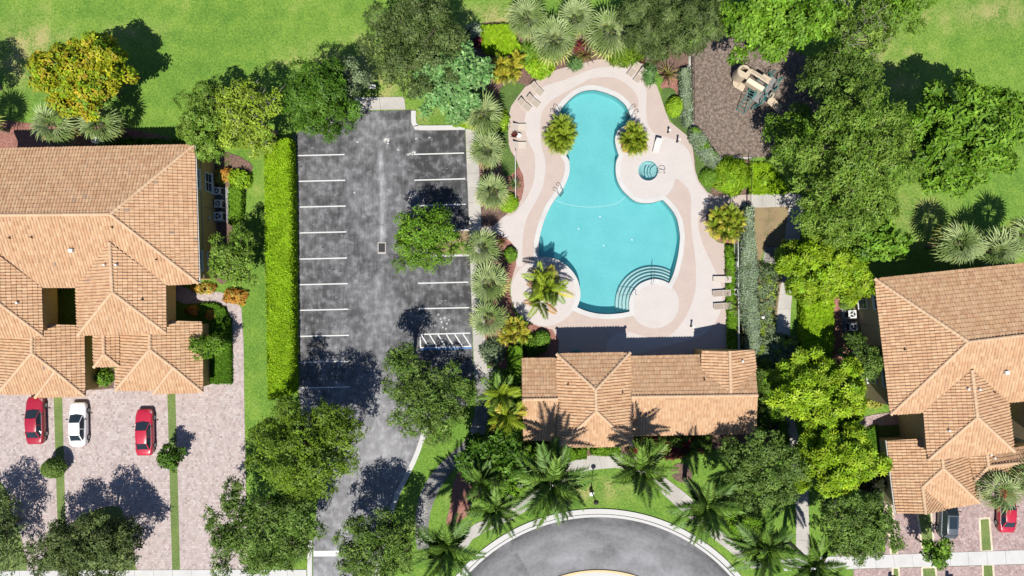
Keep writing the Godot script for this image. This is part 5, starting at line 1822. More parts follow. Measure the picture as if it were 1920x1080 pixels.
# ---------------------------------------------------------------- the playground
func playground() -> void:
	var t := thing("play_structure", "tan and teal play structure with slides and climbers on brown mulch", "playground")
	var u := (over(1428, 152, 2.0) - over(1396, 132, 2.0)).normalized()      # the way the covered bridge runs
	u.y = 0.0
	u = u.normalized()
	var s := Vector3(-u.z, 0, u.x)
	var c := over(1393, 135, 2.1)
	c.y = 0.0
	var turnhead := MB.new()
	turnhead.lathe(c, [Vector2(0.6, 0.55), Vector2(0.67, 0.7), Vector2(0.69, 2.3), Vector2(0.64, 2.46), Vector2(0.56, 2.5), Vector2(0.54, 2.4), Vector2(0.58, 0.9)], 28)
	put("slide_tower", turnhead.mesh(), M.play_tan, t)
	var core := MB.new()
	core.lathe(c, [Vector2(0.58, 1.0), Vector2(0.05, 1.3), Vector2(0.0, 1.32)], 20)
	put("slide_well", core.mesh(), M.play_deck, t)
	var rim := MB.new()                                    # the lid leaves a wedge-shaped opening
	var lid := circle_at(Vector2.ZERO, 0.6)
	for k in 4:
		var corners: Array = [[Vector2(-0.7, 0.1), Vector2(0.7, 0.1), Vector2(0.7, 0.7), Vector2(-0.7, 0.7)], [Vector2(-0.7, -0.7), Vector2(0.7, -0.7), Vector2(0.7, -0.36), Vector2(-0.7, -0.3)], [Vector2(-0.7, -0.3), Vector2(-0.38, -0.31), Vector2(-0.44, 0.1), Vector2(-0.7, 0.1)], [Vector2(0.34, -0.335), Vector2(0.7, -0.36), Vector2(0.7, 0.1), Vector2(0.24, 0.1)]][k]
		for q in Geometry2D.intersect_polygons(lid, PackedVector2Array(corners)):
			var placed := PackedVector2Array()
			for w in q:
				placed.append(Vector2(c.x + u.x * w.x + s.x * w.y, c.z + u.z * w.x + s.z * w.y))
			rim.slab(placed, 2.44, 2.5)
	rim.box(c + u * 0.56 + Vector3(0, 2.4, 0), Vector3(0.3, 0.14, 1.15), Basis(u, Vector3.UP, s), 0.04)
	put("tower_lid", rim.mesh(), M.play_tan, t)
	var exit := over(1385, 155, 0.45)
	exit.y = 0.0
	var e := MB.new()
	e.lathe(exit, [Vector2(0.42, 0.2), Vector2(0.62, 0.38), Vector2(0.64, 0.46), Vector2(0.6, 0.48), Vector2(0.4, 0.42), Vector2(0.0, 0.41)], 22)
	e.box(exit + s * 0.2 + u * 0.5 + Vector3(0, 0.35, 0), Vector3(0.8, 0.3, 0.7), Basis(u, Vector3.UP, s), 0.08)
	put("slide_exit", e.mesh(), M.play_tan, t)
	for k in [-1.0, 1.0]:
		var panel := MB.new()
		var p: Vector3 = c + u * (1.5 if k < 0 else 1.75) + s * 0.48 * k
		panel.box(p + Vector3(0, 2.3, 0), Vector3(1.95, 0.1, 0.5), Basis(u, (Vector3.UP + s * k * 0.35).normalized(), (s - Vector3.UP * k * 0.35).normalized()).orthonormalized(), 0.03)
		panel.box(p + s * 0.22 * k + Vector3(0, 1.8, 0), Vector3(1.9, 0.8, 0.06), Basis(u, Vector3.UP, s), 0.02)
		put("bridge_panel", panel.mesh(), M.play_tan, t)
	var floor_ := MB.new()
	floor_.box(c + u * 1.6 + Vector3(0, 1.35, 0), Vector3(1.9, 0.08, 0.8), Basis(u, Vector3.UP, s))
	put("bridge_floor", floor_.mesh(), M.play_deck, t)
	var d := over(1425, 160, 1.5)
	d.y = 0.0
	for q in [[0.0, 0.0, 1.3], [1.05, -0.1, 1.0], [0.5, 0.95, 1.0], [1.0, -1.3, 0.75]]:
		var deck := MB.new()
		deck.box(d + u * q[0] + s * q[1] + Vector3(0, q[2], 0), Vector3(1.05, 0.08, 1.05), Basis(u, Vector3.UP, s), 0.02)
		put("deck", deck.mesh(), M.play_grey, t)
		for a in [-1.0, 1.0]:
			for b in [-1.0, 1.0]:
				var post := MB.new()
				var p: Vector3 = d + u * (q[0] + a * 0.52) + s * (q[1] + b * 0.52)
				post.tube([p, p + Vector3(0, q[2] + 1.0, 0)], [0.055, 0.055], 8)
				put("post", post.mesh(), M.play_teal, t)
			var bar := MB.new()
			for y in [0.5, 0.95]:
				bar.tube([d + u * (q[0] + a * 0.52) + s * (q[1] - 0.52) + Vector3(0, q[2] + y, 0), d + u * (q[0] + a * 0.52) + s * (q[1] + 0.52) + Vector3(0, q[2] + y, 0)], [0.028, 0.028], 6)
			put("guard_rail", bar.mesh(), M.play_teal, t)
	var box := MB.new()
	box.box(d + u * 0.05 - s * 0.55 + Vector3(0, 2.25, 0), Vector3(1.0, 0.1, 0.7), Basis(u, Vector3.UP, s), 0.03)
	put("roof_panel", box.mesh(), M.play_tan, t)
	# arched climber reaching down to the mulch
	var foot := plan(1386, 212)
	var head := d - u * 0.35 + s * 0.9
	var w := (Vector3(head.x - foot.x, 0, head.z - foot.z)).normalized()
	var side := Vector3(-w.z, 0, w.x)
	var reach := Vector2(head.x - foot.x, head.z - foot.z).length()
	for k in [-1.0, 1.0]:
		var rail := MB.new()
		var path: Array = []
		var r: Array = []
		for i in 9:
			var f := i / 8.0
			path.append(foot + w * reach * f + side * 0.42 * k + Vector3(0, 1.75 * sin(f * PI * 0.55), 0))
			r.append(0.04)
		rail.tube(path, r, 7)
		put("climber_rail", rail.mesh(), M.play_teal, t)
	for i in 8:
		var f := (i + 0.5) / 8.0
		var p := foot + w * reach * f + Vector3(0, 1.75 * sin(f * PI * 0.55), 0)
		var rung := MB.new()
		rung.tube([p - side * 0.42, p - side * 0.2 + Vector3(0, 0.06, 0), p + side * 0.2 + Vector3(0, 0.06, 0), p + side * 0.42], [0.025, 0.025, 0.025, 0.025], 6)
		put("climber_rung", rung.mesh(), M.play_teal, t)
	# the straight slide, and the stair rail beside it
	var high := over(1441, 186, 1.0)
	var low := over(1463, 207, 0.35)
	var way := (low - high).normalized()
	var across := way.cross(Vector3.UP).normalized()
	var chute := MB.new()
	chute.quad(high - across * 0.33, high + across * 0.33, low + across * 0.33, low - across * 0.33, Vector3.UP)
	for k in [-1.0, 1.0]:
		chute.tube([high + across * 0.35 * k + Vector3(0, 0.12, 0), low + across * 0.35 * k + Vector3(0, 0.1, 0)], [0.07, 0.07], 7)
	put("slide", chute.mesh(), M.play_tan, t)
	var hood := MB.new()
	hood.box(high + Vector3(0.18, 0.35, -0.35), Vector3(0.45, 0.7, 0.5), Basis(u, Vector3.UP, s), 0.1)
	put("slide_hood", hood.mesh(), M.play_tan, t)
	var stair := MB.new()
	var sa := over(1413, 198, 0.3)
	var sb := over(1437, 184, 1.3)
	for k in [0.0, 0.55]:
		stair.tube([sa + s * k, sb + s * k], [0.03, 0.03], 6)
	for i in 5:
		var p: Vector3 = sa.lerp(sb, i / 4.0)
		stair.tube([p, p + s * 0.55], [0.03, 0.03], 6)
	put("stair_rail", stair.mesh(), M.play_teal, t)
	for q in [[1440, 137, 1.6, 1454, 130], [1457, 150, 1.5, 1466, 143], [1433, 152, 1.6, 1445, 137]]:
		var m := MB.new()
		var a := over(q[0], q[1], q[2])
		var b := over(q[3], q[4], q[2])
		m.tube([a, b, Vector3(b.x, 0.0, b.z)], [0.03, 0.03, 0.03], 6)
		for i in 4:
			var p := a.lerp(b, (i + 0.5) / 4.0)
			m.tube([p, p + Vector3(0.18, -0.15, 0.18)], [0.02, 0.02], 5)
		put("ladder", m.mesh(), M.play_teal, t)


# ---------------------------------------------------------------- lamps, signs, boxes
func lamp_post(label: String, at: Vector3, high: float) -> void:
	var t := thing("lamp_post", label, "lamp post", at, 0.0, "dark lantern posts on the front lawn")
	var m := MB.new()
	m.lathe(Vector3.ZERO, [Vector2(0.2, 0.0), Vector2(0.2, 0.1), Vector2(0.13, 0.35), Vector2(0.07, 0.5), Vector2(0.05, high - 0.7), Vector2(0.09, high - 0.66)], 14)
	put("post", m.mesh(), M.dark_metal, t)
	var g := MB.new()
	g.lathe(Vector3.ZERO, [Vector2(0.11, high - 0.66), Vector2(0.19, high - 0.25)], 8)
	put("lantern_glass", g.mesh(), M.lamp_glass, t)
	var c := MB.new()
	c.lathe(Vector3.ZERO, [Vector2(0.2, high - 0.26), Vector2(0.27, high - 0.24), Vector2(0.14, high - 0.06), Vector2(0.0, high)], 8)
	put("lantern_cap", c.mesh(), M.dark_metal, t)

func mailbox(label: String, at: Vector3) -> void:
	var t := thing("mailbox", label, "mailbox", at, 0.0, "black mailboxes at the sidewalk")
	var m := MB.new()
	m.box(Vector3(0, 0.55, 0), Vector3(0.12, 1.1, 0.12), Basis.IDENTITY, 0.015)
	put("post", m.mesh(), M.dark_metal, t)
	var b := MB.new()
	b.box(Vector3(0, 1.22, 0.05), Vector3(0.36, 0.34, 0.62), Basis.IDENTITY, 0.1)
	put("box", b.mesh(), M.dark_metal, t)
	var a := MB.new()
	a.box(Vector3(0.4, 0.95, 0.1), Vector3(0.5, 0.18, 0.3), Basis.IDENTITY, 0.05)
	put("paper_tray", a.mesh(), M.dark_metal, t)

func street_things() -> void:
	lamp_post("dark lantern post leaning over the lawn by the curved kerb", plan(1108, 917), 4.7)
	lamp_post("dark lantern post in red mulch beside the old walk", plan(885, 922), 4.2)
	mailbox("black mailbox below the round street tree at the paver drive", plan(1774, 1086))
	mailbox("black mailbox at the end of the narrow grass strip near the oak", plan(1667, 1088))
	var plate := thing("utility_box", "pale square utility box on the lawn behind the lantern post", "utility box", plan(1109, 925))
	var pm := MB.new()
	pm.box(Vector3(0, 0.16, 0), Vector3(0.42, 0.3, 0.36), Basis.IDENTITY, 0.03)
	put("body", pm.mesh(), M.unit_paint, plate)
	var pl := MB.new()
	pl.box(Vector3(0, 0.33, 0), Vector3(0.46, 0.05, 0.4), Basis.IDENTITY, 0.02)
	put("lid", pl.mesh(), M.unit_paint, plate)
	var sign := thing("notice_board", "white notice board on a black post at the lot's far end", "sign", plan(705, 170))
	var b := MB.new()
	b.box(Vector3(-0.18, 1.15, -0.1), Vector3(0.75, 0.06, 0.42), Basis(Vector3.RIGHT, 0.7), 0.01)
	put("board", b.mesh(), M.ring_white, sign)
	var p := MB.new()
	p.box(Vector3(0.2, 0.55, 0), Vector3(0.1, 1.1, 0.1))
	p.box(Vector3(-0.5, 0.55, 0), Vector3(0.06, 1.1, 0.06))
	put("post", p.mesh(), M.dark_metal, sign)
	var bench := thing("bench", "black metal bench on the small concrete pad beside the shaded walk", "bench", plan(1437, 477, 0.07), PI * 0.5)
	var f := MB.new()
	for x in [-0.78, 0.78]:
		f.tube([Vector3(x, 0, -0.25), Vector3(x, 0.65, -0.25), Vector3(x, 0.65, 0.2), Vector3(x, 0.0, 0.25)], [0.025, 0.025, 0.025, 0.025], 6)
		f.tube([Vector3(x, 0.42, 0.24), Vector3(x, 0.9, 0.36)], [0.025, 0.025], 6)
	f.tube([Vector3(-0.78, 0.9, 0.36), Vector3(0.78, 0.9, 0.36)], [0.025, 0.025], 6)
	put("frame", f.mesh(), M.dark_metal, bench)
	for i in 4:
		var slat := MB.new()
		slat.box(Vector3(0, 0.44, -0.2 + 0.13 * i), Vector3(1.55, 0.025, 0.045))
		put("slat", slat.mesh(), M.dark_metal, bench)
	for i in 3:
		var slat := MB.new()
		slat.box(Vector3(0, 0.55 + 0.13 * i, 0.28 + 0.035 * i), Vector3(1.55, 0.05, 0.025))
		put("slat", slat.mesh(), M.dark_metal, bench)
	var lamp := thing("garden_light", "small white garden light in the shrub border beside the walk", "garden light", plan(1425, 594))
	var l := MB.new()
	l.tube([Vector3(0, 0, 0), Vector3(0, 0.7, 0)], [0.04, 0.04], 8)
	put("stake", l.mesh(), M.dark_metal, lamp)
	var g := MB.new()
	g.lathe(Vector3.ZERO, [Vector2(0.05, 0.66), Vector2(0.17, 0.76), Vector2(0.19, 0.9), Vector2(0.12, 1.02), Vector2(0.0, 1.05)], 14)
	put("globe", g.mesh(), M.ring_white, lamp)
	var tag_ := thing("paper_scrap", "dropped white paper lying on the pale pavers near a small tree", "litter", plan(275, 876, 0.034))
	var lm := MB.new()
	lm.box(Vector3(0, 0.012, 0), Vector3(0.2, 0.012, 0.13), Basis(Vector3.UP, 0.5))
	put("sheet", lm.mesh(), M.ring_white, tag_)


# ---------------------------------------------------------------- leaves
func leaf_clump(kind: String, seed_: int) -> ArrayMesh:
	var key := "%s%d" % [kind, seed_]
	if clumps.has(key):
		return clumps[key]
	var r := RandomNumberGenerator.new()
	r.seed = 900 + seed_ * 31 + kind.length()
	var how: Array = {
		"fine": [11, 0.19, 0.2, 0.09, 0.5],
		"broad": [9, 0.23, 0.3, 0.17, 0.55],
		"needle": [12, 0.2, 0.38, 0.06, 0.35],
		"whorl": [15, 0.05, 0.36, 0.13, 0.3],
		"tiny": [11, 0.14, 0.15, 0.085, 0.6],
		"blade": [9, 0.06, 0.5, 0.05, 0.75],
	}[kind]
	var m := MB.new()
	for i in int(how[0]):
		var a := r.randf() * TAU
		var d := Vector3(cos(a), r.randf_range(-0.15, 1.0) * how[4] * 1.4, sin(a)).normalized()
		var at = Vector3(r.randf_range(-1, 1), r.randf_range(-0.5, 0.6), r.randf_range(-1, 1)) * how[1]
		if kind == "whorl":
			a = TAU * i / how[0] * 2.0 + r.randf() * 0.4
			d = Vector3(cos(a), lerpf(0.75, -0.25, float(i) / how[0]), sin(a)).normalized()
			at = d * 0.04
		var l: float = how[2] * r.randf_range(0.75, 1.2)
		var w: float = how[3] * r.randf_range(0.8, 1.2)
		var side := d.cross(Vector3.UP).normalized().rotated(d, r.randf_range(-0.5, 0.5)) * w * 0.5
		var up := side.cross(d).normalized()
		if up.y < 0.0:
			up = -up
		var q := (up + Vector3.UP * 0.7).normalized()
		var tone := r.randf_range(0.78, 1.18)
		m.col = Color(tone, tone, tone)
		if kind == "whorl" and i > 9:
			m.col = Color(0.7, 0.8, 0.7)
		var mid = at + d * l * 0.5 + up * l * 0.06
		var tip = at + d * l - up * l * 0.08
		var i0 := m.point(at, q)
		var i1 := m.point(mid + side, (q + side.normalized() * 0.35).normalized())
		var i2 := m.point(tip, q)
		var i3 := m.point(mid - side, (q - side.normalized() * 0.35).normalized())
		m.face(i0, i1, i2)
		m.face(i0, i2, i3)
	clumps[key] = m.mesh()
	return clumps[key]

class Leafage:                                                # clumps of leaves waiting to become one MultiMesh
	var at: Array[Transform3D] = []
	var tint: Array[Color] = []

func scatter(l: Leafage, p: Vector3, out: Vector3, size: float, c: Color) -> void:
	var up := (out + Vector3(rng.randf_range(-0.4, 0.4), 0.45, rng.randf_range(-0.4, 0.4))).normalized()
	var side := up.cross(Vector3(cos(rng.randf() * TAU), 0.1, sin(rng.randf() * TAU))).normalized()
	l.at.append(Transform3D(Basis(side * size, up * size, side.cross(up) * size), p))
	l.tint.append(c)

func foliage(called: String, l: Leafage, kind: String, material: Material, parent: Node3D) -> void:
	var mm := MultiMesh.new()
	mm.transform_format = MultiMesh.TRANSFORM_3D
	mm.use_colors = true
	mm.mesh = leaf_clump(kind, taken.size() % 4)
	mm.instance_count = l.at.size()
	for i in l.at.size():
		mm.set_instance_transform(i, l.at[i])
		mm.set_instance_color(i, l.tint[i])
	var o := MultiMeshInstance3D.new()
	o.name = called
	o.multimesh = mm
	o.material_override = material
	parent.add_child(o, true)
	stuff(o)

func tone_of(tones: Array, spread := 0.28) -> Color:
	var a: Color = tones[rng.randi() % tones.size()]
	var b: Color = tones[rng.randi() % tones.size()]
	return a.lerp(b, rng.randf()) * rng.randf_range(1.0 - spread, 1.0 + spread)

# a tree whose crown shows at survey x, y with half-widths rx, ry; it is widest hc up and domes hd above that
func tree(called: String, label: String, x: float, y: float, rx: float, ry: float, hc: float, hd: float, kind: String, tones: Array, o := {}) -> Node3D:
	var s := K * (1.0 - hc / EYE)
	var c := over(x, y, hc)
	var t := thing(called, label, o.get("category", "tree"), Vector3(c.x, 0, c.z), 0.0, o.get("group", ""))
	var lr: float = o.get("lobe", 1.05)
	var a := rx * s
	var b := ry * s
	var n := maxi(5, int(o.get("fill", 1.45) * a * b / (lr * lr)))
	var l := Leafage.new()
	var lobes: Array = []
	var skew := rng.randf() * TAU
	for i in n:
		var f := sqrt((i + 0.5) / n)
		var w := skew + i * 2.39996 + rng.randf_range(-0.25, 0.25)
		var edge := 1.0 + 0.13 * sin(w * 3.0 + skew) + 0.09 * sin(w * 5.0 + skew * 2.0)
		var p := Vector2(cos(w) * a, sin(w) * b) * f * (edge if f > 0.6 else 1.0)
		var size := lr * rng.randf_range(0.7, 1.2) * (0.8 if f > 0.85 else 1.0)
		p *= maxf(0.0, 1.0 - size * 0.55 / maxf(a, b))
		lobes.append([Vector3(p.x, hc + hd * pow(maxf(0.0, 1.0 - f * f), 0.6) - size * 0.55 + rng.randf_range(-0.85, 0.55) * o.get("rough", 1.0), p.y), size, rng.randf_range(0.82, 1.15)])
	for i in int(n * 0.55):
		var f := sqrt(rng.randf()) * 0.86
		var w := rng.randf() * TAU
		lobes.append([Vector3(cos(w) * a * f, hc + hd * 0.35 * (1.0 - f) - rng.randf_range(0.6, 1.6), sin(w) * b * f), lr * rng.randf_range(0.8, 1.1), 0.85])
	var dense: float = o.get("dense", 62.0)
	var scale: float = o.get("leaf", 1.0)
	for q in lobes:
		var size: float = q[1]
		for i in int(dense * 0.82 * size * size):
			var d := Vector3(rng.randfn(), rng.randfn() * 0.8 + 0.42, rng.randfn()).normalized()
			if d.y < -0.35:
				d.y = -d.y
			var r := size * rng.randf_range(0.62, 1.08)
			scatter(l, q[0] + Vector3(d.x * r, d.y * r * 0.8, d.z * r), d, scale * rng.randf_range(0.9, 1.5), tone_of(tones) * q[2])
	foliage("crown", l, kind, M[o.get("material", "leaves")], t)
	var bark: Material = M[o.get("bark", "trunk_grey")]
	var m := MB.new()
	var tr: float = o.get("trunk", 0.2)
	var fork := maxf(1.0, hc - 2.2)
	m.tube([Vector3(0, 0, 0), Vector3(0, 0.35, 0), Vector3(0.05, fork * 0.6, 0.03), Vector3(0, fork, 0)], [tr * 1.5, tr * 1.1, tr * 0.9, tr * 0.75], 9)
	put("trunk", m.mesh(), bark, t)
	var g := MB.new()
	var bare: float = o.get("bare", 0.0)
	for i in mini(lobes.size(), 34):
		var q: Vector3 = lobes[i][0]
		var start := Vector3(0, fork - rng.randf() * 0.4, 0)
		var mid := start.lerp(q, 0.5) + Vector3(rng.randf_range(-0.3, 0.3), 0.35, rng.randf_range(-0.3, 0.3))
		g.tube([start, mid, q], [tr * 0.42, tr * 0.24, 0.025], 5)
		if bare > 0.0:
			for k in (3 if rng.randf() < bare else 0):
				var e := q + Vector3(rng.randf_range(-1, 1), rng.randf_range(0.4, 1.1), rng.randf_range(-1, 1)) * lr
				g.tube([q, q.lerp(e, 0.5) + Vector3(0.1, 0.15, 0), e], [0.022, 0.016, 0.008], 4)
				g.tube([q.lerp(e, 0.5), e + Vector3(rng.randf_range(-0.5, 0.5), 0.05, rng.randf_range(-0.5, 0.5))], [0.013, 0.006], 4)
	put("limbs", g.mesh(), M.trunk_pale if bare > 0.5 else bark, t)
	return t

# a dome-shaped or loose shrub with its foot on the ground
func shrub(called: String, label: String, x: float, y: float, rx: float, ry: float, high: float, kind: String, tones: Array, o := {}) -> Node3D:
	var s := K * (1.0 - (high * 0.5 + (o.get("lift", 0.0) as float)) / EYE)
	var c := over(x, y, high * 0.5 + (o.get("lift", 0.0) as float))
	var t := thing(called, label, o.get("category", "shrub"), Vector3(c.x, 0, c.z), 0.0, o.get("group", ""))
	var l := Leafage.new()
	var a := rx * s
	var b := ry * s
	var clipped: bool = o.get("clipped", false)
	var n := int(o.get("dense", 95.0) * a * b * (1.0 + high / maxf(a, b)))
	for i in n:
		var d := Vector3(rng.randfn(), absf(rng.randfn()) * 0.9 + 0.05, rng.randfn()).normalized()
		var w := atan2(d.z, d.x)
		var r := rng.randf_range(0.92, 1.0) if clipped else rng.randf_range(0.6, 1.02) * (1.0 + 0.16 * sin(w * 4.0 + x) * sin(d.y * 5.0 + y))
		scatter(l, Vector3(d.x * a * r, maxf(0.08, d.y * high * r) + (o.get("lift", 0.0) as float), d.z * b * r), d, o.get("leaf", 1.0) * rng.randf_range(0.7, 1.25), tone_of(tones))
	foliage("foliage", l, kind, M[o.get("material", "leaves")], t)
	var m := MB.new()
	var lift: float = o.get("lift", 0.0)
	if lift > 0.0:
		var stem := MB.new()
		stem.tube([Vector3.ZERO, Vector3(0, lift + high * 0.5, 0)], [0.08, 0.06], 8)
		put("trunk", stem.mesh(), M.trunk_grey, t)
	if clipped:
		m.lathe(Vector3.ZERO, [Vector2(0.0, 0.0), Vector2(0.86, 0.05), Vector2(0.87, 0.35), Vector2(0.62, 0.72), Vector2(0.0, 0.88)], 14)
		for i in m.v.size():
			m.v[i] = Vector3(m.v[i].x * a, m.v[i].y * high + lift, m.v[i].z * b)
		put("inner_growth", m.mesh(), M.hedge_core, t)
	else:
		for i in 5:
			var w := TAU * i / 5.0
			m.tube([Vector3(0, 0, 0), Vector3(cos(w) * a * 0.3, high * 0.4, sin(w) * b * 0.3), Vector3(cos(w) * a * 0.6, high * 0.65, sin(w) * b * 0.6)], [0.05, 0.035, 0.015], 5)
		put("stems", m.mesh(), M.trunk_grey, t)
	return t

# a clipped hedge or bed of low plants over a plan outline given at its top
func hedge(called: String, label: String, list: Array, high: float, kind: String, tones: Array, o := {}) -> void:
	var s := K * (1.0 - high / EYE)
	var p := PackedVector2Array()
	var mid := Vector2.ZERO
	for i in range(0, list.size(), 2):
		p.append(Vector2((list[i] - 960.0) * s, (list[i + 1] - 540.0) * s))
		mid += p[-1]
	mid /= p.size()
	for i in p.size():
		p[i] -= mid
	var t := thing(called, label, o.get("category", "hedge"), Vector3(mid.x, 0, mid.y), 0.0, o.get("group", ""))
	var l := Leafage.new()
	var low := p[0]
	var top := p[0]
	for q in p:
		low = low.min(q)
		top = top.max(q)
	var dense: float = o.get("dense", 42.0)
	var bump: float = o.get("bump", 0.1)
	var size: float = o.get("leaf", 1.0)
	var n := int(dense * (top.x - low.x) * (top.y - low.y))
	var f := FastNoiseLite.new()
	f.seed = int(list[0])
	f.frequency = 0.35
	var patches: Array = o.get("patches", [])
	for i in n:
		var q := Vector2(rng.randf_range(low.x, top.x), rng.randf_range(low.y, top.y))
		if Geometry2D.is_point_in_polygon(q, p):
			var h := f.get_noise_2d(q.x, q.y)
			var c := tone_of(tones) * (1.0 + h * 0.3)
			if patches.size() and f.get_noise_2d(q.x * 1.7 + 40.0, q.y * 1.7) > 0.18:
				c = tone_of(patches)
			scatter(l, Vector3(q.x, high + h * bump * 2.0 + rng.randf_range(-bump, bump * 0.6), q.y), Vector3.UP, size * rng.randf_range(0.75, 1.25), c)
	for i in p.size():
		var a := p[i]
		var b := p[(i + 1) % p.size()]
		var d := b - a
		var out := Vector3(d.y, 0, -d.x).normalized()
		if Geometry2D.is_point_in_polygon((a + b) * 0.5 + Vector2(out.x, out.z) * 0.02, p):
			out = -out
		for k in int(dense * d.length() * high):
			var q := a + d * rng.randf()
			scatter(l, Vector3(q.x, rng.randf_range(0.1, high), q.y) + out * rng.randf_range(-0.1, bump), out, size * rng.randf_range(0.75, 1.2), tone_of(tones))
	foliage("foliage", l, kind, M[o.get("material", "leaves_matt")], t)
	if o.get("core", true):
		var inner := Geometry2D.offset_polygon(p, -0.1)
		if inner.size():
			put("inner_growth", slab_mesh(inner[0], 0.0, high - 0.12), M.hedge_core, t)

# ---------------------------------------------------------------- palms
func fan_leaf(seed_: int, droop: float) -> ArrayMesh:
	var r := RandomNumberGenerator.new()
	r.seed = 4400 + seed_
	var m := MB.new()
	m.col = Color(1.15, 1.2, 0.8)
	m.tube([Vector3.ZERO, Vector3(0, 0.04, 0.45), Vector3(0, 0.0, 0.85)], [0.022, 0.018, 0.012], 4, false)
	var hub := Vector3(0, 0, 0.85)
	var n := 14
	for i in n:
		var a := deg_to_rad(lerpf(-118, 118, (i + 0.5) / n) + r.randf_range(-3, 3))
		var l := (0.72 + 0.42 * cos(a * 0.6)) * r.randf_range(0.88, 1.1)
		var d := Vector3(sin(a), 0, cos(a))
		var s := Vector3(cos(a), 0, -sin(a))
		var w := 0.052 * r.randf_range(0.8, 1.2)
		var q := hub + d * l * 0.55 + Vector3(0, 0.1 - droop * 0.12 - absf(sin(a)) * 0.1, 0)
		var e := hub + d * l * 0.97 + Vector3(r.randf_range(-0.05, 0.05), -droop * 0.5 * l - absf(sin(a)) * 0.18 + r.randf_range(-0.06, 0.04), 0)
		var tone := r.randf_range(0.8, 1.2)
		m.col = Color(tone, tone, tone)
		var up := Vector3(0, 1, 0)
		var b0 := m.point(hub - s * 0.012, (up - s * 0.3).normalized())
		var b1 := m.point(hub + s * 0.012, (up + s * 0.3).normalized())
		var k0 := m.point(q - s * w - Vector3(0, 0.018, 0), (up - s * 0.55).normalized())
		var k1 := m.point(q + Vector3(0, 0.014, 0), up)
		var k2 := m.point(q + s * w - Vector3(0, 0.018, 0), (up + s * 0.55).normalized())
		m.col = m.col * Color(1.15, 1.12, 0.95)
		var z := m.point(e, (up + d * 0.4).normalized())
		m.face(b0, k0, k1)
		m.face(b1, k1, k2)
		m.face(k0, k1, z)
		m.face(k1, k2, z)
	return m.mesh()

func tinted(called: String, c: Color) -> StandardMaterial3D:
	if not M.has(called):
		leafy(called, 0.5, 0.35, 0.3)
		M[called].albedo_color = c.linear_to_srgb()
	return M[called]

func fan_palm(label: String, x: float, y: float, size: float, high: float, group := "fan palms round the lot and lawn") -> Node3D:
	if fan_leaves.is_empty():
		for i in 5:
			fan_leaves.append(fan_leaf(i, [0.25, 0.5, 0.75, 1.0, 1.25][i]))
	var greens: Array = [tinted("fan_green", Color(0.15, 0.22, 0.06)), tinted("fan_grey", Color(0.27, 0.34, 0.14)), tinted("fan_yellow", Color(0.37, 0.39, 0.09)), tinted("fan_dry", Color(0.29, 0.2, 0.09))]
	var t := thing("fan_palm", label, "palm", Vector3(over(x, y, high).x, 0, over(x, y, high).z), rng.randf() * TAU, group)
	var k := size * K * (1.0 - high / EYE) / 1.9
	var n := 26 + rng.randi() % 8
	for i in n:
		var f := float(i) / n
		var el := deg_to_rad(lerpf(80, -26, pow(f, 0.8)) + rng.randf_range(-10, 10))
		var az := i * 2.39996 + rng.randf_range(-0.2, 0.2)
		var d := Vector3(cos(az) * cos(el), sin(el), sin(az) * cos(el))
		var side := Vector3(-sin(az), 0, cos(az)).rotated(d, rng.randf_range(-0.35, 0.35))
		var up := d.cross(side).normalized()
		if up.y < 0.0:
			up = -up
			side = -side
		var which := clampi(int(f * 4.0 + rng.randf_range(0, 1.4)), 0, 4)
		var g: Material = greens[1 if f < 0.6 and rng.randf() < 0.65 else 0]
		if f > 0.72 and rng.randf() < 0.5:
			g = greens[2]
		if f > 0.86 and rng.randf() < 0.45:
			g = greens[3]
		var kk: float = k * minf(1.0, 0.62 + f * 1.6) * rng.randf_range(0.88, 1.08)
		put("frond", fan_leaves[which], g, t, Transform3D(Basis(side * kk, up * kk, side.cross(up) * kk), Vector3(0, high - 0.25 - f * 0.25, 0)))
	var m := MB.new()
	m.tube([Vector3(0, 0, 0), Vector3(0.04, high * 0.5, 0), Vector3(0, high - 0.2, 0)], [0.24, 0.19, 0.17], 10)
	put("trunk", m.mesh(), M.trunk_grey, t)
	return t

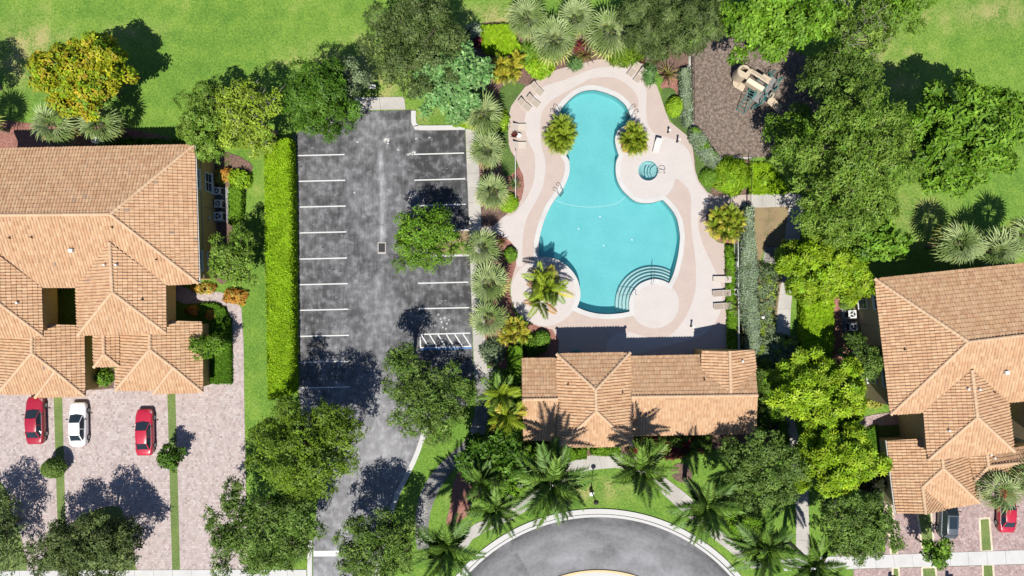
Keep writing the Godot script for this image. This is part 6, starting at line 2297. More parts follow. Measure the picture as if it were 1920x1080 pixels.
func feather_leaf(called: String, long: float, curve: float, pairs: int, leaflet: float, wide: float) -> ArrayMesh:
	if feather_leaves.has(called):
		return feather_leaves[called]
	var r := RandomNumberGenerator.new()
	r.seed = hash(called) % 100000
	var m := MB.new()
	var path: Array = []
	var radii: Array = []
	for i in 9:
		var f := i / 8.0
		path.append(Vector3(0, long * (0.12 * f - curve * f * f), long * f * (1.0 - 0.12 * curve * f)))
		radii.append(lerpf(0.03, 0.006, f))
	m.col = Color(1.2, 1.2, 0.75)
	m.tube(path, radii, 4, false)
	for i in pairs:
		var f := 0.1 + 0.9 * (i + 0.5) / pairs
		var k := f * 8.0
		var j := mini(int(k), 7)
		var at: Vector3 = path[j].lerp(path[j + 1], k - j)
		var fw: Vector3 = (path[j + 1] - path[j]).normalized()
		var l := leaflet * (0.55 + 0.6 * sin(PI * minf(1.0, f * 0.95 + 0.1))) * r.randf_range(0.85, 1.12)
		for s in [-1.0, 1.0]:
			var d := (Vector3(s, r.randf_range(-0.1, 0.3), 0) + fw * lerpf(0.35, 1.1, f)).normalized()
			var up := fw.cross(Vector3(s, 0, 0)).normalized()
			if up.y < 0.0:
				up = -up
			var w := fw * wide * 0.5
			var mid := at + d * l * 0.55 + Vector3(0, 0.02, 0)
			var tip := at + d * l - Vector3(0, l * r.randf_range(0.22, 0.5), 0)
			var tone := r.randf_range(0.75, 1.25)
			m.col = Color(tone, tone, tone)
			var q := (up + Vector3(s * 0.25, 0.3, 0)).normalized()
			var a0 := m.point(at, q)
			var a1 := m.point(mid + w, (q + fw * 0.3).normalized())
			var a2 := m.point(tip, (q + Vector3(s * 0.4, 0, 0)).normalized())
			var a3 := m.point(mid - w, (q - fw * 0.3).normalized())
			m.face(a0, a1, a2)
			m.face(a0, a2, a3)
	feather_leaves[called] = m.mesh()
	return feather_leaves[called]

func feather_head(t: Node3D, at: Vector3, n: int, size: float, kind: String, mats: Array, start := 78.0, end := -12.0) -> void:
	var spin := rng.randf() * TAU
	for i in n:
		var f := float(i) / n
		var el := deg_to_rad(lerpf(start, end, pow(f, 0.8)) + rng.randf_range(-6, 6))
		var az := spin + i * 2.39996 + rng.randf_range(-0.15, 0.15)
		var d := Vector3(cos(az) * cos(el), sin(el), sin(az) * cos(el))
		var side := Vector3(-sin(az), 0, cos(az)).rotated(d, rng.randf_range(-0.3, 0.3))
		var up := d.cross(side).normalized()
		if up.y < 0.0:
			up = -up
			side = -side
		var mesh: ArrayMesh
		var v := rng.randi() % 2
		match kind:
			"royal": mesh = feather_leaf("royal%d" % v, 3.3, [0.36, 0.5][v], 46, 0.8, 0.08)
			"garden": mesh = feather_leaf("garden%d" % v, 1.9, [0.38, 0.5][v], 24, 0.48, 0.09)
			"date": mesh = feather_leaf("date%d" % v, 1.05, [0.45, 0.62][v], 18, 0.27, 0.05)
			_: mesh = feather_leaf("areca%d" % v, 1.5, [0.4, 0.55][v], 18, 0.45, 0.085)
		var k := size * rng.randf_range(0.9, 1.08)
		var g: Material = mats[mini(mats.size() - 1, int(f * mats.size() * rng.randf_range(0.6, 1.15)))]
		put("frond", mesh, g, t, Transform3D(Basis(side * k, up * k, side.cross(up) * k), at + d * 0.08))

func feather_palm(called: String, label: String, x: float, y: float, high: float, n: int, size: float, kind: String, mats: Array, lean := Vector3.ZERO, group := "") -> Node3D:
	var c := over(x, y, high)
	var t := thing(called, label, "palm", Vector3(c.x, 0, c.z) - lean, 0.0, group)
	feather_head(t, Vector3(lean.x, high, lean.z), n, size, kind, mats)
	var m := MB.new()
	var r := 0.2 if kind == "royal" else 0.09
	m.tube([Vector3.ZERO, Vector3(lean.x * 0.3, high * 0.5, lean.z * 0.3), Vector3(lean.x, high, lean.z)], [r * 1.35, r, r * 0.8], 10)
	put("trunk", m.mesh(), M.trunk_pale, t)
	if kind == "royal":
		var s := MB.new()
		s.tube([Vector3(lean.x, high - 1.3, lean.z), Vector3(lean.x, high - 0.7, lean.z), Vector3(lean.x, high + 0.3, lean.z)], [0.17, 0.2, 0.05], 10)
		put("crownshaft", s.mesh(), M.frond_green, t)
	return t

func palm_clump(called: String, label: String, x: float, y: float, high: float, heads: Array, n: int, size: float, kind: String, mats: Array, group := "") -> void:   # heads: offsets in survey units and heights
	var c := over(x, y, high)
	var t := thing(called, label, "palm", Vector3(c.x, 0, c.z), 0.0, group)
	for h in heads:
		var q := over(x + h[0], y + h[1], h[2]) - Vector3(c.x, 0, c.z)
		feather_head(t, q, n, size * rng.randf_range(0.85, 1.1), kind, mats, 80.0, -20.0)
		var m := MB.new()
		m.tube([Vector3(q.x * 0.35, 0, q.z * 0.35), Vector3(q.x * 0.7, q.y * 0.6, q.z * 0.7), q], [0.07, 0.055, 0.05], 7)
		put("stem", m.mesh(), M.trunk_grey, t)

func spiky_plant(label: String, x: float, y: float, reach: float, high: float, n: int, tones: Array, group := "spiky strap-leaved plants in the pool beds") -> void:
	var c := over(x, y, high * 0.6)
	var t := thing("spiky_plant", label, "plant", Vector3(c.x, 0.03, c.z), rng.randf() * TAU, group)
	var meshes: Array = []
	for i in 4:
		var m := MB.new()
		var tone: Color = tones[i % tones.size()]
		var l := reach * K
		for k in 4:
			var f0 := k / 4.0
			var f1 := (k + 1) / 4.0
			m.col = tone * (0.9 + 0.25 * f0)
			var w0 := 0.07 * (1.0 - f0 * f0) + 0.012
			var w1 := 0.07 * (1.0 - f1 * f1) + 0.002
			var y0 := l * (0.5 * f0 - 0.55 * f0 * f0)
			var y1 := l * (0.5 * f1 - 0.55 * f1 * f1)
			m.quad(Vector3(-w0, y0, l * f0), Vector3(w0, y0, l * f0), Vector3(w1, y1, l * f1), Vector3(-w1, y1, l * f1), Vector3.UP)
		meshes.append(m.mesh())
	for i in n:
		var az := i * 2.39996
		var el := deg_to_rad(lerpf(62, -8, float(i) / n))
		var d := Vector3(cos(az) * cos(el), sin(el), sin(az) * cos(el))
		var side := Vector3(-sin(az), 0, cos(az))
		var up := d.cross(side).normalized()
		if up.y < 0.0:
			up = -up
			side = -side
		put("leaf", meshes[rng.randi() % 4], M.palm_leaves, t, Transform3D(Basis(side, up, side.cross(up)), Vector3(0, high * 0.5, 0)))
	var s := MB.new()
	s.tube([Vector3.ZERO, Vector3(0, high * 0.5, 0)], [0.06, 0.05], 7)
	put("stem", s.mesh(), M.trunk_grey, t)


# ---------------------------------------------------------------- everything that grows
func planting() -> void:
	var oak := [Color(0.06, 0.12, 0.015), Color(0.095, 0.17, 0.024), Color(0.14, 0.215, 0.042)]
	var olive := [Color(0.065, 0.105, 0.024), Color(0.095, 0.145, 0.038), Color(0.135, 0.185, 0.06)]
	var dusky := [Color(0.05, 0.082, 0.018), Color(0.075, 0.112, 0.027), Color(0.11, 0.15, 0.045)]
	var leaf := [Color(0.075, 0.175, 0.009), Color(0.11, 0.225, 0.014), Color(0.155, 0.275, 0.026)]
	var moss := [Color(0.085, 0.17, 0.015), Color(0.125, 0.22, 0.022), Color(0.175, 0.265, 0.04)]
	var lime := [Color(0.145, 0.262, 0.008), Color(0.2, 0.325, 0.01), Color(0.27, 0.37, 0.02)]
	var sea := [Color(0.08, 0.19, 0.05), Color(0.13, 0.27, 0.075), Color(0.2, 0.34, 0.12)]
	var gold := [Color(0.36, 0.36, 0.012), Color(0.27, 0.35, 0.014), Color(0.13, 0.27, 0.012), Color(0.22, 0.33, 0.014), Color(0.34, 0.32, 0.014), Color(0.36, 0.26, 0.02)]
	var pale := [Color(0.22, 0.32, 0.02), Color(0.28, 0.36, 0.045), Color(0.17, 0.26, 0.018)]
	var sage := [Color(0.13, 0.18, 0.09), Color(0.18, 0.23, 0.13), Color(0.1, 0.15, 0.06)]
	var silver := [Color(0.2, 0.265, 0.16), Color(0.27, 0.33, 0.23), Color(0.15, 0.21, 0.1)]
	var crimson := [Color(0.12, 0.012, 0.02), Color(0.18, 0.03, 0.035), Color(0.08, 0.02, 0.02)]
	var orange := [Color(0.42, 0.16, 0.025), Color(0.46, 0.24, 0.035), Color(0.36, 0.26, 0.045)]
	var yellow := [Color(0.42, 0.4, 0.08), Color(0.36, 0.36, 0.06), Color(0.2, 0.26, 0.04)]
	var sunny := [Color(0.145, 0.28, 0.007), Color(0.19, 0.345, 0.009), Color(0.25, 0.385, 0.02)]
	var deep := [Color(0.04, 0.105, 0.006), Color(0.062, 0.145, 0.01), Color(0.09, 0.18, 0.018)]
	tinted("frond_green", Color(0.085, 0.18, 0.022))
	tinted("frond_dark", Color(0.06, 0.135, 0.02))
	tinted("frond_mid", Color(0.13, 0.24, 0.03))
	tinted("frond_lime", Color(0.24, 0.33, 0.02))
	tinted("frond_gold", Color(0.42, 0.38, 0.035))
	tinted("frond_rust", Color(0.32, 0.17, 0.03))
	var royal := [M.frond_mid, M.frond_green, M.frond_green, M.frond_dark]

	# trees along the top lawn
	tree("golden_tree", "golden yellow leafed tree casting a shadow on the lawn above two fan palms", 155, 143, 96, 74, 6.0, 2.2, "broad", gold, {"lobe": 0.85, "dense": 60.0})
	tree("shade_tree", "dark green tree past the picture edge shading the dry lawn patch", -72, 138, 44, 46, 5.0, 2.0, "fine", deep, {})
	tree("oak_tree", "dark green tree whose crown meets the pale lime tree above the orange croton", 395, 232, 62, 82, 6.0, 2.2, "fine", moss, {"lobe": 1.0})
	tree("lime_tree", "pale yellow-green tree between two dark trees at the head of the long hedge", 470, 218, 62, 74, 7.0, 2.2, "fine", pale, {"lobe": 0.9, "bare": 1.0})
	tree("shade_tree", "dense dark green tree over the corner of the parking lot", 600, 188, 70, 78, 6.5, 2.6, "fine", deep, {"lobe": 1.1})
	tree("sage_tree", "small grey-green tree between dense dark tree and concrete apron", 654, 140, 38, 36, 4.5, 1.6, "fine", sage, {"lobe": 0.8})
	tree("oak_tree", "large dusky oak above the concrete apron at the lawn's edge", 778, 82, 100, 96, 8.0, 2.6, "fine", dusky, {"lobe": 1.2, "bare": 0.4, "trunk": 0.32})
	tree("sea_green_tree", "blue-green broad leafed tree between dusky oak and pool bed", 843, 145, 80, 80, 6.0, 2.2, "broad", sea, {"lobe": 0.9})
	tree("willow_tree", "fine leafed olive green tree reaching over the playground's upper corner", 1262, 40, 98, 70, 7.0, 2.4, "needle", olive, {"lobe": 1.15, "bare": 0.3})
	tree("shade_tree", "bright green tree above the playground mulch, beside the fine leafed tree", 1452, 40, 112, 66, 7.5, 2.6, "broad", leaf, {"lobe": 1.1})
	tree("thin_tree", "thinning tree with bare pale twigs where grove meets lawn", 1612, 62, 66, 74, 7.5, 2.0, "fine", moss, {"lobe": 0.9, "bare": 1.0, "dense": 34.0})
	tree("shade_tree", "green tree at the top picture edge beyond the thinning tree", 1690, 8, 66, 46, 7.0, 2.0, "fine", leaf, {"lobe": 1.0, "bare": 0.3})
	tree("shade_tree", "dark tree shading the play structure between two brighter crowns", 1575, 150, 74, 66, 6.2, 2.0, "fine", oak, {"lobe": 1.1})
	tree("shade_tree", "fresh green tree whose shadow falls over the slide", 1488, 253, 66, 55, 3.4, 2.4, "fine", leaf, {"lobe": 1.0})
	tree("shade_tree", "huge moss green tree in the middle of the grove beside the lawn", 1605, 262, 118, 108, 9.0, 3.0, "fine", moss, {"lobe": 1.25, "bare": 0.15, "trunk": 0.35})
	tree("shade_tree", "moss green tree between the huge grove tree and the lime tree by the walk", 1590, 385, 108, 74, 8.0, 2.2, "fine", moss, {"lobe": 1.15})
	tree("shade_tree", "wide green tree standing out on the lawn east of the grove", 1802, 250, 114, 108, 8.0, 3.0, "broad", leaf, {"lobe": 1.1, "trunk": 0.35})
	tree("lime_tree", "bright lime tree of whorled leaves over the walk beside the tan house corner", 1546, 494, 84, 78, 3.6, 3.0, "whorl", lime, {"lobe": 0.95, "dense": 70.0})
	tree("lime_tree", "narrow lime green tree behind the whorled lime tree toward the lawn", 1645, 450, 50, 42, 7.0, 1.6, "broad", leaf, {"lobe": 0.85})
	# trees round the lot and the entry road
	tree("oak_tree", "airy green tree on the island between parking bays", 800, 450, 66, 66, 5.0, 1.8, "fine", leaf, {"lobe": 0.85, "dense": 68.0, "fill": 1.25})
	tree("oak_tree", "airy dark oak hiding the accessible parking bay", 806, 756, 92, 74, 3.3, 2.0, "fine", oak, {"lobe": 0.9, "dense": 64.0, "fill": 1.2, "bare": 0.2})
	tree("oak_tree", "small pointed oak top just above the airy dark oak", 757, 682, 32, 32, 6.5, 1.4, "fine", oak, {"lobe": 0.7, "dense": 66.0})
	tree("shade_tree", "dense dark glossy tree between old walk and clubhouse roof corner", 925, 858, 64, 56, 5.0, 1.8, "broad", deep, {"lobe": 0.85})
	tree("lime_tree", "large bright green tree at the lower end of the long hedge", 572, 838, 110, 104, 7.5, 2.8, "fine", [Color(0.1, 0.17, 0.01), Color(0.13, 0.21, 0.014), Color(0.085, 0.15, 0.014)], {"lobe": 1.3, "rough": 1.5, "trunk": 0.3})
	tree("oak_tree", "broad oak between brick drive and entry road", 487, 990, 112, 92, 7.0, 2.4, "fine", oak, {"lobe": 1.0, "dense": 66.0, "bare": 0.25, "trunk": 0.3})
	tree("oak_tree", "spreading dusky oak shading the paver drive below the white car", 160, 1032, 106, 74, 4.8, 1.8, "fine", dusky, {"lobe": 0.95, "dense": 64.0, "bare": 0.3, "trunk": 0.3})
	tree("oak_tree", "oak cut by the picture corner on the curved lawn island", -18, 1000, 56, 86, 4.0, 1.8, "fine", olive, {"lobe": 0.95, "dense": 42.0, "bare": 0.3})
	tree("oak_tree", "oak beside the entry road across from the white stop band", 704, 1030, 82, 72, 6.0, 2.0, "fine", oak, {"lobe": 0.9, "dense": 66.0, "bare": 0.2})
	tree("small_tree", "round leafy tree against the ochre wall below three cooling units", 440, 482, 50, 56, 4.0, 1.8, "fine", moss, {"lobe": 0.8})
	tree("small_tree", "two-headed little green tree overhanging the garage roof edge", 376, 650, 21, 22, 3.4, 0.9, "fine", leaf, {"lobe": 0.6, "trunk": 0.08})
	tree("small_tree", "little green tree standing in the clipped lawn bed beside the paver path", 408, 646, 20, 20, 3.0, 0.8, "fine", leaf, {"lobe": 0.6, "trunk": 0.08})
	shrub("small_tree", "round clipped tree with pale centre on a grass strip", 96, 879, 19, 18, 1.5, "tiny", oak, {"clipped": true, "dense": 230.0, "lift": 1.0, "category": "tree"})
	tree("small_tree", "dark glossy little tree on a grass strip beside bright red sedan", 313, 860, 22, 21, 2.6, 1.1, "broad", deep, {"lobe": 0.6, "trunk": 0.08, "leaf": 0.8, "dense": 85.0})
	# trees on the east side
	tree("lime_tree", "lime tree with gaps between tan house wall and the clubhouse", 1537, 728, 92, 70, 5.0, 2.2, "whorl", lime, {"lobe": 0.85, "fill": 1.2, "dense": 62.0, "rough": 1.6})
	tree("lime_tree", "lime tree beside the curved red paver path", 1566, 856, 78, 74, 5.0, 2.4, "whorl", lime, {"lobe": 0.9, "dense": 66.0, "rough": 1.4})
	tree("small_tree", "dark grey-green tree touching the tan wall between its windows", 1614, 672, 42, 44, 4.2, 1.6, "fine", oak, {"lobe": 0.8})
	tree("shade_tree", "fresh green tree at the clubhouse's lower corner by the lawn", 1428, 885, 90, 84, 5.5, 2.0, "fine", [Color(0.1, 0.17, 0.03), Color(0.13, 0.21, 0.04), Color(0.08, 0.14, 0.025)], {"lobe": 0.9})
	tree("oak_tree", "oak with silvery gaps beside the sidewalk and the slate car", 1604, 985, 88, 66, 5.5, 2.0, "fine", oak, {"lobe": 0.85, "dense": 64.0, "bare": 0.35})
	tree("small_tree", "round street tree over the sidewalk below the slate car", 1757, 1034, 27, 27, 3.6, 1.4, "broad", leaf, {"lobe": 0.7, "trunk": 0.1, "leaf": 0.8, "dense": 80.0})

	# hedges, clipped beds and ground plants
	hedge("long_hedge", "long clipped yellow-green hedge along the parking lot", [498, 268, 541, 262, 544, 400, 547, 735, 505, 748, 501, 500], 1.9, "tiny", sunny, {"dense": 75.0, "leaf": 1.1})
	hedge("hedge", "wide bright green hedge between shaded walk and tan house", [1509, 568, 1562, 562, 1562, 640, 1556, 690, 1510, 690], 1.6, "tiny", sunny, {"dense": 70.0})
	hedge("clipped_bed", "dark green clipped bed inside the bend of the paver path", [372, 570, 402, 570, 420, 580, 431, 602, 432, 718, 394, 718, 392, 664, 376, 610], 0.45, "tiny", deep, {"dense": 90.0, "bump": 0.04, "leaf": 0.8})
	hedge("clipped_bed", "dark green clipped bed beside the tan garage wall", [1612, 812, 1646, 798, 1648, 890, 1636, 898, 1614, 890], 0.4, "tiny", deep, {"dense": 90.0, "bump": 0.04, "leaf": 0.8})
	hedge("ground_cover", "bright green ground cover beside the pool gate walk", [1408, 306, 1442, 306, 1478, 356, 1470, 362, 1406, 362], 0.25, "tiny", sunny, {"dense": 60.0, "bump": 0.06, "category": "ground cover", "core": false})
	hedge("silver_hedge", "silver-grey hedge running down from the pool gate", [1400, 392, 1410, 390, 1412, 450, 1418, 495, 1416, 560, 1421, 600, 1422, 656, 1408, 660, 1403, 605, 1391, 565, 1388, 515, 1397, 450], 1.4, "fine", silver, {"dense": 60.0, "bump": 0.18})
	hedge("silver_hedge", "silver-grey hedge along the playground's straight fence", [1279, 132, 1291, 130, 1294, 180, 1297, 225, 1288, 232, 1282, 190], 1.1, "fine", silver, {"dense": 60.0, "bump": 0.15})
	hedge("silver_hedge", "silver-grey hedge slanting below the mulch toward the bright bush", [1300, 240, 1312, 246, 1332, 276, 1348, 298, 1340, 312, 1318, 286, 1298, 256], 1.1, "fine", silver, {"dense": 60.0, "bump": 0.15, "patches": leaf})
	hedge("low_hedge", "low green hedge shading the unit pad beside the ochre wall", [430, 352, 452, 346, 450, 400, 442, 418, 430, 418], 0.9, "tiny", leaf, {"dense": 80.0})
	hedge("low_hedge", "bright bedding hedge at the lawn edge beside blue-green tree", [904, 48, 962, 46, 966, 70, 976, 92, 940, 98, 908, 92], 0.9, "tiny", sunny, {"dense": 70.0, "bump": 0.15})
	hedge("low_hedge", "narrow bright hedge between blue-green tree and the lot corner", [846, 205, 882, 200, 884, 234, 850, 232], 0.8, "tiny", sunny, {"dense": 60.0, "bump": 0.15})
	hedge("low_hedge", "low hedge strip between the pool deck and pale fence", [1364, 462, 1374, 462, 1380, 560, 1380, 655, 1368, 655], 0.6, "tiny", leaf, {"dense": 80.0, "bump": 0.1})
	hedge("low_hedge", "low green hedge under the clubhouse's front eave", [1062, 842, 1098, 842, 1098, 858, 1062, 862], 0.7, "tiny", leaf, {"dense": 80.0, "bump": 0.1})
	hedge("low_hedge", "low green hedge across the walk stub at the front eave", [1110, 842, 1160, 840, 1162, 854, 1110, 852], 0.7, "tiny", leaf, {"dense": 80.0, "bump": 0.1})
	hedge("low_hedge", "squared green hedge beside the clubhouse's shaded corner", [955, 652, 978, 650, 978, 700, 955, 696], 1.0, "tiny", leaf, {"dense": 80.0, "bump": 0.1})
	hedge("flower_border", "grey and green border plants along the shaded walk", [1424, 500, 1458, 506, 1452, 560, 1448, 630, 1432, 660, 1424, 600, 1420, 540], 0.7, "fine", sage, {"dense": 26.0, "bump": 0.4, "patches": pale, "category": "shrub border", "core": false})
	hedge("flower_border", "mixed border of olive plants crossing the shaded walk", [1424, 640, 1462, 632, 1492, 640, 1490, 672, 1440, 690, 1424, 670], 1.1, "fine", sage, {"dense": 34.0, "bump": 0.4, "patches": pale, "category": "shrub border", "core": false})
	hedge("shade_plants", "leafy undergrowth between the largest royal palm and clubhouse corner", [962, 842, 1010, 834, 1050, 846, 1046, 872, 1000, 892, 968, 884], 1.0, "broad", oak, {"dense": 30.0, "bump": 0.5, "patches": leaf, "category": "ground cover", "core": false, "leaf": 0.8})
	hedge("shade_plants", "leafy undergrowth round the red mulch and lantern post", [893, 880, 960, 880, 985, 905, 960, 930, 915, 940, 896, 920], 0.9, "broad", leaf, {"dense": 24.0, "bump": 0.5, "patches": sage, "category": "ground cover", "core": false, "leaf": 0.8})
	hedge("shade_plants", "green undergrowth between the diagonal walk and fresh green tree", [1330, 930, 1400, 935, 1430, 985, 1400, 1012, 1365, 985], 0.8, "fine", leaf, {"dense": 30.0, "bump": 0.5, "patches": moss, "category": "ground cover", "core": false})
	hedge("shade_plants", "green plants filling the bed beside the yellowing feather palm", [925, 700, 972, 704, 976, 770, 970, 815, 935, 812, 926, 760], 0.9, "fine", leaf, {"dense": 26.0, "bump": 0.5, "patches": deep, "category": "ground cover", "core": false})
	hedge("shade_plants", "green plants along the walk between clubhouse gable and lime trees", [1432, 660, 1450, 668, 1462, 760, 1478, 830, 1462, 850, 1440, 760], 0.8, "fine", leaf, {"dense": 28.0, "bump": 0.4, "patches": oak, "category": "ground cover", "core": false})
	hedge("shade_plants", "dark ground plants under the back eave of the ochre house", [200, 262, 340, 266, 342, 282, 180, 284], 0.9, "fine", deep, {"dense": 22.0, "bump": 0.3, "category": "ground cover", "core": false})
	hedge("shade_plants", "dark ground plants along the clubhouse's gable end", [1424, 690, 1438, 690, 1448, 800, 1428, 812], 0.8, "fine", oak, {"dense": 30.0, "bump": 0.4, "category": "ground cover", "core": false})
	hedge("shade_plants", "reddish and dark undergrowth below the clubhouse's front gutter", [1190, 822, 1330, 820, 1330, 846, 1190, 852], 0.9, "fine", oak, {"dense": 30.0, "bump": 0.4, "patches": crimson, "category": "ground cover", "core": false})

	var round := {"clipped": true, "dense": 200.0, "group": "clipped round shrubs"}
	shrub("round_shrub", "large clipped ball shrub above the bollards beside the silver hedge", 1267, 198, 15, 17, 1.5, "tiny", sunny, round)
	shrub("round_shrub", "dark clipped ball shrub beside the bright bush near the gate", 1331, 331, 16, 15, 1.3, "tiny", leaf, round)
	shrub("round_shrub", "clipped ball shrub in red mulch by the lounger fence and fan palm", 953, 379, 18, 17, 1.3, "tiny", sunny, round)
	shrub("round_shrub", "small clipped ball shrub by the entry path's dark spiky plant", 957, 477, 11, 13, 1.2, "tiny", leaf, round)
	shrub("round_shrub", "clipped ball shrub at the clubhouse end of the palm island", 1016, 635, 14, 14, 1.3, "tiny", leaf, round)
	shrub("round_shrub", "small clipped shrub above the cooling units of the tan house", 1590, 571, 12, 9, 1.0, "tiny", moss, {"clipped": true, "dense": 200.0})
	shrub("bright_bush", "bright yellow-green bush by the pool gate", 1372, 328, 36, 34, 1.8, "needle", sunny, {"dense": 130.0})
	shrub("green_bush", "green arching bush under the outermost fan palm at the pool's top", 1172, 98, 40, 22, 1.4, "blade", [Color(0.11, 0.2, 0.012), Color(0.15, 0.25, 0.016)], {"dense": 110.0})
	shrub("green_bush", "bright green bush above the single angled lounger", 1012, 122, 27, 22, 1.4, "broad", sunny, {"dense": 80.0})
	shrub("green_bush", "dark green bush between golden palms and fan palm", 990, 98, 26, 22, 1.5, "fine", leaf, {"dense": 100.0})
	shrub("green_bush", "feathery green bush beside the clipped ball at the clubhouse end", 1000, 645, 26, 20, 1.1, "blade", leaf, {"dense": 90.0})
	shrub("green_bush", "grey-green bush behind the parking sidewalk near the clubhouse", 925, 660, 24, 26, 1.4, "fine", sage, {"dense": 100.0})
	shrub("green_bush", "bright small bush next to the orange croton by the wall corner", 448, 336, 22, 20, 1.4, "fine", sunny, {"dense": 120.0})
	shrub("green_bush", "small bush ringed by dark soil in the bright ground cover by the gate", 1432, 336, 11, 12, 0.9, "broad", sunny, {"dense": 120.0, "leaf": 0.7})
	shrub("green_bush", "round leafy bush in the front bed between two garages", 193, 708, 17, 16, 1.1, "fine", leaf, {"dense": 120.0})
	shrub("green_bush", "leafy bush at the edge of the bed beside three loungers and fan palm", 945, 225, 9, 20, 1.1, "fine", sunny, {"dense": 110.0})
	shrub("croton", "orange croton beside the first cooling unit", 424, 327, 12, 12, 1.0, "broad", orange, {"dense": 120.0, "leaf": 0.7})
	shrub("croton", "cream leafed croton between orange croton and ochre wall", 412, 332, 9, 16, 0.9, "broad", yellow, {"dense": 110.0, "leaf": 0.7})
	shrub("croton", "large orange croton where paver path meets the lawn", 440, 556, 24, 15, 0.9, "broad", orange, {"dense": 120.0, "leaf": 0.7})
	shrub("croton", "orange and cream croton hedge along the house corner", 382, 541, 24, 9, 0.8, "broad", [orange[0], yellow[0], orange[1], yellow[2]], {"dense": 120.0, "leaf": 0.7})
	shrub("croton", "orange croton in the shaded entry beside the garage roof", 362, 582, 15, 9, 0.8, "broad", orange, {"dense": 110.0, "leaf": 0.7})
	shrub("croton", "round orange croton in the dark clipped bed", 394, 590, 11, 11, 0.8, "broad", orange, {"dense": 120.0, "leaf": 0.7})
	shrub("cream_shrub", "cream leafed shrub below the tan wall's lower window", 1640, 756, 22, 9, 0.8, "broad", yellow, {"dense": 90.0, "leaf": 0.7})
	shrub("silver_shrub", "small silver shrub between dusky oak and bright bedding hedge", 889, 58, 16, 16, 1.2, "fine", silver, {"dense": 110.0})
	shrub("red_shrub", "dark red shrub below the small silver shrub", 897, 76, 12, 9, 0.9, "broad", crimson, {"dense": 100.0, "leaf": 0.7})
	shrub("red_shrub", "crimson shrub in shade under the clubhouse's front eave", 1262, 848, 30, 14, 1.2, "broad", crimson, {"dense": 90.0, "leaf": 0.7})
	shrub("red_shrub", "crimson plant between the fan palms at the pool's top", 1088, 88, 12, 12, 1.0, "broad", crimson, {"dense": 90.0, "leaf": 0.7})
	shrub("dark_shrub", "purplish dark shrub beyond the clubhouse gable by the lime tree", 1447, 800, 17, 26, 1.2, "broad", [Color(0.05, 0.035, 0.04), Color(0.07, 0.05, 0.05), Color(0.04, 0.06, 0.03)], {"dense": 80.0, "leaf": 0.7})
	shrub("dark_shrub", "dark bronze shrub at the foot of the tan garage wall", 1640, 908, 24, 18, 1.3, "blade", [Color(0.05, 0.045, 0.025), Color(0.04, 0.06, 0.02)], {"dense": 90.0})
	shrub("twiggy_shrub", "dry twiggy shrub beside the lower cooling unit of the tan house", 1606, 634, 18, 14, 1.0, "needle", sage, {"dense": 60.0})
	shrub("agave", "blue-green rosette plants at the foot of the spiky plants above the pool deck", 1216, 138, 12, 20, 0.8, "blade", sea, {"dense": 90.0, "category": "plant"})
	shrub("agave", "blue-green tuft at the deck edge under the fan palms", 1078, 118, 12, 11, 0.7, "blade", sea, {"dense": 110.0, "category": "plant"})

	# fan palms
	fan_palm("fan palm past the picture edge, its shadow lying beside the golden tree", -47, 226, 40, 4.5)
	fan_palm("fan palm in front of the golden tree, one of two, farther from the dish", 96, 231, 46, 4.5)
	fan_palm("fan palm overhanging the satellite dish at the back eave", 186, 230, 44, 4.5)
	fan_palm("grey-green fan palm closest to the dry lawn at the pool's top", 988, 32, 44, 4.5)
	fan_palm("fan palm set forward of the other three at the pool's top", 1040, 74, 48, 4.5)
	fan_palm("fan palm at the back of the four above the pool", 1080, 32, 42, 4.5)
	fan_palm("fan palm over the arching green bush above the pool", 1142, 58, 50, 4.8)
	fan_palm("fan palm at the head of the row beside the parking sidewalk", 905, 212, 46, 4.0)
	fan_palm("second fan palm down the row beside the parking sidewalk", 914, 279, 40, 3.6)
	fan_palm("third fan palm down the row, beside the clipped ball in red mulch", 923, 358, 38, 3.6)
	fan_palm("fan palm beside the parking island, just below the pool's entry path", 903, 463, 40, 3.8)
	fan_palm("largest fan palm of the row, below the parking island", 917, 530, 44, 3.8)
	fan_palm("lowest fan palm of the row, beside the golden palms", 915, 598, 40, 3.6)
	fan_palm("fan palm at the lawn with its shadow thrown on the grass by the tan house", 1803, 456, 46, 5.5)
	fan_palm("fan palm leaning over the tan roof edge between two others", 1872, 470, 46, 5.0)
	fan_palm("fan palm at the picture edge behind the tan roof", 1922, 440, 42, 5.5)
	fan_palm("fan palm over the red car on the brick drive", 1876, 922, 44, 4.5)
	fan_palm("fan palm at the picture edge by the neighbour's garage roof", 1930, 898, 38, 4.5)

	# royal palms along the front lawn
	var grove := "royal palms on the front lawn"
	feather_palm("royal_palm", "largest royal palm, over the lawn by the curved kerb", 1036, 905, 8.5, 18, 1.16, "royal", royal, Vector3(0.2, 0, 0.3), grove)
	feather_palm("royal_palm", "royal palm in front of the clubhouse door walk", 1202, 882, 8.0, 14, 0.95, "royal", [M.frond_mid, M.frond_mid, M.frond_green], Vector3.ZERO, grove)
	feather_palm("royal_palm", "royal palm over the diagonal walk beside a mulch ring", 1322, 950, 8.5, 14, 1.0, "royal", royal, Vector3(-0.2, 0, 0.2), grove)
	feather_palm("royal_palm", "royal palm beside the dark lantern in red mulch", 930, 955, 7.5, 13, 0.82, "royal", [M.frond_mid, M.frond_green, M.frond_mid], Vector3.ZERO, grove)
	feather_palm("royal_palm", "royal palm at the lower end of the old walk", 838, 1028, 8.0, 15, 1.0, "royal", royal, Vector3.ZERO, grove)
	feather_palm("royal_palm", "royal palm at the end of the diagonal walk near the street", 1432, 1030, 8.0, 15, 1.0, "royal", royal, Vector3.ZERO, grove)
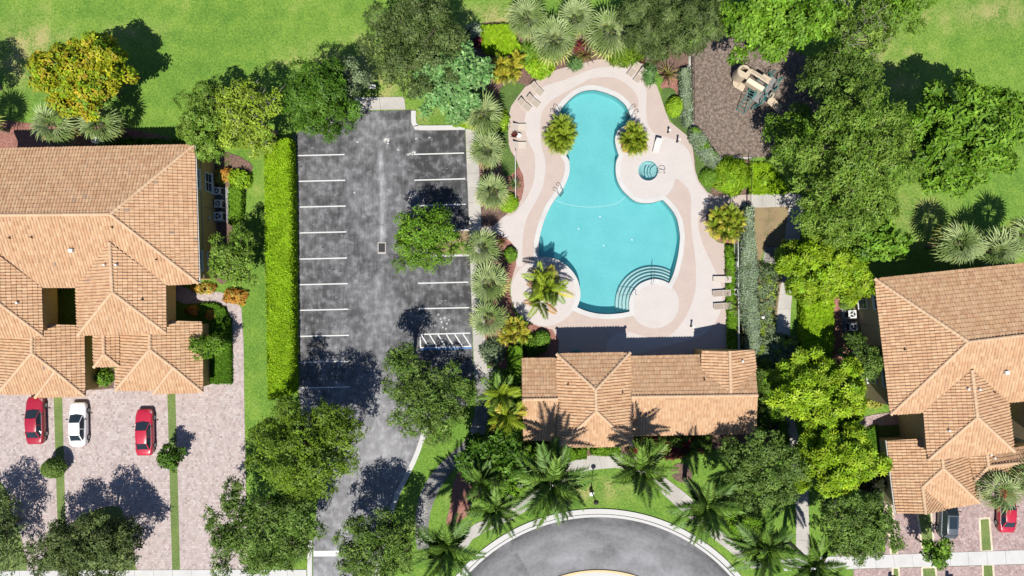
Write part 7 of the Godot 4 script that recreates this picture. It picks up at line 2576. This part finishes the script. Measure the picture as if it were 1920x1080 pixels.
	feather_palm("royal_palm", "royal palm beside the side walk's lower end at the sidewalk", 1528, 1062, 7.5, 14, 0.9, "royal", [M.frond_mid, M.frond_green, M.frond_mid], Vector3.ZERO, grove)
	feather_palm("royal_palm", "royal palm partly hidden behind the dark glossy tree", 905, 902, 7.0, 11, 0.7, "royal", royal, Vector3.ZERO, grove)
	# garden palms
	var fresh := [M.frond_lime, M.frond_mid, M.frond_mid, M.frond_lime]
	palm_clump("island_palm", "three-headed young palm on the pool's round paved island", 1026, 545, 3.0, [[-13, -24, 3.2], [14, -2, 3.0], [-14, 20, 2.6], [-2, -8, 3.6]], 9, 0.95, "garden", [M.frond_lime, M.frond_lime, M.frond_gold, M.frond_mid, M.frond_rust])
	palm_clump("date_palm", "clump of pygmy date palms in the planter on the pool's bulge", 1050, 252, 1.9, [[2, -17, 2.0], [-14, 4, 1.7], [8, 4, 2.2], [-6, 18, 1.8], [16, -4, 1.6], [8, 20, 1.5]], 26, 1.05, "date", [M.frond_lime, M.frond_lime, M.frond_gold])
	palm_clump("date_palm", "clump of pygmy date palms in the planter beside the spa circle", 1186, 256, 1.9, [[0, -12, 2.0], [-10, 6, 1.9], [10, 2, 1.8], [0, 18, 1.7], [12, 16, 1.5]], 26, 1.0, "date", [M.frond_lime, M.frond_gold, M.frond_lime])
	palm_clump("golden_palm", "golden feather palm clump beside blue-green tree", 950, 128, 2.2, [[-12, -8, 2.4], [12, -4, 2.2], [-6, 14, 2.0], [12, 12, 2.0], [-22, 8, 1.8], [20, -16, 2.0]], 13, 0.62, "areca", [M.frond_gold, M.frond_lime, M.frond_gold])
	palm_clump("golden_palm", "large golden feather palm clump near the pool gate walk", 1360, 417, 2.6, [[-14, -14, 2.8], [8, -16, 2.6], [-20, 6, 2.4], [2, 2, 3.0], [20, 8, 2.6], [-4, 20, 2.4], [22, -6, 2.2], [12, 24, 2.2]], 14, 0.66, "areca", [M.frond_lime, M.frond_gold, M.frond_gold])
	palm_clump("golden_palm", "golden feather palm clump between the row of fan palms and round island", 966, 618, 2.2, [[-12, -10, 2.2], [8, -8, 2.4], [-6, 10, 2.1], [14, 10, 2.0], [-18, 14, 1.8]], 13, 0.62, "areca", [M.frond_gold, M.frond_lime, M.frond_gold])
	feather_palm("garden_palm", "green feather palm beside the clubhouse's low roof, upper of a pair", 938, 738, 5.0, 14, 1.12, "garden", fresh, Vector3.ZERO, "feather palms beside the clubhouse")
	feather_palm("garden_palm", "yellowing feather palm overlapping the clubhouse's low roof, lower of a pair", 950, 780, 5.0, 14, 1.1, "garden", [M.frond_lime, M.frond_lime, M.frond_gold, M.frond_lime], Vector3.ZERO, "feather palms beside the clubhouse")
	# strap-leaved plants
	var bronze := [Color(0.05, 0.05, 0.02), Color(0.12, 0.11, 0.03), Color(0.08, 0.035, 0.025), Color(0.16, 0.14, 0.04)]
	var green := [Color(0.05, 0.09, 0.02), Color(0.08, 0.12, 0.03), Color(0.11, 0.14, 0.05)]
	spiky_plant("bronze spiky plant at the narrow paved exit, upper one", 1230, 112, 21, 0.9, 20, bronze)
	spiky_plant("large bronze spiky plant above the red mulch and ball shrub", 1252, 140, 25, 0.9, 26, bronze)
	spiky_plant("bronze spiky plant under fan palms at the pool's top edge", 1096, 104, 23, 0.9, 26, bronze)
	spiky_plant("dark spiky plant leaning over the lowest lounger by the fence", 1387, 577, 26, 1.1, 22, [Color(0.06, 0.05, 0.03), Color(0.09, 0.09, 0.03), Color(0.06, 0.035, 0.04), Color(0.13, 0.12, 0.05)])
	spiky_plant("dark spiky plant with a yellow leaf near the clubhouse gable", 1392, 628, 20, 1.0, 15, [Color(0.04, 0.06, 0.02), Color(0.3, 0.24, 0.04), Color(0.05, 0.05, 0.02), Color(0.07, 0.06, 0.03)])
	spiky_plant("dark spiky plant in red mulch beside third fan palm", 964, 346, 17, 0.9, 18, green)
	spiky_plant("dark red spiky plant where the entry path meets the deck", 940, 452, 15, 0.8, 14, [Color(0.07, 0.02, 0.025), Color(0.05, 0.02, 0.02), Color(0.1, 0.05, 0.02), Color(0.12, 0.12, 0.02)])
	spiky_plant("dark spiky plant under the golden palm clump's shade by the gate", 1386, 408, 17, 0.9, 16, bronze)
	spiky_plant("green spiky plant against the clubhouse gable end", 1426, 702, 17, 0.9, 15, green)
